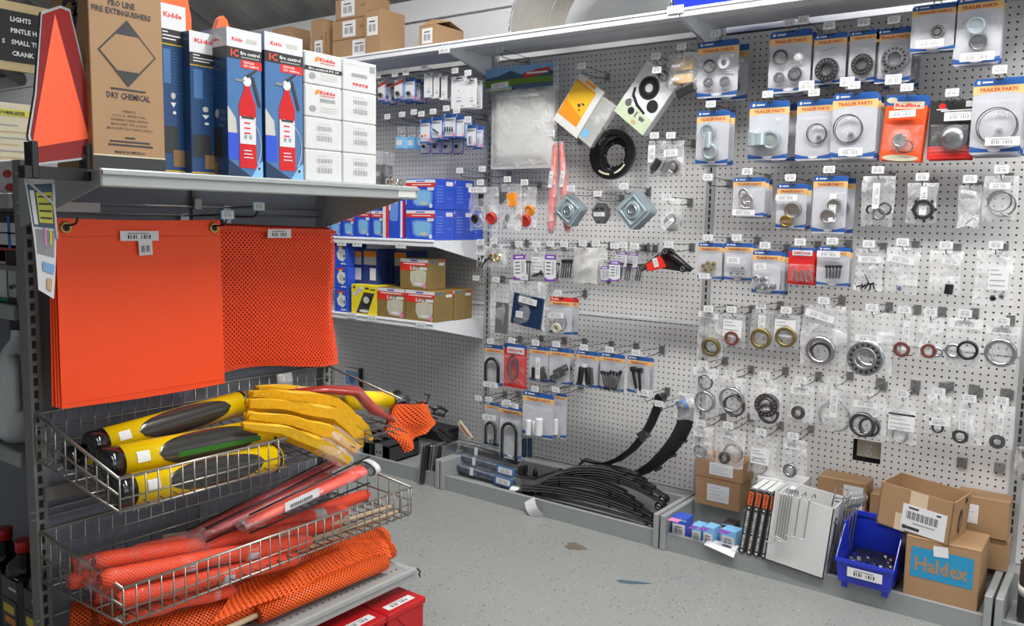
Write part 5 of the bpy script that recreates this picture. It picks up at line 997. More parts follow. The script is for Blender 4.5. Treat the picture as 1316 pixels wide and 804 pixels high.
# small bearing boxes
def sb(lab, x0, x1, yt, d, dep, m, rot=0, xs=None, h=None, top='violet'):
    b_ = Bx(x0, x1, yt, d, .051, dep, xs)
    if h: b_.h = h
    def art(q, w, h, dep): q.barcode(0, h*.42, w*.84, h*.55, -.001, ink='ink'); q.rect(-w/2, w/2, h*.86, h*.94, -.0006, 'light_blue'); T0 = q.T.copy(); q.T = T0 @ Matrix.Translation((0, 0, h)) @ Rx(-PI/2); q.rect(-w*.4, w*.3, -dep*.8, -dep*.2, -.0006, top) if top else None; q.T = T0
    return carton('bearing_box', lab, 'box', b_, m, art, 'small part boxes at the left of the right tray', rot, .001)
sb('blue box with purple top at the left end of right tray', 863, 882, 665, .33, .07, 'box_blue', 0, None, None, 'pink')
sb('light blue small box right of the purple-topped box', 889, 901, 675, .335, .06, 'light_blue'); sb('light blue small box with barcode at the tray front', 903, 917, 677, .345, .06, 'light_blue', -.1)
sb('light blue tilted small box beside the black binders', 926, 946, 681, .33, .06, 'light_blue', -.12); sb('black small box behind the light blue boxes', 928, 944, 672, .25, .06, 'black', 0, None, None, None)
t = thing('paper_sheet', 'white printed paper sheet hanging over the right tray lip', 'paper', onY(920, 698, -.345)); q = MB(); q.grid(lambda u, v: (-.035+.125*u, .02-.055*v, .006-.022*v*v*(.4+u)), 6, 5, 'paper'); q.build('paper', t); q = MB(); q.add([(.03, -.012, .0065), (.07, -.012, .0060), (.07, -.004, .0070), (.03, -.004, .007)], [(0, 1, 2, 3)], 'ink'); q.build('print', t)
# black spined books
for i in range(5):
    x = onY(949+9.6*i, 640, -.35); L_ = .225; t = thing('catalog_book', ('leftmost', 'second', 'third', 'fourth', 'fifth')[i]+' of five leaning books with black spines', 'book', (onY(952.5+9.5*i, 712, -.362).x, -.362, .075), (0, math.radians(7), 0), 'black-spined catalog books')
    q = MB(); q.bbox(-.0105, .0105, 0, .17, 0, .265, 'white', .001); q.build('pages', t); q = MB(); q.bbox(-.0112, .0112, -.0025, .012, -.001, .267, 'black_card', .001)
    q.rect(-.009, .009, .200, .255, -.0032, 'book_orange') if i != 9 else None
    q.text('ROAD', 0, .228, .014, -.0038, 'black_card', rot=PI/2, width=.045); q.text('WINTER ACCESSORIES', 0, .098, .012, -.0034, 'paper', rot=PI/2, width=.155); q.rect(-.004, .004, .006, .014, -.0034, 'paper'); q.rect(-.003, .003, .185, .192, -.0034, 'paper'); q.build('spine', t)
t = thing('white_box', 'white carton with dark strip behind the black-spined books', 'carton', (onY(1005, 640, -.20).x, -.21, .052)); q = MB(); q.bbox(-.10, .075, -.0, .12, 0, .295, 'white', .002); q.rect(.02, .072, .235, .268, -.0006, 'card_grey'); q.rect(.03, .072, .24, .266, -.001, 'dark_steel'); q.build('carton', t)
# white panel box with wire hooks
pA = onY(982, 722, -.375); pB = onY(1058, 745, -.375); t = thing('white_carton', 'big white open carton with wire hooks over its front', 'carton', (pA.x, -.375, .078), (0, math.radians(5), 0)); Wb = (pB.x-pA.x); Hb = .275; Db = .15
q = MB(); q.box(0, Wb, 0, .004, 0, Hb, 'white'); q.box(0, Wb, Db-.004, Db, 0, Hb*1.02, 'white'); q.box(0, .004, 0, Db, 0, Hb, 'white'); q.box(Wb-.004, Wb, 0, Db, 0, Hb, 'white'); q.box(0, Wb, 0, Db, 0, .004, 'white'); q.build('carton', t)
q = MB(); q.T = Matrix.Translation((Wb, 0, 0)) @ Rz(PI/2)
for (x0, z0, x1, z1) in ((.04, .06, .04, .23), (.03, .21, .055, .225), (.03, .085, .05, .10), (.02, .06, .05, .065), (.055, .12, .06, .2)): q.tube([(x0, -.001, z0), (x1, -.001, z1)], .003, 'ink', 4)
q.build('marker_scribble', t)
def whook(lab, x, z0, L_, grp='wire hooks on the white carton', lean=0):
    o = thing('wire_hook', lab, 'wire hook', (pA.x+x+.02, -.383, .078+z0), (0, math.radians(5)+lean, 0), grp); q = MB(); q.tube([(0, .07, -.01), (0, .06, .008), (0, .0, .006), (0, -.002, -.01), (0, -.002, -L_), (0, -.006, -L_-.006), (-.018, -.02, -L_-.008), (-.030, -.02, -L_-.002)], .0022, 'zinc', 6); q.build('wire', o)
for i in range(5): whook(('leftmost', 'second', 'third', 'fourth', 'fifth')[i]+' wire hook of the left bunch on the white carton', .035+.010*i, Hb-.005, .155+.03*(i == 0)+.004*i)
whook('wire hook alone near the middle of the white carton', .105, Hb-.005, .145); whook('wire hook right of the lone middle hook on white carton', .140, Hb-.005, .145)
for i in range(7):
    p = onY(1078+3.6*i, 655, -.28+.012*i); o = thing('wire_hook', ('leftmost', 'second', 'third', 'fourth', 'fifth', 'sixth', 'rightmost')[i]+' long wire hook standing between white carton and blue bin', 'wire hook', (p.x-.012, -.31+.012*i, .052), (0, .10, 0), 'wire hooks standing by the blue bin'); q = MB(); H_ = .29+.02*(i == 0); q.tube([(0, 0, 0), (0, 0, H_*.8), (.003, 0, H_), (.016, 0, H_+.03), (.028, 0, H_+.02), (.014, .0, H_-.02)], .0028, 'zinc', 6); q.build('wire', o)
o = thing('wire_loop', 'bent square wire loop sticking up beside the white carton', 'wire hook', onY(1080, 645, -.27)); q = MB(); q.tube([(-.03, 0, -.02), (-.018, 0, .055), (.022, 0, .05), (.026, 0, .02), (-.02, 0, .012), (-.02, 0, .0), (.03, 0, .0)], .0028, 'zinc', 6); q.build('wire', o)
# blue bin
pL = onY(1076, 735, -.36); pR = onY(1150, 758, -.36); Wn = pR.x-pL.x; t = thing('parts_bin', 'blue open-front plastic parts bin holding small hardware', 'parts bin', (pL.x, -.385, .076)); q = MB(); D_ = .24; H0, H1 = .085, .19
k = .012
q.box(k, Wn-k, 0, D_, 0, .004, 'bin_blue'); q.add([(k, 0, 0), (Wn-k, 0, 0), (Wn, -.012, H0), (0, -.012, H0), (k, .003, 0), (Wn-k, .003, 0), (Wn-.003, -.009, H0), (.003, -.009, H0)], [(0, 1, 2, 3), (4, 5, 6, 7), (3, 2, 6, 7)], 'bin_blue')
for s_, x in ((1, 0), (-1, Wn)): q.add([(x+s_*k, 0, 0), (x+s_*k, D_, 0), (x, D_, H1), (x, .09, H1), (x, -.012, H0), (x+s_*(k+.003), 0, 0), (x+s_*(k+.003), D_, 0), (x+s_*.003, D_, H1), (x+s_*.003, .09, H1), (x+s_*.003, -.012, H0)], [(0, 1, 2, 3, 4), (5, 6, 7, 8, 9), (2, 3, 8, 7), (3, 4, 9, 8)], 'bin_blue')
q.box(k*.2, Wn-k*.2, D_-.004, D_, 0, H1, 'bin_blue'); q.build('bin_body', t)
q = MB(); q.box(-.004, .006, .085, D_+.004, H1-.006, H1+.004, 'bin_blue'); q.box(Wn-.006, Wn+.004, .085, D_+.004, H1-.006, H1+.004, 'bin_blue'); q.box(-.002, Wn+.002, -.016, -.008, H0-.008, H0+.004, 'bin_blue'); q.box(0, Wn, D_-.008, D_+.004, H1-.012, H1+.006, 'bin_blue'); q.build('rim', t)
q = MB(); q.barcode(Wn*.52, H0*.55, Wn*.60, .034, -.0135, ink='ink'); q.build('price_label', t); q = MB(); q.barcode(Wn*.68, H1-.012, Wn*.55, .022, D_-.012, ink='ink'); q.build('rear_label', t); q = MB(); q.box(.02, .04, .01, .05, -.024, 0, 'bin_blue'); q.box(Wn-.04, Wn-.02, .01, .05, -.024, 0, 'bin_blue'); q.build('foot', t)
rnd = random.Random(4)
q = MB(); q.box(.016, Wn-.016, .006, D_-.01, .004, .055, 'dark_steel'); q.build('hardware_fill', t)
for i in range(16):
    o = thing('hex_nut', 'small shiny steel nut lying in the blue parts bin', 'nut', (pL.x+.03+rnd.random()*(Wn-.06), -.36+rnd.random()*.15, .076+.060+rnd.random()*.008), (rnd.random(), rnd.random(), rnd.random()*3), 'steel nuts in the blue bin'); q = MB(); q.lathe([(.005, -.004), (.010, -.004), (.010, .004), (.005, .004)], (0, 0, 0), 'bright_steel', 6, axis='z', closed=True); q.build('nut_body', o)
# cartons at right
b_ = Bx(1050, 1113, 619, .13, .15, .1, 1123); b_.h = onY(1080, 616, -.13).z-.15-.105; hT = b_.h; b_.loc.z = .15+.104; b_.dep = .115; kraftbox('wide brown carton with big white label on the smaller cartons', b_, art_lab(.25, .5, .4, .75))
b_ = Bx(1096, 1112, 666, .13, .15, .1); b_.h = .103; b_.dep = .11; kraftbox('small brown carton under the wide labelled carton', b_, None)
b_ = Bx(1114, 1140, 668, .13, .15, .1); b_.h = .103; b_.dep = .11; kraftbox('small brown carton right of the one under the wide carton', b_, None)
b_ = Bx(1118, 1142, 632, .12, .15, .1); b_.loc.z = .255; b_.h = .085; b_.dep = .10; kraftbox('small square brown carton behind the open carton', b_, None)
b_ = Bx(1243, 1281, 672, .12, .15, .1); b_.h = .115; b_.dep = .10; b_.w = .17; kraftbox('lower brown carton at the right end of the tray', b_, None)
b_ = Bx(1243, 1281, 640, .13, .266, .1); b_.dep = .11; b_.w = .17; kraftbox('upper brown carton with white sticker at the right end', b_, art_lab(-.2, .55, .3, .5, 2))
def art_h(q, w, h, dep):
    q.rect(-w*.42, w*.42, h*.40, h*.86, -.0008, 'blue_ink'); q.text('Haldex', 0, h*.62, h*.30, -.0014, 'kraft', width=w*.72); q.barcode(-w*.02, h*.86, w*.2, h*.16, -.0022, .1, lines=False, bars=False); q.rect(-w/2, w/2, h*.985, h*.995, -.0005, 'kraft_dark')
pL = onY(1160, 740, -.34); pR = onY(1268, 740, -.34)
b_ = Bx(1161, 1266, 700, .345, .052, .2); b_.h = .232; b_.dep = .20; b_.w = pR.x-pL.x-.025; b_.loc.x = (pL.x+pR.x)/2-.008; HX = b_; kraftbox('brown carton with blue printed name panel, bottom right of tray', b_, art_h, 0)
# open carton resting on it
pa = onY(1137, 700, -.40); t = thing('open_carton', 'open brown carton with barcode label set on the blue-printed carton', 'carton', (HX.loc.x-.105, -.33, HX.loc.z+HX.h+.002), (0, math.radians(4), math.radians(-9)), None)
t['label'] = 'open-topped brown carton with barcode label stacked on the blue-printed carton'
W2, H2, D2 = .245, .155, .17; q = MB()
for (a, b2_, c_, d_) in ((-W2/2, W2/2, 0, .004), (-W2/2, W2/2, D2-.004, D2), (-W2/2, -W2/2+.004, 0, D2), (W2/2-.004, W2/2, 0, D2)): q.box(a, b2_, c_, d_, 0, H2, 'kraft')
q.box(-W2/2, W2/2, 0, D2, 0, .004, 'kraft'); q.build('carton', t)
q = MB(); q.rect(-W2*.08, W2*.16, H2*.4, H2*.995, -.0006, 'tape'); q.rect(-W2*.25, -W2*.1, 0, H2*.4, -.0006, 'tape'); q.barcode(W2*.14, H2*.36, W2*.60, H2*.62, -.0014, ink='ink', bars=False, lines=False); y = -.0020
for i in range(22): q.rect(-W2*.10+W2*.020*i, -W2*.10+W2*.020*i+W2*(.012 if i % 3 else .006), H2*.34, H2*.52, y, 'ink')
q.rect(-W2*.08, W2*.06, H2*.58, H2*.62, y, 'ink'); q.rect(W2*.3, W2*.36, H2*.58, H2*.62, y, 'ink'); q.rect(0, W2*.3, H2*.25, H2*.28, y, 'greyink'); q.text('Dockline', -W2*.02, H2*.14, H2*.09, y, 'ink', width=W2*.22) if False else q.rect(-W2*.12, W2*.10, H2*.10, H2*.17, y, 'ink'); q.disc(-W2*.11, H2*.135, H2*.05, H2*.05, y-.0004, 'ink', 10)
side(q, W2, D2, lambda q: (q.disc(0, H2*.45, .018, .045, -.0008, 'slot', 16), q.disc(.003, H2*.42, .010, .030, -.0012, 'kraft_dark', 10), q.disc(.04, H2*.88, .012, .012, -.0008, 'slot', 8))); q.build('printed_label', t)
# neighbour bay stock at the frame's right edge
p = onY(1312, 620, -.12); t = thing('black_hanger', 'black shelf bar with bagged stock at the right frame edge', 'shelf bar', (2.52, -.10, .60)); q = MB(); q.bbox(-.06, .25, -.03, .05, -.03, .0, 'black', .003); q.build('bar', t); q = MB(); q.box(-.035, -.02, -.01, .09, 0, .45, 'black'); q.build('side_post', t)
t = bag('clear bag of small fittings over the black shelf bar', (1306, 575, 1345, 622), .12, items=[('nut', 1316+i % 3*7, 608+i//3*5, 4, 'steel', i) for i in range(6)], puff=.02, hooked=False, group='clear parts bags at the frame edge')
t = thing('filter_can', 'dark grey filter canister in the tray at the right frame edge', 'canister', (2.56, -.26, .05)); q = MB(); q.lathe([(.04, 0), (.062, .004), (.065, .02), (.065, .20), (.055, .225), (.02, .23), (0, .23)], (0, 0, 0), 'dark_steel', 28, axis='z'); q.build('can_body', t); q = MB(); q.lathe([(.067, .10), (.067, .13)], (0, 0, 0), 'white', 28, axis='z'); q.build('white_band', t)
for j, (x, z) in enumerate(((1313, 240), (1312, 520))):
    pass
mesh_cloth('mesh_fine', (1.0, .085, .025), .0085, .62)
# ================= END CAP GONDOLA (faces +X) =================
GX = .60; YL, YR = -2.56, -1.62; YM = (YL+YR)/2; HALF = (YR-YL)/2; RG = (0, 0, PI/2)
mat('gond_post', (.21, .215, .21), .42); mat('back_panel', (.20, .22, .27), .5); mat('gond_shelf', (.36, .385, .385), .35)
# local frame: x -> +Y (right in view), -y -> +X (towards the aisle)
def G_(px, py, X):  # local (x, y, z) of a pixel on the plane X
    p = onX(px, py, X); return Vector((p.y-YM, -(p.x-GX), p.z))
def gthing(name, lab, cat, loc=(0, 0, 0), group=None, tilt=0):
    l = Vector(loc); return thing(name, lab, cat, (GX-l.y, YM+l.x, l.z), (0, tilt, PI/2) if not tilt else Matrix((Rz(PI/2) @ Ry(tilt)).to_3x3()).to_euler(), group)
t = gthing('gondola_frame', 'grey slotted end cap frame with dark back panel at left', 'shelving', (0, 0, 0))
q = MB(); q.box(-HALF+.03, HALF-.03, .01, .02, .05, 2.0 if False else 1.44, 'back_panel'); q.build('back_panel', t)
for s_ in (-1, 1):
    x = s_*(HALF-(.022 if s_ < 0 else .005)); q = MB(); q.box(x-.013, x+.016, -.012, .030, 0, 1.475 if s_ < 0 else 1.45, 'gond_post'); q.build('post', t)
    q = MB(); z = .05
    while z < 1.40: q.box(x-.005, x+.005, -.0135, -.0118, z, z+.019, 'slot'); z += .0305
    q.build('slots', t)
q = MB()
for z in (1.375, 1.352, .62, .60, .34): q.tube([(-HALF, -.006, z), (HALF, -.006, z)], .003, 'zinc', 6)
q.box(-.006, .006, 0, .012, .05, 1.44, 'gond_post'); q.build('cross_bar', t)
q = MB(); q.box(-HALF+.03, HALF-.03, -.38, .01, .0, .10, 'gond_post'); q.build('base', t)
# top shelf
SD = .40; ZG = 1.445
t = gthing('end_cap_shelf', 'grey end cap top shelf with rolled front edge holding extinguisher boxes', 'shelf', (0, 0, ZG), group='end cap shelves'); q = MB(); q.box(-HALF+.0, HALF, -SD, -.0, -.004, 0, 'gond_shelf'); q.build('deck', t)
q = MB(); q.bbox(-HALF-.005, HALF+.005, -SD-.008, -SD+.006, -.036, .002, 'gond_shelf', .003); q.box(-HALF-.004, HALF+.004, -SD-.014, -SD-.008, -.010, -.002, 'gond_shelf'); q.box(HALF-.08, HALF-.008, -SD-.0095, -SD-.008, -.030, -.008, 'frost'); q.build('front_edge', t)
for x in (-HALF+.01, HALF-.01): q = MB(); bracket(q, x, -SD+.01, -.0, -.004, .025, .125, 'gond_shelf'); q.build('bracket', t)
# bottom shelf
ZB = .275
t = gthing('end_cap_shelf', 'grey perforated lower end cap shelf carrying orange mesh rolls', 'shelf', (0, 0, ZB), group='end cap shelves'); q = MB(); q.box(-HALF, HALF, -SD, 0, -.004, 0, 'gond_shelf')
for j in range(5):
    for i in range(40): q.disc(0, 0, 0, 0, 0, 'slot', 3) if False else q.add([(-HALF+.02+i*.0225+a, -SD+.03+j*.06+b_, .0006) for a, b_ in ((-.003, -.003), (.003, -.003), (.003, .003), (-.003, .003))], [(0, 1, 2, 3)], 'slot')
q.build('deck', t); q = MB(); q.bbox(-HALF-.005, HALF+.005, -SD-.010, -SD+.006, -.034, .002, 'gond_shelf', .003); q.box(-HALF, HALF, -SD-.016, -SD-.010, -.010, 0, 'gond_shelf'); q.build('front_edge', t); q = MB(); q.tube([(HALF+.004, -SD-.014, 0), (HALF+.014, -SD-.018, -.012), (HALF+.006, -SD-.02, -.018), (HALF+.016, -SD-.016, -.030)], .003, 'black', 5); q.build('plastic_clip', t)
# flags
p0 = G_(71, 287, GX+.14); p1 = G_(283, 276, GX+.14); pb0 = G_(62, 529, GX+.14); w_ = p1.x-p0.x; h_ = (p0.z+p1.z)/2-(pb0.z)
t = gthing('safety_flag', 'plain bright orange square safety flag hanging by brass grommets', 'flag', ((p0.x+p1.x)/2, -.14, (p0.z+p1.z)/2))
for k in range(4):
    q = MB(); q.grid(lambda u, v: ((u-.5)*w_*(1+.0*k)-.0045*k*v, .010*k+.006*math.sin(3*u+2*v+k)*v-.0, -h_*v*(1-.004*k)-.004*math.sin(PI*u)), 10, 10, 'orange_vinyl'); q.build('vinyl_sheet', t)
q = MB(); q.rect(-w_/2, w_/2, -.044, -.042, -.0035, 'hem'); q.rect(-w_/2, w_/2, -h_+.012, -h_+.0135, -.009, 'hem'); q.build('stitched_hem', t)
for s_ in (-1, 1): q = MB(); q.ring((s_*(w_/2-.022), -.004, -.022), .014, .007, .005, 'brass', 20, b=.3); q.disc(s_*(w_/2-.022), -.022, .007, .007, -.0042, 'slot', 12); q.build('grommet', t)
q = MB(); q.barcode(-.018, -.042, .10, .024, -.008, ink='ink'); q.T = Matrix.Translation((-.004, 0, -.070)); q.barcode(0, 0, .036, .040, -.0085, .05, ink='ink', lines=False); q.build('price_label', t)
def ghook(lab, x, z, d, y0=0, plate=True):
    t = gthing('peg_hook', lab, 'peg hook', (x, 0, z), group='black hooks of the end cap'); q = MB(); q.tube([(0, -.0, 0), (0, -d, 0), (0, -d-.02, .004), (.0, -d-.03, .016)], .0028, 'black', 6); q.box(-.012, .012, -.008, 0, -.02, .03, 'zinc'); q.build('prong', t)
    if plate: q = MB(); q.tube([(.0, 0, .024), (0, -d-.03, .03)], .002, 'black', 5); q.bbox(-.02, .02, -d-.036, -d-.032, .018, .042, 'green_box' if False else 'light_blue', .001); q.barcode(0, .030, .034, .020, -d-.0366); q.build('label_plate', t)
ghook('black hook through the right grommet of the orange flag', w_/2-.022+(p0.x+p1.x)/2, (p0.z+p1.z)/2-.016, .17); ghook('black hook through the left grommet of the orange flag', -(w_/2-.022)+(p0.x+p1.x)/2, (p0.z+p1.z)/2-.016, .17, plate=False)
q0 = G_(268, 287, GX+.06); q1 = G_(428, 295, GX+.06); wm = q1.x-q0.x; hm_ = q0.z-G_(300, 478, GX+.06).z
t = gthing('mesh_flag', 'orange mesh safety flag hanging right of the plain orange flag', 'flag', ((q0.x+q1.x)/2, -.06, q0.z-.004))
def mflag(k):
    def f(u, v):
        dx = .012*v*u+.006*math.sin(8*v)*u; return ((u-.5)*wm+dx+.004*k, .012*k-.012*math.sin(6*u-3*v+k)*v, -hm_*v*(1-.05*math.sin(2.4*u+k)*0)-.012*u+(.02*math.sin(5*u+k*1.3) if v > .95 else 0)*.6)
    return f
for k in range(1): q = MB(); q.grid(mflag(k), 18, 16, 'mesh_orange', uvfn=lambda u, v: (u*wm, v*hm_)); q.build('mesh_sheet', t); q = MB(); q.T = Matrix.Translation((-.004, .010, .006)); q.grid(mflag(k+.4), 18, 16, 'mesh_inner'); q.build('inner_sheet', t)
q = MB(); q.add([((u-.5)*wm, -.016, -.004-.012*u-dz) for dz in (0, .010) for u in (0, 1)], [(0, 1, 3, 2)], 'hem'); q.build('folded_hem', t); q = MB(); q.barcode(.0, -.024, .085, .026, -.020, ink='ink'); q.build('price_label', t)
ghook('black hook holding the orange mesh flag', .1, q0.z+.02, .12)
hx = G_(225, 160+110, GX+.02)
t = gthing('hook_plate', 'small zinc plate of a hook between the two orange flags', 'hook plate', (G_(253, 262, GX+.01).x, -.012, G_(253, 262, GX+.01).z), 'end cap plates'); q = MB(); q.bbox(-.012, .012, -.006, 0, -.016, .016, 'zinc', .002); q.build('plate', t)
t = gthing('clear_price_rail', 'clear plastic strip on the back panel above the orange flag', 'price rail', (G_(92, 266, GX+.02).x, -.02, G_(92, 266, GX+.02).z)); q = MB(); q.box(-.05, .07, -.003, 0, -.012, .012, 'frost'); q.build('strip', t)
# leaflet sheet in wire frame at left post
c4 = [onX(a, b_, GX+.24) for a, b_ in ((31, 230), (70, 228), (69, 384), (49, 372))]; ctr = sum(c4, Vector())/4; t = thing('flag_poster', 'printed flyer with yellow block hanging at the left post', 'poster', ctr); q = MB(); P = [c-ctr for c in c4]
def bil(u, v, off=0): return tuple((P[0]*(1-u)+P[1]*u)*(1-v)+(P[3]*(1-u)+P[2]*u)*v+Vector((off+.01*math.sin(3*v), 0, 0)))
q.grid(lambda u, v: bil(u, v), 3, 6, 'paper'); q.build('sheet', t)
def patch(u0, u1, v0, v1, m, off=.0015): q.add([bil(u0, v0, off), bil(u1, v0, off), bil(u1, v1, off), bil(u0, v1, off)], [(0, 1, 2, 3)], m)
q = MB(); patch(.05, .9, .05, .42, 'hill_print'); patch(.3, .85, .12, .38, 'poster_yellow', .003)
for i in range(4): patch(.34, .8, .15+.06*i, .165+.06*i, 'ink', .0045)
patch(.08, .24, .1, .4, 'frost', .003); patch(.1, .9, .44, .66, 'grey_print'); patch(.45, .55, .42, .58, 'pink', .003); patch(.7, .78, .44, .56, 'pack_yellow', .003); patch(.3, .9, .72, .8, 'sky_print', .003); patch(.5, .8, .85, .95, 'kraft_light', .003); q.build('print', t)  # includes a plain grey printed block across the flyer
q = MB(); q.tube([bil(.0, 0, .003), bil(.9, .22, .004), bil(1, .5, .004)], .003, 'frost', 6); q.build('wire_frame', t)

# ---------- wire baskets ----------
def basket(lab, zb, zf, hb, hf, xf=None, floor='basket_wire'):
    """zb,zf top rim height back/front; hb,hf panel heights"""
    t = gthing('wire_basket', lab, 'wire basket', (0, 0, 0), 'wire baskets of the end cap'); F = -.40; B_ = -.02; x0, x1 = -HALF+.015, HALF-.01; xr = x1 if xf is None else xf
    def fy(s): return B_+(F-B_)*s
    q = MB(); r = .003; q.tube([(x0, F, zf), (xr, F, zf)], .0038, 'basket_wire', 6); q.tube([(x0, B_, zb), (x0, F, zf)], .0038, 'basket_wire', 6); q.tube([(x1, B_, zb), (x1, F, zf)] if xf is None else [(x1, B_, zb), (x1, F*.9, zf+.02)], .0038, 'basket_wire', 6); q.tube([(x0, B_, zb), (x1, B_, zb)], .0038, 'basket_wire', 6); q.build('top_rim', t)
    q = MB(); q.tube([(x0, F, zf-hf), (xr, F, zf-hf)], .003, 'basket_wire', 5); q.tube([(x0, F, zf-hf*.62), (xr, F, zf-hf*.62)], .0022, 'basket_wire', 5); x = x0
    while x < xr+.001: q.tube([(x, F-.002, zf), (x, F-.002, zf-hf-.006)], .0020, 'basket_wire', 5); x += .030
    q.build('front_panel', t)
    q = MB(); x = x0
    for zz in (.0, .35, .7, 1): q.tube([(x0, B_, zb-hb*zz), (x1, B_, zb-hb*zz)], .0024, 'basket_wire', 5)
    while x < x1+.001: q.tube([(x, B_+.001, zb), (x, B_+.001, zb-hb)], .0020, 'basket_wire', 5); x += .036
    q.build('rear_panel', t)
    for xx in (x0, x1):
        if xx == x1 and xf is not None: continue
        q = MB()
        for s_ in (.5, 1): q.tube([(xx, B_, zb-hb*s_), (xx, F, zf-hf*s_)], .0028, 'basket_wire', 5)
        for i in range(9): s = i/8; q.tube([(xx, fy(s), zb+(zf-zb)*s), (xx, fy(s), zb-hb+(zf-hf-zb+hb)*s)], .002, 'basket_wire', 5)
        q.build('side_panel', t)
    q = MB(); x = x0
    while x < x1+.001: q.tube([(x, B_, zb-hb), (x, F, zf-hf)], .0020, 'wire', 4); x += .036
    for i in range(1, 9): s = i/9; q.tube([(x0, fy(s), zb-hb+(zf-hf-zb+hb)*s), (x1, fy(s), zb-hb+(zf-hf-zb+hb)*s)], .0020, 'wire', 4)
    q.build('floor_grid', t); return t
xf = G_(368, 564, 1.0).x
basket('upper wire basket holding yellow tubes and folded flags', .868, .783, .115, .075, xf)
basket('lower wire basket full of bagged orange warning flags', .572, .535, .13, .082)
t = gthing('bracket_plate', 'dark bracket strip between the two wire baskets', 'bracket', (0, -.012, .66)); q = MB(); q.box(-HALF+.03, HALF-.03, -.006, 0, -.018, .018, 'gond_post'); q.build('strip', t)
# ---------- yellow warning tubes ----------
def gtube(name, lab, cat, pts, rad, m, group=None, n=14, parts=(), flat=1, up=None, uvs=False, pname='body'):
    """pts: list of (px,py,X)"""
    P = [onX(a, b_, X) for a, b_, X in pts]; t = thing(name, lab, cat, P[0], (0, 0, 0), group); P2 = [p-P[0] for p in P]
    q = MB(); q.tube(P2, rad, m, n, flat=flat, up=up, uvs=uvs); q.build(pname, t); return t, P2
def ytube(lab, a, b_, r, oval=True, green=False):
    t, P = gtube('caution_tube', lab, 'tube', [a, b_], r, 'tube_yellow', 'yellow and black tubes in the upper basket', 20); e = P[1]-P[0]; L = e.length; d = e.normalized(); up = Vector((0, 0, 1)); up = (up-d*up.dot(d)).normalized(); sd = d.cross(up)
    q = MB(); q.tube([d*-.012, d*-.006, d*.028], [r*.86, r*1.03, r*1.04], 'gloss_black', 20); q.build('end_cap', t); q = MB(); q.tube([d*(L-.012), d*(L-.004), d*(L+.004)], [r*1.04, r*1.04, r*.8], 'gloss_black', 20); q.build('end_cap', t)
    # almond shaped dark print wrapped on the tube
    q = MB(); N = 22; vs_ = []; fs = []; c0 = .95 if sd.x < 0 else math.pi-.95
    tow = Vector((.80, -.45, .40)); tow = (tow-d*tow.dot(d)).normalized(); oth = d.cross(tow)
    def surf(s, an, k=1.025): return d*(L*s)+(tow*math.cos(an)+oth*math.sin(an))*r*k
    for i in range(N+1):
        s = .24+.62*i/N; hw = 1.15*(math.sin(PI*i/N))**.5 if 0 < i < N else 0
        for j in range(13): vs_.append(surf(s, -hw+2*hw*j/12+.15))
    fs = [(13*i+j, 13*i+j+1, 13*i+14+j, 13*i+13+j) for i in range(N) for j in range(12)]; q.add(vs_, fs, 'dark_steel' if False else 'bag_dark', True); q.build('dark_print', t)
    q = MB(); vs_ = []
    for i in range(3):
        for j in range(5): vs_.append(surf(.12+.035*i, -.2+.16*j, 1.045))
    q.add(vs_, [(5*i+j, 5*i+j+1, 5*i+6+j, 5*i+5+j) for i in range(2) for j in range(4)], 'paper', True); q.build('price_label', t)
    if green:
        q = MB(); vs_ = []
        for i in range(11):
            for j in range(3): vs_.append(surf(.35+.052*i, (-.62+.16*j)*(1 if oth.z > 0 else -1), 1.045))
        q.add(vs_, [(3*i+j, 3*i+j+1, 3*i+4+j, 3*i+3+j) for i in range(10) for j in range(2)], 'tube_green', True); q.build('green_band', t)
    return t
mat('bag_dark', (.035, .035, .032), .2, coat=.6)
ytube('top yellow and black caution tube across the upper basket', (119, 572, .76), (312, 517, .76), .034)
ytube('middle yellow tube with green lettering band', (136, 597, .86), (346, 554, .86), .040, green=True)
ytube('lowest yellow tube nearest the basket front', (152, 632, .94), (354, 588, .94), .036)
ytube('dark-ended yellow tube at the back left of the basket', (90, 588, .70), (200, 560, .70), .028)
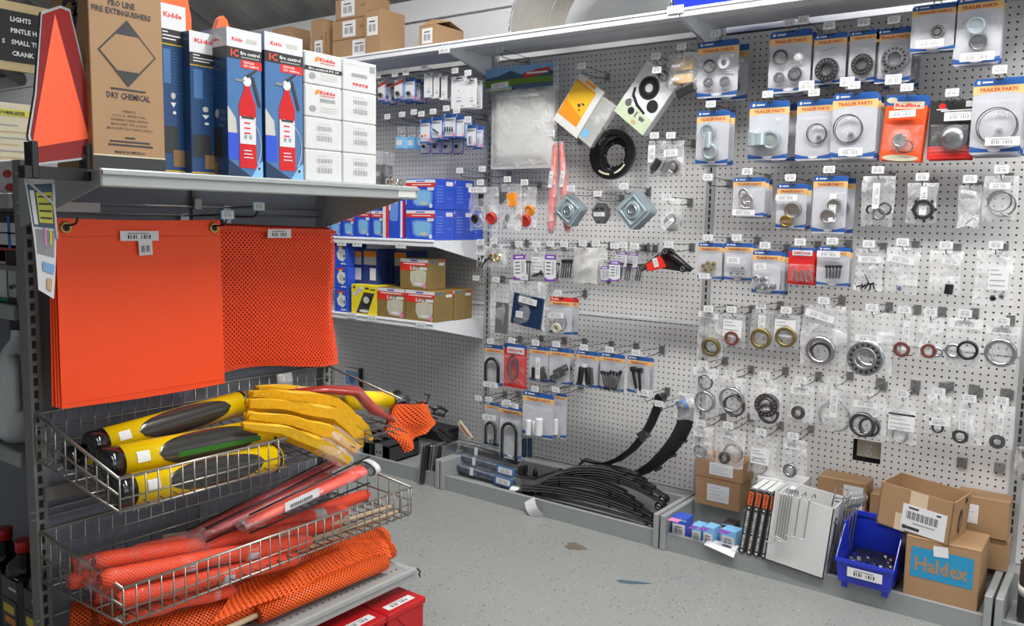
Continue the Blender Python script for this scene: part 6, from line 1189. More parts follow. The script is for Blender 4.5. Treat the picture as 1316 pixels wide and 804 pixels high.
# folded yellow vests / flags
mat('fold_brown', (.25, .13, .02), .5)
for (pts, r, lab) in (
    ([(322, 507, .80), (370, 508, .82), (425, 516, .86), (455, 540, .88), (470, 560, .88)], [.020, .026, .030, .026, .014], 'topmost long folded yellow sleeve in the upper basket'),
    ([(318, 518, .84), (370, 522, .86), (425, 531, .90), (450, 555, .92), (455, 570, .92)], [.024, .028, .034, .030, .016], 'second long folded yellow sleeve, just below the top one'),
    ([(316, 533, .88), (370, 541, .90), (420, 554, .94), (450, 575, .96)], [.018, .026, .034, .020], 'third folded yellow sleeve with open fold'),
    ([(312, 545, .92), (360, 553, .94), (405, 568, .98), (440, 588, .99)], [.012, .022, .030, .018], 'lowest folded yellow sleeve nearest the viewer'),
    ([(330, 499, .76), (380, 500, .78), (430, 505, .80)], [.012, .014, .012], 'thin orange-yellow folded strip behind the yellow sleeves')):
    P = [onX(a, b_, X) for a, b_, X in pts]; t = thing('folded_sleeve', lab, 'folded sleeve', P[0], (0, 0, 0), 'folded yellow sleeves in the upper basket'); P = [p-P[0] for p in P]
    PP = []; RR = []
    for i in range(len(P)-1):
        for k in range(4): f = k/4; PP.append(P[i].lerp(P[i+1], f)); RR.append(r[i]*(1-f)+r[i+1]*f)
    PP.append(P[-1]); RR.append(r[-1]); M_ = len(PP); sd = random.Random(len(lab))
    for L_ in range(4):
        ph = sd.uniform(0, 6); last = M_-2*(L_ % 2); q = MB(); out_ = Vector((.009*(1.5-L_), .0, .004*(L_-1.5)))
        q.tube([p+out_*(.5+1.2*i/M_)+Vector((.002*math.sin(i*1.3+ph), 0, .0025*math.sin(i*.9+ph*2))) for i, p in enumerate(PP[:last])], [x*.36*(1+.12*math.sin(i*1.7+ph)) for i, x in enumerate(RR[:last])], 'fold_yellow', (4, 6, 4, 6)[L_], flat=2.5-.35*L_, up=(.55, 0, .83)); q.build('fabric_fold', t)
    e = P[-1]; k = P[-2]; dv = e-k; m_ = k+dv*.4
    q = MB(); q.tube([k+dv*.15+Vector((.018, 0, .006)), m_+dv*.1+Vector((.022, 0, .002)), e+Vector((.012, 0, 0))], [.002, .0045, .002], 'fold_brown', 6, flat=1.6); q.build('rolled_fold', t)  # thin dark brown roll along the end of the fold
    q = MB(); q.tube([k, m_, e, e+dv*.25], [r[-2]*1.0, r[-2]*1.1, r[-1]*1.7, r[-1]*1.2], 'clear_bag', 10, cap=False, flat=.8); q.build('plastic_sleeve', t)
t, P = gtube('maroon_pouch', 'glossy maroon plastic pouch lying over the yellow sleeves', 'pouch', [(372, 503, .80), (420, 500, .82), (458, 502, .85), (478, 525, .88), (505, 540, .90)], [.012, .024, .036, .036, .014], 'pouch_red', None, 12, flat=.5); q = MB(); q.tube([p+Vector((.004, 0, .004)) for p in P[2:]]+[P[-1]+Vector((0, .03, 0))], [.036, .036, .020, .010], 'bag_over', 12, cap=False, flat=.6); q.build('plastic_sleeve', t)
t, P = gtube('caution_tube', 'yellow tube with glossy black ball end behind the orange mesh', 'tube', [(445, 514, .72), (500, 515, .72)], .032, 'tube_yellow', None, 18); q = MB(); c = P[1]; q.lathe([(0, -.042), (.030, -.032), (.042, 0), (.030, .032), (0, .042)], tuple(c+Vector((.01, .030, -.006))), 'gloss_black', 20, axis='y'); q.build('black_end', t)
t['label'] = 'yellow tube with glossy black rounded end behind the orange mesh'
# orange mesh with black bungees
c0 = onX(520, 540, .86); t = thing('mesh_flag', 'crumpled orange mesh flag with black bungee cords jutting from the basket', 'flag', c0)
V_ = [onX(a, b_, X)-c0 for a, b_, X in ((490, 550, .90), (512, 522, .88), (552, 517, .84), (558, 540, .84), (545, 556, .86), (520, 582, .88))]
def fan(u, v):
    a = V_[0]*(1-u)+V_[1]*u; top = (V_[1]*(1-u)+V_[2]*u) if False else None
    L_ = V_[5]*(1-v)+V_[0]*v if v < .5 else V_[0]*(1-(v-.5)*2)+V_[1]*((v-.5)*2); L_ = V_[5]*(1-v*2)+V_[0]*(v*2) if v < .5 else L_
    R__ = V_[4]*(1-v*2)+V_[3]*(v*2) if v < .5 else V_[3]*(1-(v-.5)*2)+V_[2]*((v-.5)*2)
    p = L_*(1-u)+R__*u; return tuple(p+Vector((.018*math.sin(7*u+4*v), 0, .006*math.sin(9*v))))
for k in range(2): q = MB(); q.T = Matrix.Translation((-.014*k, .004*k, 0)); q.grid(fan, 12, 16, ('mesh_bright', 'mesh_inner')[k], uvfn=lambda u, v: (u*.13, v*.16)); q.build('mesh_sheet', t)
for i, pth in enumerate((((556, 525), (566, 523), (574, 528), (570, 534), (558, 530)), ((552, 540), (570, 552), (583, 562), (580, 566), (566, 556), (550, 548)), ((536, 516), (548, 518), (552, 508), (546, 506)), ((550, 530), (545, 538), (556, 545), (549, 552)), ((556, 545), (566, 560), (574, 566)), ((552, 522), (560, 528), (552, 534), (562, 538)))):
    q = MB(); q.tube([onX(a, b_, .84)-c0 for a, b_ in pth], [.0070, .0045, .0040, .0085, .0045, .0038][i], 'black', 7); q.build('bungee_cord', t)
# ---------- bagged orange flags in basket 2 and red pouches ----------
def staff(lab, a, b_, r, m='mesh_bright', bands=(), wood=None, grp='rolled orange flags in the lower basket', bagged=True):
    P = [onX(*a), onX(*b_)]; t = thing('rolled_flag', lab, 'rolled flag', P[0], (0, 0, 0), grp); e = P[1]-P[0]; q = MB()
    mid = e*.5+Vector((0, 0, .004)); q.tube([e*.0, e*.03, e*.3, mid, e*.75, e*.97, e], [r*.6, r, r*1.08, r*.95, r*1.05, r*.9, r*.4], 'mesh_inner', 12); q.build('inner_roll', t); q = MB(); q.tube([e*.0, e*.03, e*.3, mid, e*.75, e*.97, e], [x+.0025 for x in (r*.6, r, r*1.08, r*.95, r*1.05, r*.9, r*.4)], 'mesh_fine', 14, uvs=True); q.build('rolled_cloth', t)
    for s in bands: q = MB(); q.tube([e*(s-.03), e*(s+.03)], r*1.16, 'tape_silver', 12); q.build('silver_band', t)
    if wood: q = MB(); q.tube([e*wood[0], e*wood[1]], r*.42, 'wood', 8); q.build('wooden_staff', t)
    if bagged: q = MB(); q.tube([e*-.05, e*.02, e*.3, e*.6, e*.98, e*1.05], [r*.8, r*1.4, r*1.5, r*1.35, r*1.35, r*.6], 'bag_over', 12, cap=False); q.build('plastic_sleeve', t)
    return t
staff('rolled orange flag with two silver bands, highest in lower basket', (168, 712, .86), (446, 655, .86), .019, bands=(.52, .83), wood=(1.0, 1.02))
staff('upper right rolled orange flag with pointed end', (300, 695, .80), (474, 634, .80), .017, bands=(.5,))
staff('long rolled orange flag with silver band behind the front rim', (120, 722, .90), (440, 672, .90), .018, bands=(.70,))
staff('rolled orange flag just inside the basket front, upper', (128, 745, .95), (400, 694, .95), .019, bands=(.35, .66))
staff('rolled orange flag just inside the basket front, lower', (150, 772, .96), (384, 716, .96), .018, bands=(.55,))
staff('short rolled orange flag end at back left of lower basket', (92, 728, .74), (170, 712, .74), .017)
staff('rolled orange flag end low at the left of the lower basket', (120, 765, .84), (260, 738, .84), .017)
staff('rolled orange flag low beneath the others', (160, 790, .93), (300, 757, .93), .016, bands=(.8,))
staff('rolled orange flag poking from bag at far left', (88, 748, .80), (210, 722, .80), .016)
for i, (a, b_, lab) in enumerate((((150, 795, .92), (500, 664, .95), 'pale wooden staff low in the basket'), ((380, 700, .93), (510, 657, .97), 'pale wooden staff end at right of the lower basket'), ((300, 712, .90), (505, 650, .92), 'pale wooden staff beneath the pointed orange flag'), ((210, 690, .78), (300, 676, .78), 'pale wooden staff at the back beneath clear plastic'))):
    P = [onX(*a), onX(*b_)]; t = thing('wooden_staff', lab, 'staff', P[0], (0, 0, 0), 'wooden staffs in the lower basket'); q = MB(); q.tube([(0, 0, 0), (P[1]-P[0])*.5, P[1]-P[0]], .007, 'wood', 8); q.build('stick', t)
# big clear bag over all
c0 = onX(300, 690, .84); t = thing('plastic_bag', 'big crinkled clear plastic bag lying over the orange flags', 'plastic bag', c0); K = [onX(a, b_, X)-c0 for a, b_, X in ((78, 725, .76), (395, 640, .76), (470, 655, .96), (130, 770, .96))]
q = MB(); q.grid(lambda u, v: tuple((K[0]*(1-u)+K[1]*u)*(1-v)+(K[3]*(1-u)+K[2]*u)*v+Vector((0, 0, .030*math.sin(PI*u)*math.sin(PI*v)+.008*math.sin(13*u+5*v)+.006*math.sin(23*v+9*u)))), 26, 12, 'bag_over'); q.build('bag_film', t)
def pouch(lab, a, b_, r, trim=True):
    P = [onX(*a), onX(*b_)]; t = thing('flag_pouch', lab, 'flag pouch', P[0], (0, 0, 0), 'long red flags in zipped clear pouches'); e = P[1]-P[0]; q = MB(); q.tube([e*0, e*.2, e*.6, e*.93, e*.95], [r*.7, r*.9, r, r*1.15, r*.6], 'orange_fluo' if trim else 'dull_red', 12, flat=.6); q.build('rolled_flag', t)
    q = MB(); q.tube([e*-.05, e*.2, e*.6, e*.95, e*1.04], [r*1.1, r*1.3, r*1.4, r*1.7, r*1.6], 'smoke_wrap', 12, cap=False, flat=.5); q.build('clear_pouch', t)
    for z in (-1, 1): q = MB(); off = Vector((.012, 0, z*r*1.25)); q.tube([off*.8, e*.5+off, e*.97+off*1.3], .0028, 'black', 6); q.build('black_zipper', t)
    if trim:
        q = MB(); up = Vector((0, 0, 1)); q.tube([e*.965, e*1.03], [r*1.75, r*1.75], 'black', 12, flat=.5); q.tube([e*.975, e*1.02], [r*1.85, r*1.85], 'white', 12, flat=.5); q.build('end_label', t)
        d_ = e.normalized(); q = MB(); c = e*.36+Vector((r*1.3, 0, r*.5)); u_ = d_*.055; v_ = Vector((.004, 0, 1)).normalized()*.012; q.add([c-u_-v_, c+u_-v_, c+u_+v_, c-u_+v_], [(0, 1, 2, 3)], 'paper')
        for i in range(12): s = -.7+.11*i; q.add([c+Vector((.001, 0, 0))+u_*s-v_*.7, c+Vector((.001, 0, 0))+u_*(s+.06)-v_*.7, c+Vector((.001, 0, 0))+u_*(s+.06)+v_*.1, c+Vector((.001, 0, 0))+u_*s+v_*.1], [(0, 1, 2, 3)], 'ink')
        q.build('price_label', t)
    return t
pouch('front coral flag in a clear pouch with black trim and white end', (318, 672, .98), (474, 600, 1.0), .024)
pouch('dark red flag pouch above and behind the coral one', (238, 690, .86), (446, 588, .90), .020, False)
pouch('third dark red flag pouch between the other two', (262, 686, .92), (430, 607, .94), .018, False)
papercard = onX(490, 578, 1.02)
# ---------- orange mesh rolls on the bottom shelf ----------
def roll(lab, pts, r, wood=None):
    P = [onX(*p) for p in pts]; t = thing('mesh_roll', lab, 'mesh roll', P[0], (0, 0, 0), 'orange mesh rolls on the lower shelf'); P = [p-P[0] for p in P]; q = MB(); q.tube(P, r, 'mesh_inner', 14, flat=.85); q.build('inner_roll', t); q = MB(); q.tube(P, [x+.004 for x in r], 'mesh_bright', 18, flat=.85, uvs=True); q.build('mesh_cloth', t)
    if wood: e = (P[0]-P[1]).normalized(); q = MB(); q.tube([P[0], P[0]+e*wood], .008, 'wood', 8); q.build('wooden_staff', t)
roll('back orange mesh roll under the lower basket', [(120, 800, .80), (250, 765, .82), (380, 726, .84), (492, 690, .86)], [.035, .040, .042, .036])
roll('middle orange mesh roll sagging on the lower shelf', [(120, 830, .88), (280, 790, .90), (400, 742, .90), (500, 706, .90)], [.036, .042, .044, .030])
roll('front orange mesh roll with wooden staff on the lower shelf', [(330, 790, .955), (410, 754, .955), (492, 722, .955)], [.024, .028, .026], .20)
roll('flattened orange mesh roll at the left of the lower shelf', [(90, 790, .74), (180, 785, .80), (260, 772, .82)], [.03, .036, .03])
# mesh drape
c0 = onX(420, 730, .95); t = thing('mesh_drape', 'loose orange mesh corner draped over the rolls at right', 'mesh cloth', c0); K = [onX(a, b_, X)-c0 for a, b_, X in ((330, 742, .86), (484, 683, .84), (502, 717, .95), (270, 800, .975))]; q = MB(); q.grid(lambda u, v: tuple((K[0]*(1-u)+K[1]*u)*(1-v)+(K[3]*(1-u)+K[2]*u)*v+Vector((.004, 0, .026*math.sin(PI*v)+.006*math.sin(9*u+6*v)))), 16, 8, 'mesh_bright', uvfn=lambda u, v: (u*.45, v*.14)); q.build('mesh_cloth', t)
# red boxes below
for i, (px, w_) in enumerate(((505, .155), (462, .155), (413, .155))):
    y1 = (-1.635, -1.80, -1.965)[i]; t = thing('red_case', ('rightmost', 'middle', 'leftmost')[i]+' red metal case with white label under the lower shelf', 'case', (1.06, y1, 0), RG, 'red cases under the lower shelf'); q = MB(); q.bbox(-.155, 0, 0, .28, .10, .185, 'red_plastic', .003); q.box(-.15, -.005, .01, .27, 0, .11, 'red_plastic'); q.build('case_body', t)
    q = MB(); q.bbox(-.159, .004, -.006, .28, .185, .205, 'red_plastic', .003); q.build('lid', t); q = MB(); q.poly([(-.12, .185), (-.04, .185), (-.05, .165), (-.075, .135), (-.10, .16)], -.004, 'red_plastic', .004); q.build('latch', t)
    q = MB(); q.T = Matrix.Translation((-.078, .03, .2055)) @ Rx(-PI/2); q.barcode(0, 0, .11, .030, 0, ink='ink'); q.build('price_label', t)
# plastic blob in basket and small card behind
p = onX(366, 492, GX+.05); t = thing('plastic_wrap', 'crumpled clear plastic wrap behind the folded yellow sleeves', 'plastic', p); bagmesh(.06, .07, .02, 8, 'frost_bag').build('film', t, (0, 0, .03)); t.rotation_euler = RG
t = thing('leaflet', 'small blue and white leaflet hanging on the pegboard behind the upper basket', 'leaflet', onY(452, 487, -.012), (0, 0, 0)); q = MB(); q.box(-.07, .07, 0, .004, -.075, .065, 'card_white'); q.rect(-.055, .055, -.035, .05, -.001, 'sky_print'); q.disc(0, .0, .024, .024, -.0016, 'mid_blue', 12); q.box(.07, .085, -.01, .012, -.075, .075, 'black'); q.build('sheet', t)

# ---------- goods on the end cap top shelf ----------
def gbox(name, lab, cat, x0, x1, yt, X, dep, m, art=None, group=None, parts=True, h=None):
    a = onX(x0, 225, X); b_ = onX(x1, 225, X); top = onX((x0+x1)/2, yt, X).z; w = b_.y-a.y; h = h or top-ZG; t = thing(name, lab, cat, (X, (a.y+b_.y)/2, ZG+.001), RG, group); q = MB(); q.bbox(-w/2, w/2, 0, dep, 0, h, m, .0015); cb = q.build('carton', t)
    if art: q = MB(); art(q, w, h, dep); q.build('printed_face', cb)
    return t, w, h
def lside(q, w, dep, fn): T0 = q.T.copy(); q.T = T0 @ Matrix.Translation((-w/2, dep/2, 0)) @ Rz(-PI/2); fn(q); q.T = T0
def art_pro(q, w, h, dep):
    y = -.0008; q.rect(-w/2, w/2, 0, h*.078, y*.7, 'black_card'); q.rect(-w/2, w/2, h*.078, h*.086, y*.7, 'cream')
    q.text('PRO LINE', -w*.06, h*.905, h*.045, y, 'ink', width=w*.36); q.text('FIRE EXTINGUISHERS', -w*.06, h*.860, h*.042, y, 'ink', width=w*.80); q.text('COMPANY WAREHOUSE', w*.1, h*.965, h*.03, y, 'ink', width=w*.6) if False else q.rect(-w*.1, w*.4, h*.975, h*.985, y, 'ink')
    cx, cz, rx, rz = 0, h*.645, w*.40, h*.18
    q.poly([(cx, cz+rz), (cx-rx, cz), (cx, cz-rz), (cx+rx, cz)], y, 'ink'); q.poly([(cx, cz+rz*.95-.003), (cx-rx*.93, cz), (cx, cz-rz*.95+.003), (cx+rx*.93, cz)], y-.0004, 'kraft')
    for s_ in (-1, 1): q.poly([(cx, cz+s_*rz), (cx-rx*.46, cz+s_*rz*.54), (cx+rx*.46, cz+s_*rz*.54)], y-.0008, 'ink')
    q.rect(-w*.24, w*.24, h*.442, h*.452, y, 'ink'); q.text('DRY CHEMICAL', 0, h*.412, h*.045, y, 'ink', width=w*.60)
    for i, (l, tx) in enumerate(((.18, 'MEETS'), (.46, 'U.S.C.G. APPROVAL'), (.52, 'WHEN USED WITH'), (.50, 'BRACKET PN 366242'), (.64, '(BRACKET NOT INCLUDED)'))): q.text(tx, 0, h*(.328-.024*i), h*.018, y, 'ink', width=w*l, bold=False)
    q.rect(-w*.07, w*.07, h*.178, h*.188, y, 'ink'); q.rect(-w*.28, w*.28, h*.157, h*.166, y, 'ink'); q.rect(-w*.3, w*.32, h*.137, h*.147, y, 'ink'); q.text('MADE IN MEXICO', 0, h*.104, h*.02, y, 'ink', width=w*.42)
    lside(q, w, dep, lambda q: (q.ann(.0, h*.84, .02, .035, -.0008, 'ink', 20, 1.3), q.text('Kidde', dep*.15, h*.93, .035, -.0008, 'ink', rot=PI/2)))
gbox('extinguisher_carton', 'tall brown carton printed for dry chemical fire extinguishers', 'carton', 121, 213, -14, .95, .16, 'kraft', art_pro)
def fire_ext(q, cx, z0, s, y):
    """printed picture of a red extinguisher"""
    q.poly([(cx-s*.20, z0), (cx+s*.20, z0), (cx+s*.20, z0+s*1.25), (cx+s*.10, z0+s*1.50), (cx+s*.07, z0+s*1.55), (cx-s*.07, z0+s*1.55), (cx-s*.10, z0+s*1.50), (cx-s*.20, z0+s*1.25)], y, 'ext_red'); q.disc(cx, z0+s*1.72, s*.10, s*.10, y-.0002, 'cold_white', 12); q.rect(cx-s*.07, cx+s*.07, z0+s*1.52, z0+s*1.66, y-.0001, 'ext_red')
    q.rect(cx-s*.28, cx-s*.06, z0+s*1.70, z0+s*1.75, y-.0003, 'steel'); q.poly([(cx-s*.05, z0+s*1.82), (cx+s*.22, z0+s*1.98), (cx+s*.24, z0+s*1.95), (cx+s*.02, z0+s*1.78)], y-.0004, 'ink'); q.poly([(cx+s*.10, z0+s*1.84), (cx+s*.17, z0+s*1.80), (cx+s*.33, z0+s*1.25), (cx+s*.27, z0+s*1.24), (cx+s*.12, z0+s*1.7)], y-.0004, 'ink')
    q.rect(cx-s*.19, cx+s*.19, z0+s*.48, z0+s*1.02, y-.0004, 'card_white'); q.rect(cx-s*.15, cx+s*.15, z0+s*.98, z0+s*1.03, y-.0007, 'ink')
    for i in range(3): q.rect(cx-s*.09, cx+s*.06, z0+s*(.88-.1*i), z0+s*(.91-.1*i), y-.0007, 'label_red')
    q.disc(cx-s*.06, z0+s*.62, s*.04, s*.05, y-.0007, 'greyink', 8); q.disc(cx+s*.06, z0+s*.62, s*.04, s*.05, y-.0007, 'greyink', 8)
    for i in range(3): q.rect(cx-s*.10, cx+s*.08+s*.02*i, z0+s*(.34-.07*i), z0+s*(.36-.07*i), y-.0007, 'card_white')
def art_ext(q, w, h, dep, sub=('REGULAR', 'DRY CHEMICAL')):
    y = -.0006; q.rect(-w/2, w/2, h*.87, h, y, 'card_white'); q.rect(-w/2, w/2, h*.80, h*.875, y*1.1, 'black_card'); q.text('Kidde', -w*.2, h*.93, h*.035, y*1.6, 'label_red', width=w*.30); q.rect(w*.05, w*.36, h*.915, h*.945, y*1.6, 'bulb_grey')
    q.text('IC', -w*.28, h*.838, h*.065, y*1.8, 'ic_red', width=w*.22); q.text('fire control', w*.16, h*.845, h*.034, y*1.8, 'paper', width=w*.56); q.rect(-w*.1, w*.42, h*.812, h*.82, y*1.8, 'greyink')
    q.rect(-w*.1, w/2, h*.745, h*.80, y*1.2, 'label_red'); q.text(sub[0], -w*.02, h*.785, h*.02, y*1.8, 'paper', width=w*.3, align='L') ; q.text(sub[1], -w*.02, h*.762, h*.02, y*1.8, 'paper', width=w*.44, align='L')
    q.poly([(-w/2, 0), (-w/2, h*.12), (-w*.1, h*.05), (w*.2, 0)], y, 'navy_dark'); q.poly([(w*.15, 0), (w*.38, h*.10), (w/2, h*.12), (w/2, 0)], y*1.2, 'light_blue')
    q.poly([(-w/2, h*.46), (-w*.30, h*.40), (-w*.22, h*.24), (-w/2, h*.22)], y, 'kraft_light') if False else q.poly([(-w/2, h*.48), (-w*.28, h*.40), (-w*.22, h*.22), (-w/2, h*.20)], y, 'bulb_grey'); q.poly([(-w/2, h*.30), (-w*.2, h*.30), (-w*.2, h*.12), (-w/2, h*.12)], y*1.3, 'box_blue')
    pts = [(w*(-.05+.50*math.sin(a)), h*(.22+.20*math.cos(a))) for a in [i*.16 for i in range(15)]]; q.tube([(p[0], y*1.5, p[1]) for p in pts], .0012, 'paper', 4)
    fire_ext(q, w*.06, h*.065, h*.345, y*2.2)
    q.disc(w*.38, h*.065, w*.06, w*.06, y*2.4, 'paper', 12); q.disc(w*.38, h*.065, w*.045, w*.045, y*2.7, 'navy', 12)
    def sd(q):
        q.rect(-dep/2, dep/2, h*.87, h, y, 'card_white'); q.rect(-dep/2, dep/2, h*.80, h*.875, y*1.1, 'black_card'); q.text('Kidde', 0, h*.925, h*.03, y*1.6, 'label_red', width=dep*.5); q.rect(-dep/2, dep/2, 0, h*.8, y*.9, 'navy')
        for i in range(9): q.rect(-dep*.30, dep*(.25 if i % 2 else .1), h*(.74-.02*i), h*(.742-.02*i)+.001, y*1.6, 'mid_blue')
        q.rect(-dep*.34, dep*.30, h*.13, h*.34, y*1.5, 'black_card'); q.disc(-.012, h*.43, .008, .010, y*1.6, 'bulb_grey', 10); q.disc(.012, h*.43, .008, .010, y*1.6, 'bulb_grey', 10); q.rect(-dep*.35, dep*.1, 0, h*.10, y*1.5, 'kraft_dark')
    lside(q, w, dep, sd)
def art_navyside(q, w, h, dep):
    y = -.0006; q.rect(-w/2, w/2, h*.855, h, y, 'card_white'); q.rect(-w/2, w/2, h*.77, h*.855, y, 'black_card'); q.rect(-w/2, w/2, h*.765, h*.77, y*1.5, 'tube_yellow'); q.text('Kidde', 0, h*.94, h*.04, y*1.6, 'label_red', width=w*.7)
    for i, l in enumerate((.2, .7, .5)): q.rect(-w*.4, w*(-.4+l), h*(.835-.02*i), h*(.842-.02*i), y*1.6, 'paper')
    q.rect(-w*.40, -w*.12, h*.54, h*.74, y*1.4, 'mid_blue')
    for i in range(14): q.rect(-w*.05, w*(.1+.25*((i*3) % 4)/4), h*(.72-.018*i), h*(.723-.018*i), y*1.5, 'mid_blue')
    q.disc(-w*.05, h*.47, w*.09, h*.02, y*1.5, 'bulb_grey', 12); q.poly([(-w*.05, h*.40), (-w*.16, h*.43), (w*.06, h*.43)], y*1.5, 'paper'); q.disc(-w*.02, h*.37, w*.07, h*.01, y*1.5, 'paper', 10)
    q.rect(-w*.45, w*.1, h*.13, h*.29, y*1.5, 'black_card'); q.rect(-w*.1, w*.4, h*.05, h*.15, y*1.6, 'kraft_dark'); q.rect(-w/2, w/2, h*.02, h*.026, y*1.8, 'tube_yellow')
GE = 'blue extinguisher boxes on the end cap'
t, w_, h_ = gbox('extinguisher_box', 'narrow dark blue extinguisher box beside the brown carton', 'box', 210, 243, 8, .90, .14, 'navy', art_navyside, GE)
gbox('extinguisher_box', 'blue extinguisher box with red extinguisher, left of the two front-facing', 'box', 294, 338, 40, .985, .105, 'mid_blue', art_ext, GE)
gbox('extinguisher_box', 'blue extinguisher box with red extinguisher, right of the two front-facing', 'box', 342, 390, 46, .985, .105, 'mid_blue', lambda q, w, h, d: art_ext(q, w, h, d, ('MARINE', 'SERVICE USE')) if False else art_ext(q, w, h, d), GE)
gbox('extinguisher_box', 'dark sided blue extinguisher box showing two narrow printed sides', 'box', 247, 288, 44, .93, .12, 'navy', art_navyside, GE)
# small white cartons 4 x 2
GWc = 'small white extinguisher cartons stacked four high'
rows = ((62, 107), (107, 151), (151, 193), (193, 232)); names_r = ('top', 'second from top', 'third from top', 'bottom'); a = onX(393, 225, .985); b2 = onX(441, 225, .985); c2 = onX(484, 225, .985)
for r_i in range(4):
    hh = .082; z = ZG+.001+(3-r_i)*(hh+.0008)
    for c_i, (ya, yb) in enumerate(((a.y, b2.y-.001), (b2.y, c2.y))):
        w_ = yb-ya; t = thing('white_carton', 'white carton, %s of the %s column beside the blue boxes' % (names_r[r_i], ('left', 'right')[c_i]), 'carton', (.985, (ya+yb)/2+.0015*((r_i*3+c_i) % 3-1), z), RG, GWc); q = MB(); q.bbox(-w_/2, w_/2, 0, .20, 0, hh, 'white', .003); q.build('carton', t); q = MB(); y = -.0008
        if r_i == 0 and c_i == 0 or r_i == 1 and c_i == 0:
            q.text('Kidde', w_*.1, hh*.80, hh*.15, y, 'label_red', width=w_*.42); q.poly([(-w_*.24, hh*.70), (-w_*.14, hh*.74), (-w_*.12, hh*.88), (-w_*.22, hh*.84)], y, 'amber'); q.rect(-w_*.1, w_*.3, hh*.68, hh*.70, y, 'label_red')
            if r_i == 0: q.rect(-w_/2, w_/2, hh*.42, hh*.55, y, 'black_card'); q.text('fire control FC 10', 0, hh*.485, hh*.10, y-.0005, 'paper', width=w_*.8)
            else: q.rect(-w_*.1, w_*.3, hh*.50, hh*.60, y, 'greyink')
            q.disc(-w_*.30, hh*.26, w_*.09, hh*.10, y, 'greyink', 10)
            for i in range(3): q.rect(-w_*.1, w_*.35, hh*(.32-.07*i), hh*(.335-.07*i), y, 'bulb_grey')
        elif r_i == 0:
            q.rect(w_*.28, w_*.44, hh*.70, hh*.90, y, 'greyink'); q.rect(-w_*.25, w_*.2, hh*.48, hh*.58, y, 'greyink'); q.text('Kidde', 0, hh*.22, hh*.14, y, 'label_red', width=w_*.45, rot=PI); q.rect(-w_*.4, w_*.2, hh*.85, hh*.86, y, 'bulb_grey')
        else:
            for z_, h2 in ((.60, .14), (.28, .17)):
                for i in range(10): q.rect(-w_*.20+i*w_*.042, -w_*.20+i*w_*.042+w_*(.025 if i % 2 else .014), hh*z_, hh*(z_+h2), y, 'greyink')
            q.rect(-w_*.15, w_*.18, hh*.50, hh*.52, y, 'bulb_grey'); q.rect(-w_*.22, w_*.15, hh*.82, hh*.835, y, 'bulb_grey')
        q.build('printed_face', t)
# dark spray bottles / cups right of cartons
for i, (px, l) in enumerate(((489, 'left'), (503, 'right'))):
    p = onX(px, 232, .96); t = thing('clear_cup', l+' smoky clear cup with dark fittings at the end of the end cap shelf', 'cup', (.93, p.y+.0, ZG+.001), (0, 0, 0), 'clear cups on the end cap'); q = MB(); q.lathe([(.016, 0), (.024, .004), (.029, .075), (.031, .098)], (0, 0, 0), 'smoke_wrap', 16, axis='z'); q.build('cup_wall', t); q = MB(); q.lathe([(.015, .002), (.022, .01), (.025, .060), (.0, .066)], (0, 0, 0), 'dark_steel', 14, axis='z'); q.build('dark_contents', t)
p = onX(507, 236, 1.0); t = thing('key_rings', 'small brass and steel rings clipped at the shelf corner', 'rings', (1.0, p.y, ZG+.001), RG)
for i in range(4): q = MB(); q.ring((-.03+.018*i, -.004, .010), .010, .0075, .003, 'brass' if i % 2 else 'zinc', 16, R=Rz(.5*i)); q.build('ring', t)
# reflective triangle stand at the shelf corner
Tz = [onX(a, b_, .93) for a, b_ in ((53, 15), (78, 7), (90, 12), (123, 148), (118, 175), (107, 205), (47, 212), (36, 175), (45, 120))]
ctr = onX(78, 212, .93); t = thing('warning_sign', 'tall orange warning triangle in a maroon reflective frame, on the shelf corner', 'warning triangle', ctr, RG); L2_ = [((p.y-ctr.y), (p.z-ctr.z)) for p in Tz]
q = MB(); q.poly(L2_, 0, 'chrome', .010); q.build('chrome_backing', t); q = MB(); cx = sum(p[0] for p in L2_)/len(L2_); cz = sum(p[1] for p in L2_)/len(L2_); q.poly([((p[0]-cx)*.93+cx, (p[1]-cz)*.97+cz) for p in L2_], -.001, 'maroon'); q.build('maroon_reflector', t)
tr = [onX(a, b_, .93) for a, b_ in ((70, 18), (114, 178), (40, 190))]; q = MB(); q.poly([(p.y-ctr.y, p.z-ctr.z) for p in tr], -.002, 'orange_plastic'); q.build('orange_triangle', t)
q = MB(); 
for px in (42, 112): a = onX(px, 205, .93); q.bbox(a.y-ctr.y-.007, a.y-ctr.y+.007, -.012, .022, -.03, .045, 'black', .002)
q.box(-.075, .075, -.01, .02, -.03, -.005, 'black'); q.build('black_base', t)
# orange cones behind
mat('cone_orange', (1, .14, .03), .45)
def cone(lab, px, py, X, h, r):
    p = onX(px, py, X); t = thing('marker_panel', lab, 'marker', (X, p.y, p.z-h), (0, 0, 0), None); t.rotation_euler = RG; q = MB(); q.poly([(-h*.30, -.02), (h*.30, -.02), (h*.30, h*.3), (.012, h-.010), (0, h), (-.012, h-.010), (-h*.30, h*.3)], 0, 'cone_orange', .02); q.build('cone_body', t)
cone('orange pointed marker tip showing above the blue extinguisher boxes', 287, 20, .74, .355, .085)
t = thing('vest_hanger', 'orange plastic panel standing behind the narrow dark blue box', 'panel', (.70, onX(222, 60, .70).y, ZG+.001), RG); p = onX(222, 0, .70); q = MB(); hh = .52; q.poly([(-.05, 0), (.055, 0), (.055, hh*.80), (.045, hh*.9), (.045, hh), (-.05, hh)], 0, 'cone_orange', .004); q.build('panel', t)

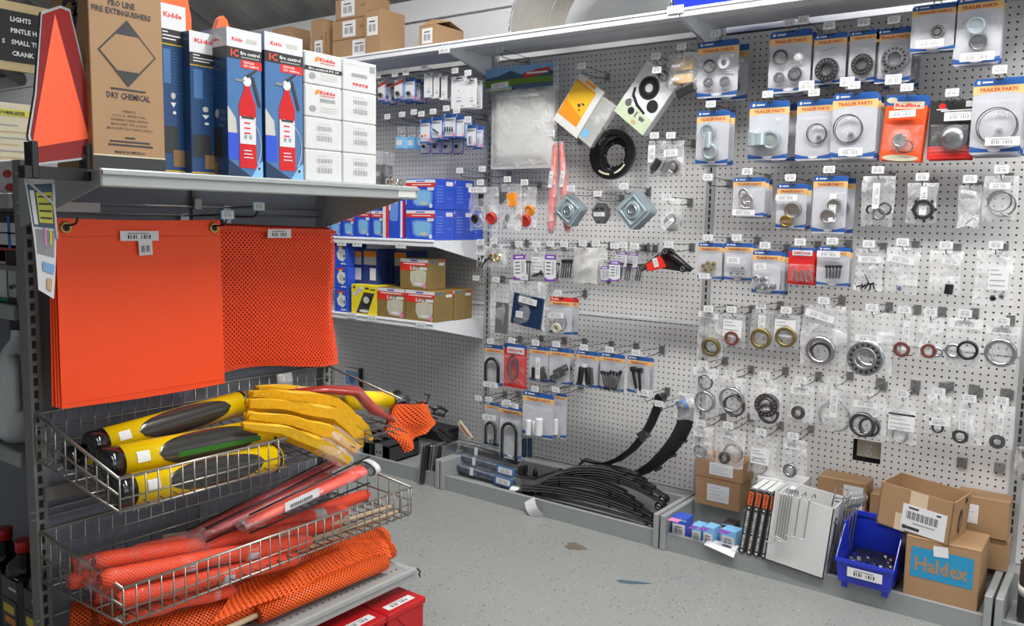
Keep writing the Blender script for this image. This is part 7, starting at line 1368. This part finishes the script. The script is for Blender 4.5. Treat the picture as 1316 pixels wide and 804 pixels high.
# ---------- left side of the run: shelves facing -Y ----------
FY = -2.535
def sshelf(lab, z):
    t = thing('run_shelf', lab, 'shelf', (-.70, FY, z), group='shelves of the run at far left'); q = MB(); q.box(0, 1.22, 0, .40, -.006, 0, 'gond_post'); q.build('deck', t); q = MB(); q.bbox(0, 1.22, -.008, .004, -.034, .003, 'gond_shelf', .002); q.box(1.0, 1.06, -.0095, -.008, -.028, -.004, 'frost'); q.build('front_edge', t)
for z, l in ((1.395, 'highest side shelf at the far left with bagged goods'), (1.12, 'side shelf at far left under the cartons'), (.745, 'side shelf at far left carrying the white jug'), (.13, 'lowest side shelf at far left with black jugs')): sshelf(l, z)
t = thing('run_upright', 'grey slotted corner post of the far left run', 'upright', (.53, -2.13, 0)); q = MB(); q.box(-1.25, 0, 0, .02, 0, 1.5, 'back_panel'); q.build('back_panel', t); 
def sbox(lab, x0, x1, y0, y1, m, name='carton', art=None, dep=.12, Y=FY+.02, zz=None):
    a = onY(x0, (y0+y1)/2, Y); b_ = onY(x1, (y0+y1)/2, Y); zt = onY((x0+x1)/2, y0, Y).z; zb = zz if zz is not None else onY((x0+x1)/2, y1, Y).z; t = thing(name, lab, 'box', ((a.x+b_.x)/2, Y, zb), (0, 0, 0), None); w = b_.x-a.x; q = MB(); q.bbox(-w/2, w/2, 0, dep, 0, zt-zb, m, .002); q.build('carton', t)
    if art: q = MB(); art(q, w, zt-zb, dep); q.build('printed_face', t)
    return t
sbox('pale blister carton with red pieces on the highest far left shelf', -14, 23, 206, 246, 'card_white', 'blister_carton', lambda q, w, h, d: (q.disc(w*.15, h*.6, w*.16, h*.12, -.001, 'dull_red', 12), q.disc(w*.25, h*.2, w*.2, h*.12, -.001, 'dull_red', 12), q.disc(w*.38, h*.35, w*.05, h*.2, -.001, 'pale_green', 8)), zz=1.396)
sbox('dark box with blue and white stripes below the highest far left shelf', -12, 25, 272, 299, 'black', 'striped_box', lambda q, w, h, d: (q.rect(-w*.3, w*.45, h*.1, h*.7, -.001, 'card_white'), q.rect(w*.1, w*.2, h*.0, h*.9, -.0015, 'strip_blue'), q.rect(-w*.3, w*.45, h*.4, h*.45, -.0015, 'ink')), zz=1.26)
sbox('red flat box beneath the striped box at far left', -12, 25, 301, 317, 'dull_red', 'red_box', None, .14, zz=1.222)
t = thing('side_tray', 'thin grey tray under the red flat box at far left', 'tray', (.25, FY+.01, 1.214)); q = MB(); q.bbox(-.5, .30, -.004, .2, -.008, .006, 'gond_post', .001); q.build('tray', t)
for sx in (-.45, .25):
    q = MB(); q.box(sx, sx+.01, .0, .02, -.092, -.006, 'gond_post'); q.build('tray_leg', t)
sbox('green and white carton at the far left edge', -16, 9, 320, 399, 'green_box', 'green_carton', lambda q, w, h, d: q.rect(-w/2, w/2, h*.1, h*.78, -.001, 'card_white'), .05, zz=1.121)
sbox('grey carton with dark top and printed letters at far left', 10, 30, 322, 400, 'card_grey', 'grey_carton', lambda q, w, h, d: (q.rect(-w/2, w/2, h*.7, h, -.001, 'black'), q.rect(-w*.4, w*.2, h*.74, h*.98, -.0015, 'cream') if False else None, q.text('MATE', 0, h*.35, h*.12, -.001, 'ink', rot=.2, width=w*.8), q.rect(-w/2, w/2, 0, h*.12, -.001, 'ink')), .05, zz=1.121)
# white jug
p = onY(30, 590, FY+.06); t = thing('antifreeze_jug', 'white handled plastic jug with printed side on the far left shelf', 'jug', (p.x-.015, FY+.07, .746)); q = MB(); W_ = .058
prof = [(0, 0), (.050, 0), (.058, .012), (.060, .06), (.060, .17), (.055, .21), (.040, .245), (.022, .268), (.018, .290), (.018, .305), (0, .305)]
q.lathe(prof, (0, 0, 0), 'jug_white', 24, axis='z'); q.build('jug_body', t); q = MB(); q.tube([(.045, -.035, .235), (.062, -.040, .20), (.066, -.042, .13), (.060, -.038, .09)], .012, 'jug_white', 10); q.build('handle', t); q = MB(); q.lathe([(.021, .296), (.022, .300), (.022, .322), (0, .324)], (0, 0, 0), 'black', 18, axis='z'); q.build('cap', t)
q = MB(); q.add([(-.052, -.034, .05), (-.020, -.058, .05), (-.020, -.058, .19), (-.052, -.034, .19)], [(0, 1, 2, 3)], 'card_white'); q.add([(-.045, -.041, .12), (-.025, -.0565, .12), (-.025, -.0565, .15), (-.045, -.041, .15)], [(0, 1, 2, 3)], 'box_blue'); q.build('printed_label', t)
sbox('bright blue jug cut off by the left edge of the frame', -20, 6, 482, 572, 'strip_blue', 'blue_jug', None, .12, zz=.746)
p = onY(15, 430, FY+.15)
for i in range(3):
    t = thing('wiper_coil', ('left', 'middle', 'right')[i]+' dark coiled hose bundle hanging above the white jug', 'hose', (.34+.07*i, FY+.12, 1.045), (0, 0, 0), 'dark coils at far left'); q = MB(); q.tube([(.045*math.cos(a*.5), .01*math.sin(a), .035*math.sin(a*.5)) for a in range(25)], .006, 'black', 6); q.build('coil', t)
# black jugs with red caps on low shelf
for i in range(3):
    for j in range(2):
        t = thing('oil_jug', 'black oil jug with red cap, %s row, %s from the post' % (('front', 'rear')[j], ('first', 'second', 'third')[i]), 'jug', (.47-.135*i, FY+.07+.14*j, .131), (0, 0, 0), 'black oil jugs with red caps'); q = MB(); q.bbox(-.058, .058, -.045, .05, 0, .24, 'gloss_black', .012); q.lathe([(.05, .235), (.045, .26), (.022, .285), (.018, .30)], (0, 0, 0), 'gloss_black', 16, axis='z'); q.build('jug_body', t); q = MB(); q.lathe([(.024, .295), (.025, .325), (0, .327)], (0, 0, 0), 'red_card', 16, axis='z'); q.build('cap', t)
        q = MB(); q.add([(.0, -.046, .20), (.045, -.046, .20), (.045, -.040, .235), (.0, -.040, .235)], [(0, 1, 2, 3)], 'paper'); q.build('price_label', t); q = MB(); q.rect(-.045, .045, .03, .17, -.0465, 'black_card'); q.rect(-.035, .03, .13, .155, -.047, 'tube_yellow'); q.rect(-.03, .035, .10, .12, -.047, 'amber'); q.rect(-.03, .03, .05, .08, -.047, 'red_card'); q.build('front_label', t)

# ================= FAR BACKGROUND AT LEFT =================
def fpanel(lab, name, cat, x0, x1, y0, y1, X, m, art=None, th=.02):
    a = onX(x0, (y0+y1)/2, X); b_ = onX(x1, (y0+y1)/2, X); zt = onX((x0+x1)/2, y0, X).z; zb = onX((x0+x1)/2, y1, X).z; t = thing(name, lab, cat, (X, (a.y+b_.y)/2, (zt+zb)/2), RG); w, h = b_.y-a.y, zt-zb; q = MB(); q.bbox(-w/2, w/2, 0, th, -h/2, h/2, m, .002); q.build('panel', t)
    if art: q = MB(); art(q, w, h); q.build('print', t)
    return t, w, h
mat('sign_wood', (.52, .40, .22), .5); mat('sign_black', (.02, .02, .022), .5)
def art_sign(q, w, h):
    q.rect(-w/2, w*.5, -h*.37, h*.37, -.003, 'sign_black')
    for i, s in enumerate(('LIGHTS', 'PINTLE HOOKS', 'SMALL TRAILER', 'CRANK HANDLE')): q.text(s, -w*.11, h*(.25-.165*i), h*.095, -.008, 'paper', align='L', xs=.95)
    q.text('S', -w*.185, h*(-.085), h*.09, -.008, 'paper')
fpanel('black hanging aisle sign lettered LIGHTS and PINTLE, upper left', 'aisle_sign', 'sign', -40, 90, 4, 92, -2.5, 'sign_wood', art_sign)
def art_post(q, w, h):
    q.rect(-w*.35, w*.45, h*.34, h*.42, -.003, 'poster_yellow'); q.text('WOBBLEIZE', w*.05, h*.38, h*.055, -.006, 'ink', width=w*.6)
    for i in range(9): q.rect(-w*.4, w*(.45 if i % 3 else .2), h*(.22-.08*i), h*(.235-.08*i), -.003, 'kraft_light' if i % 2 else 'greyink')
fpanel('cream printed poster beyond the warning triangle', 'wall_poster', 'poster', -20, 42, 132, 236, -1.6, 'cream', art_post)
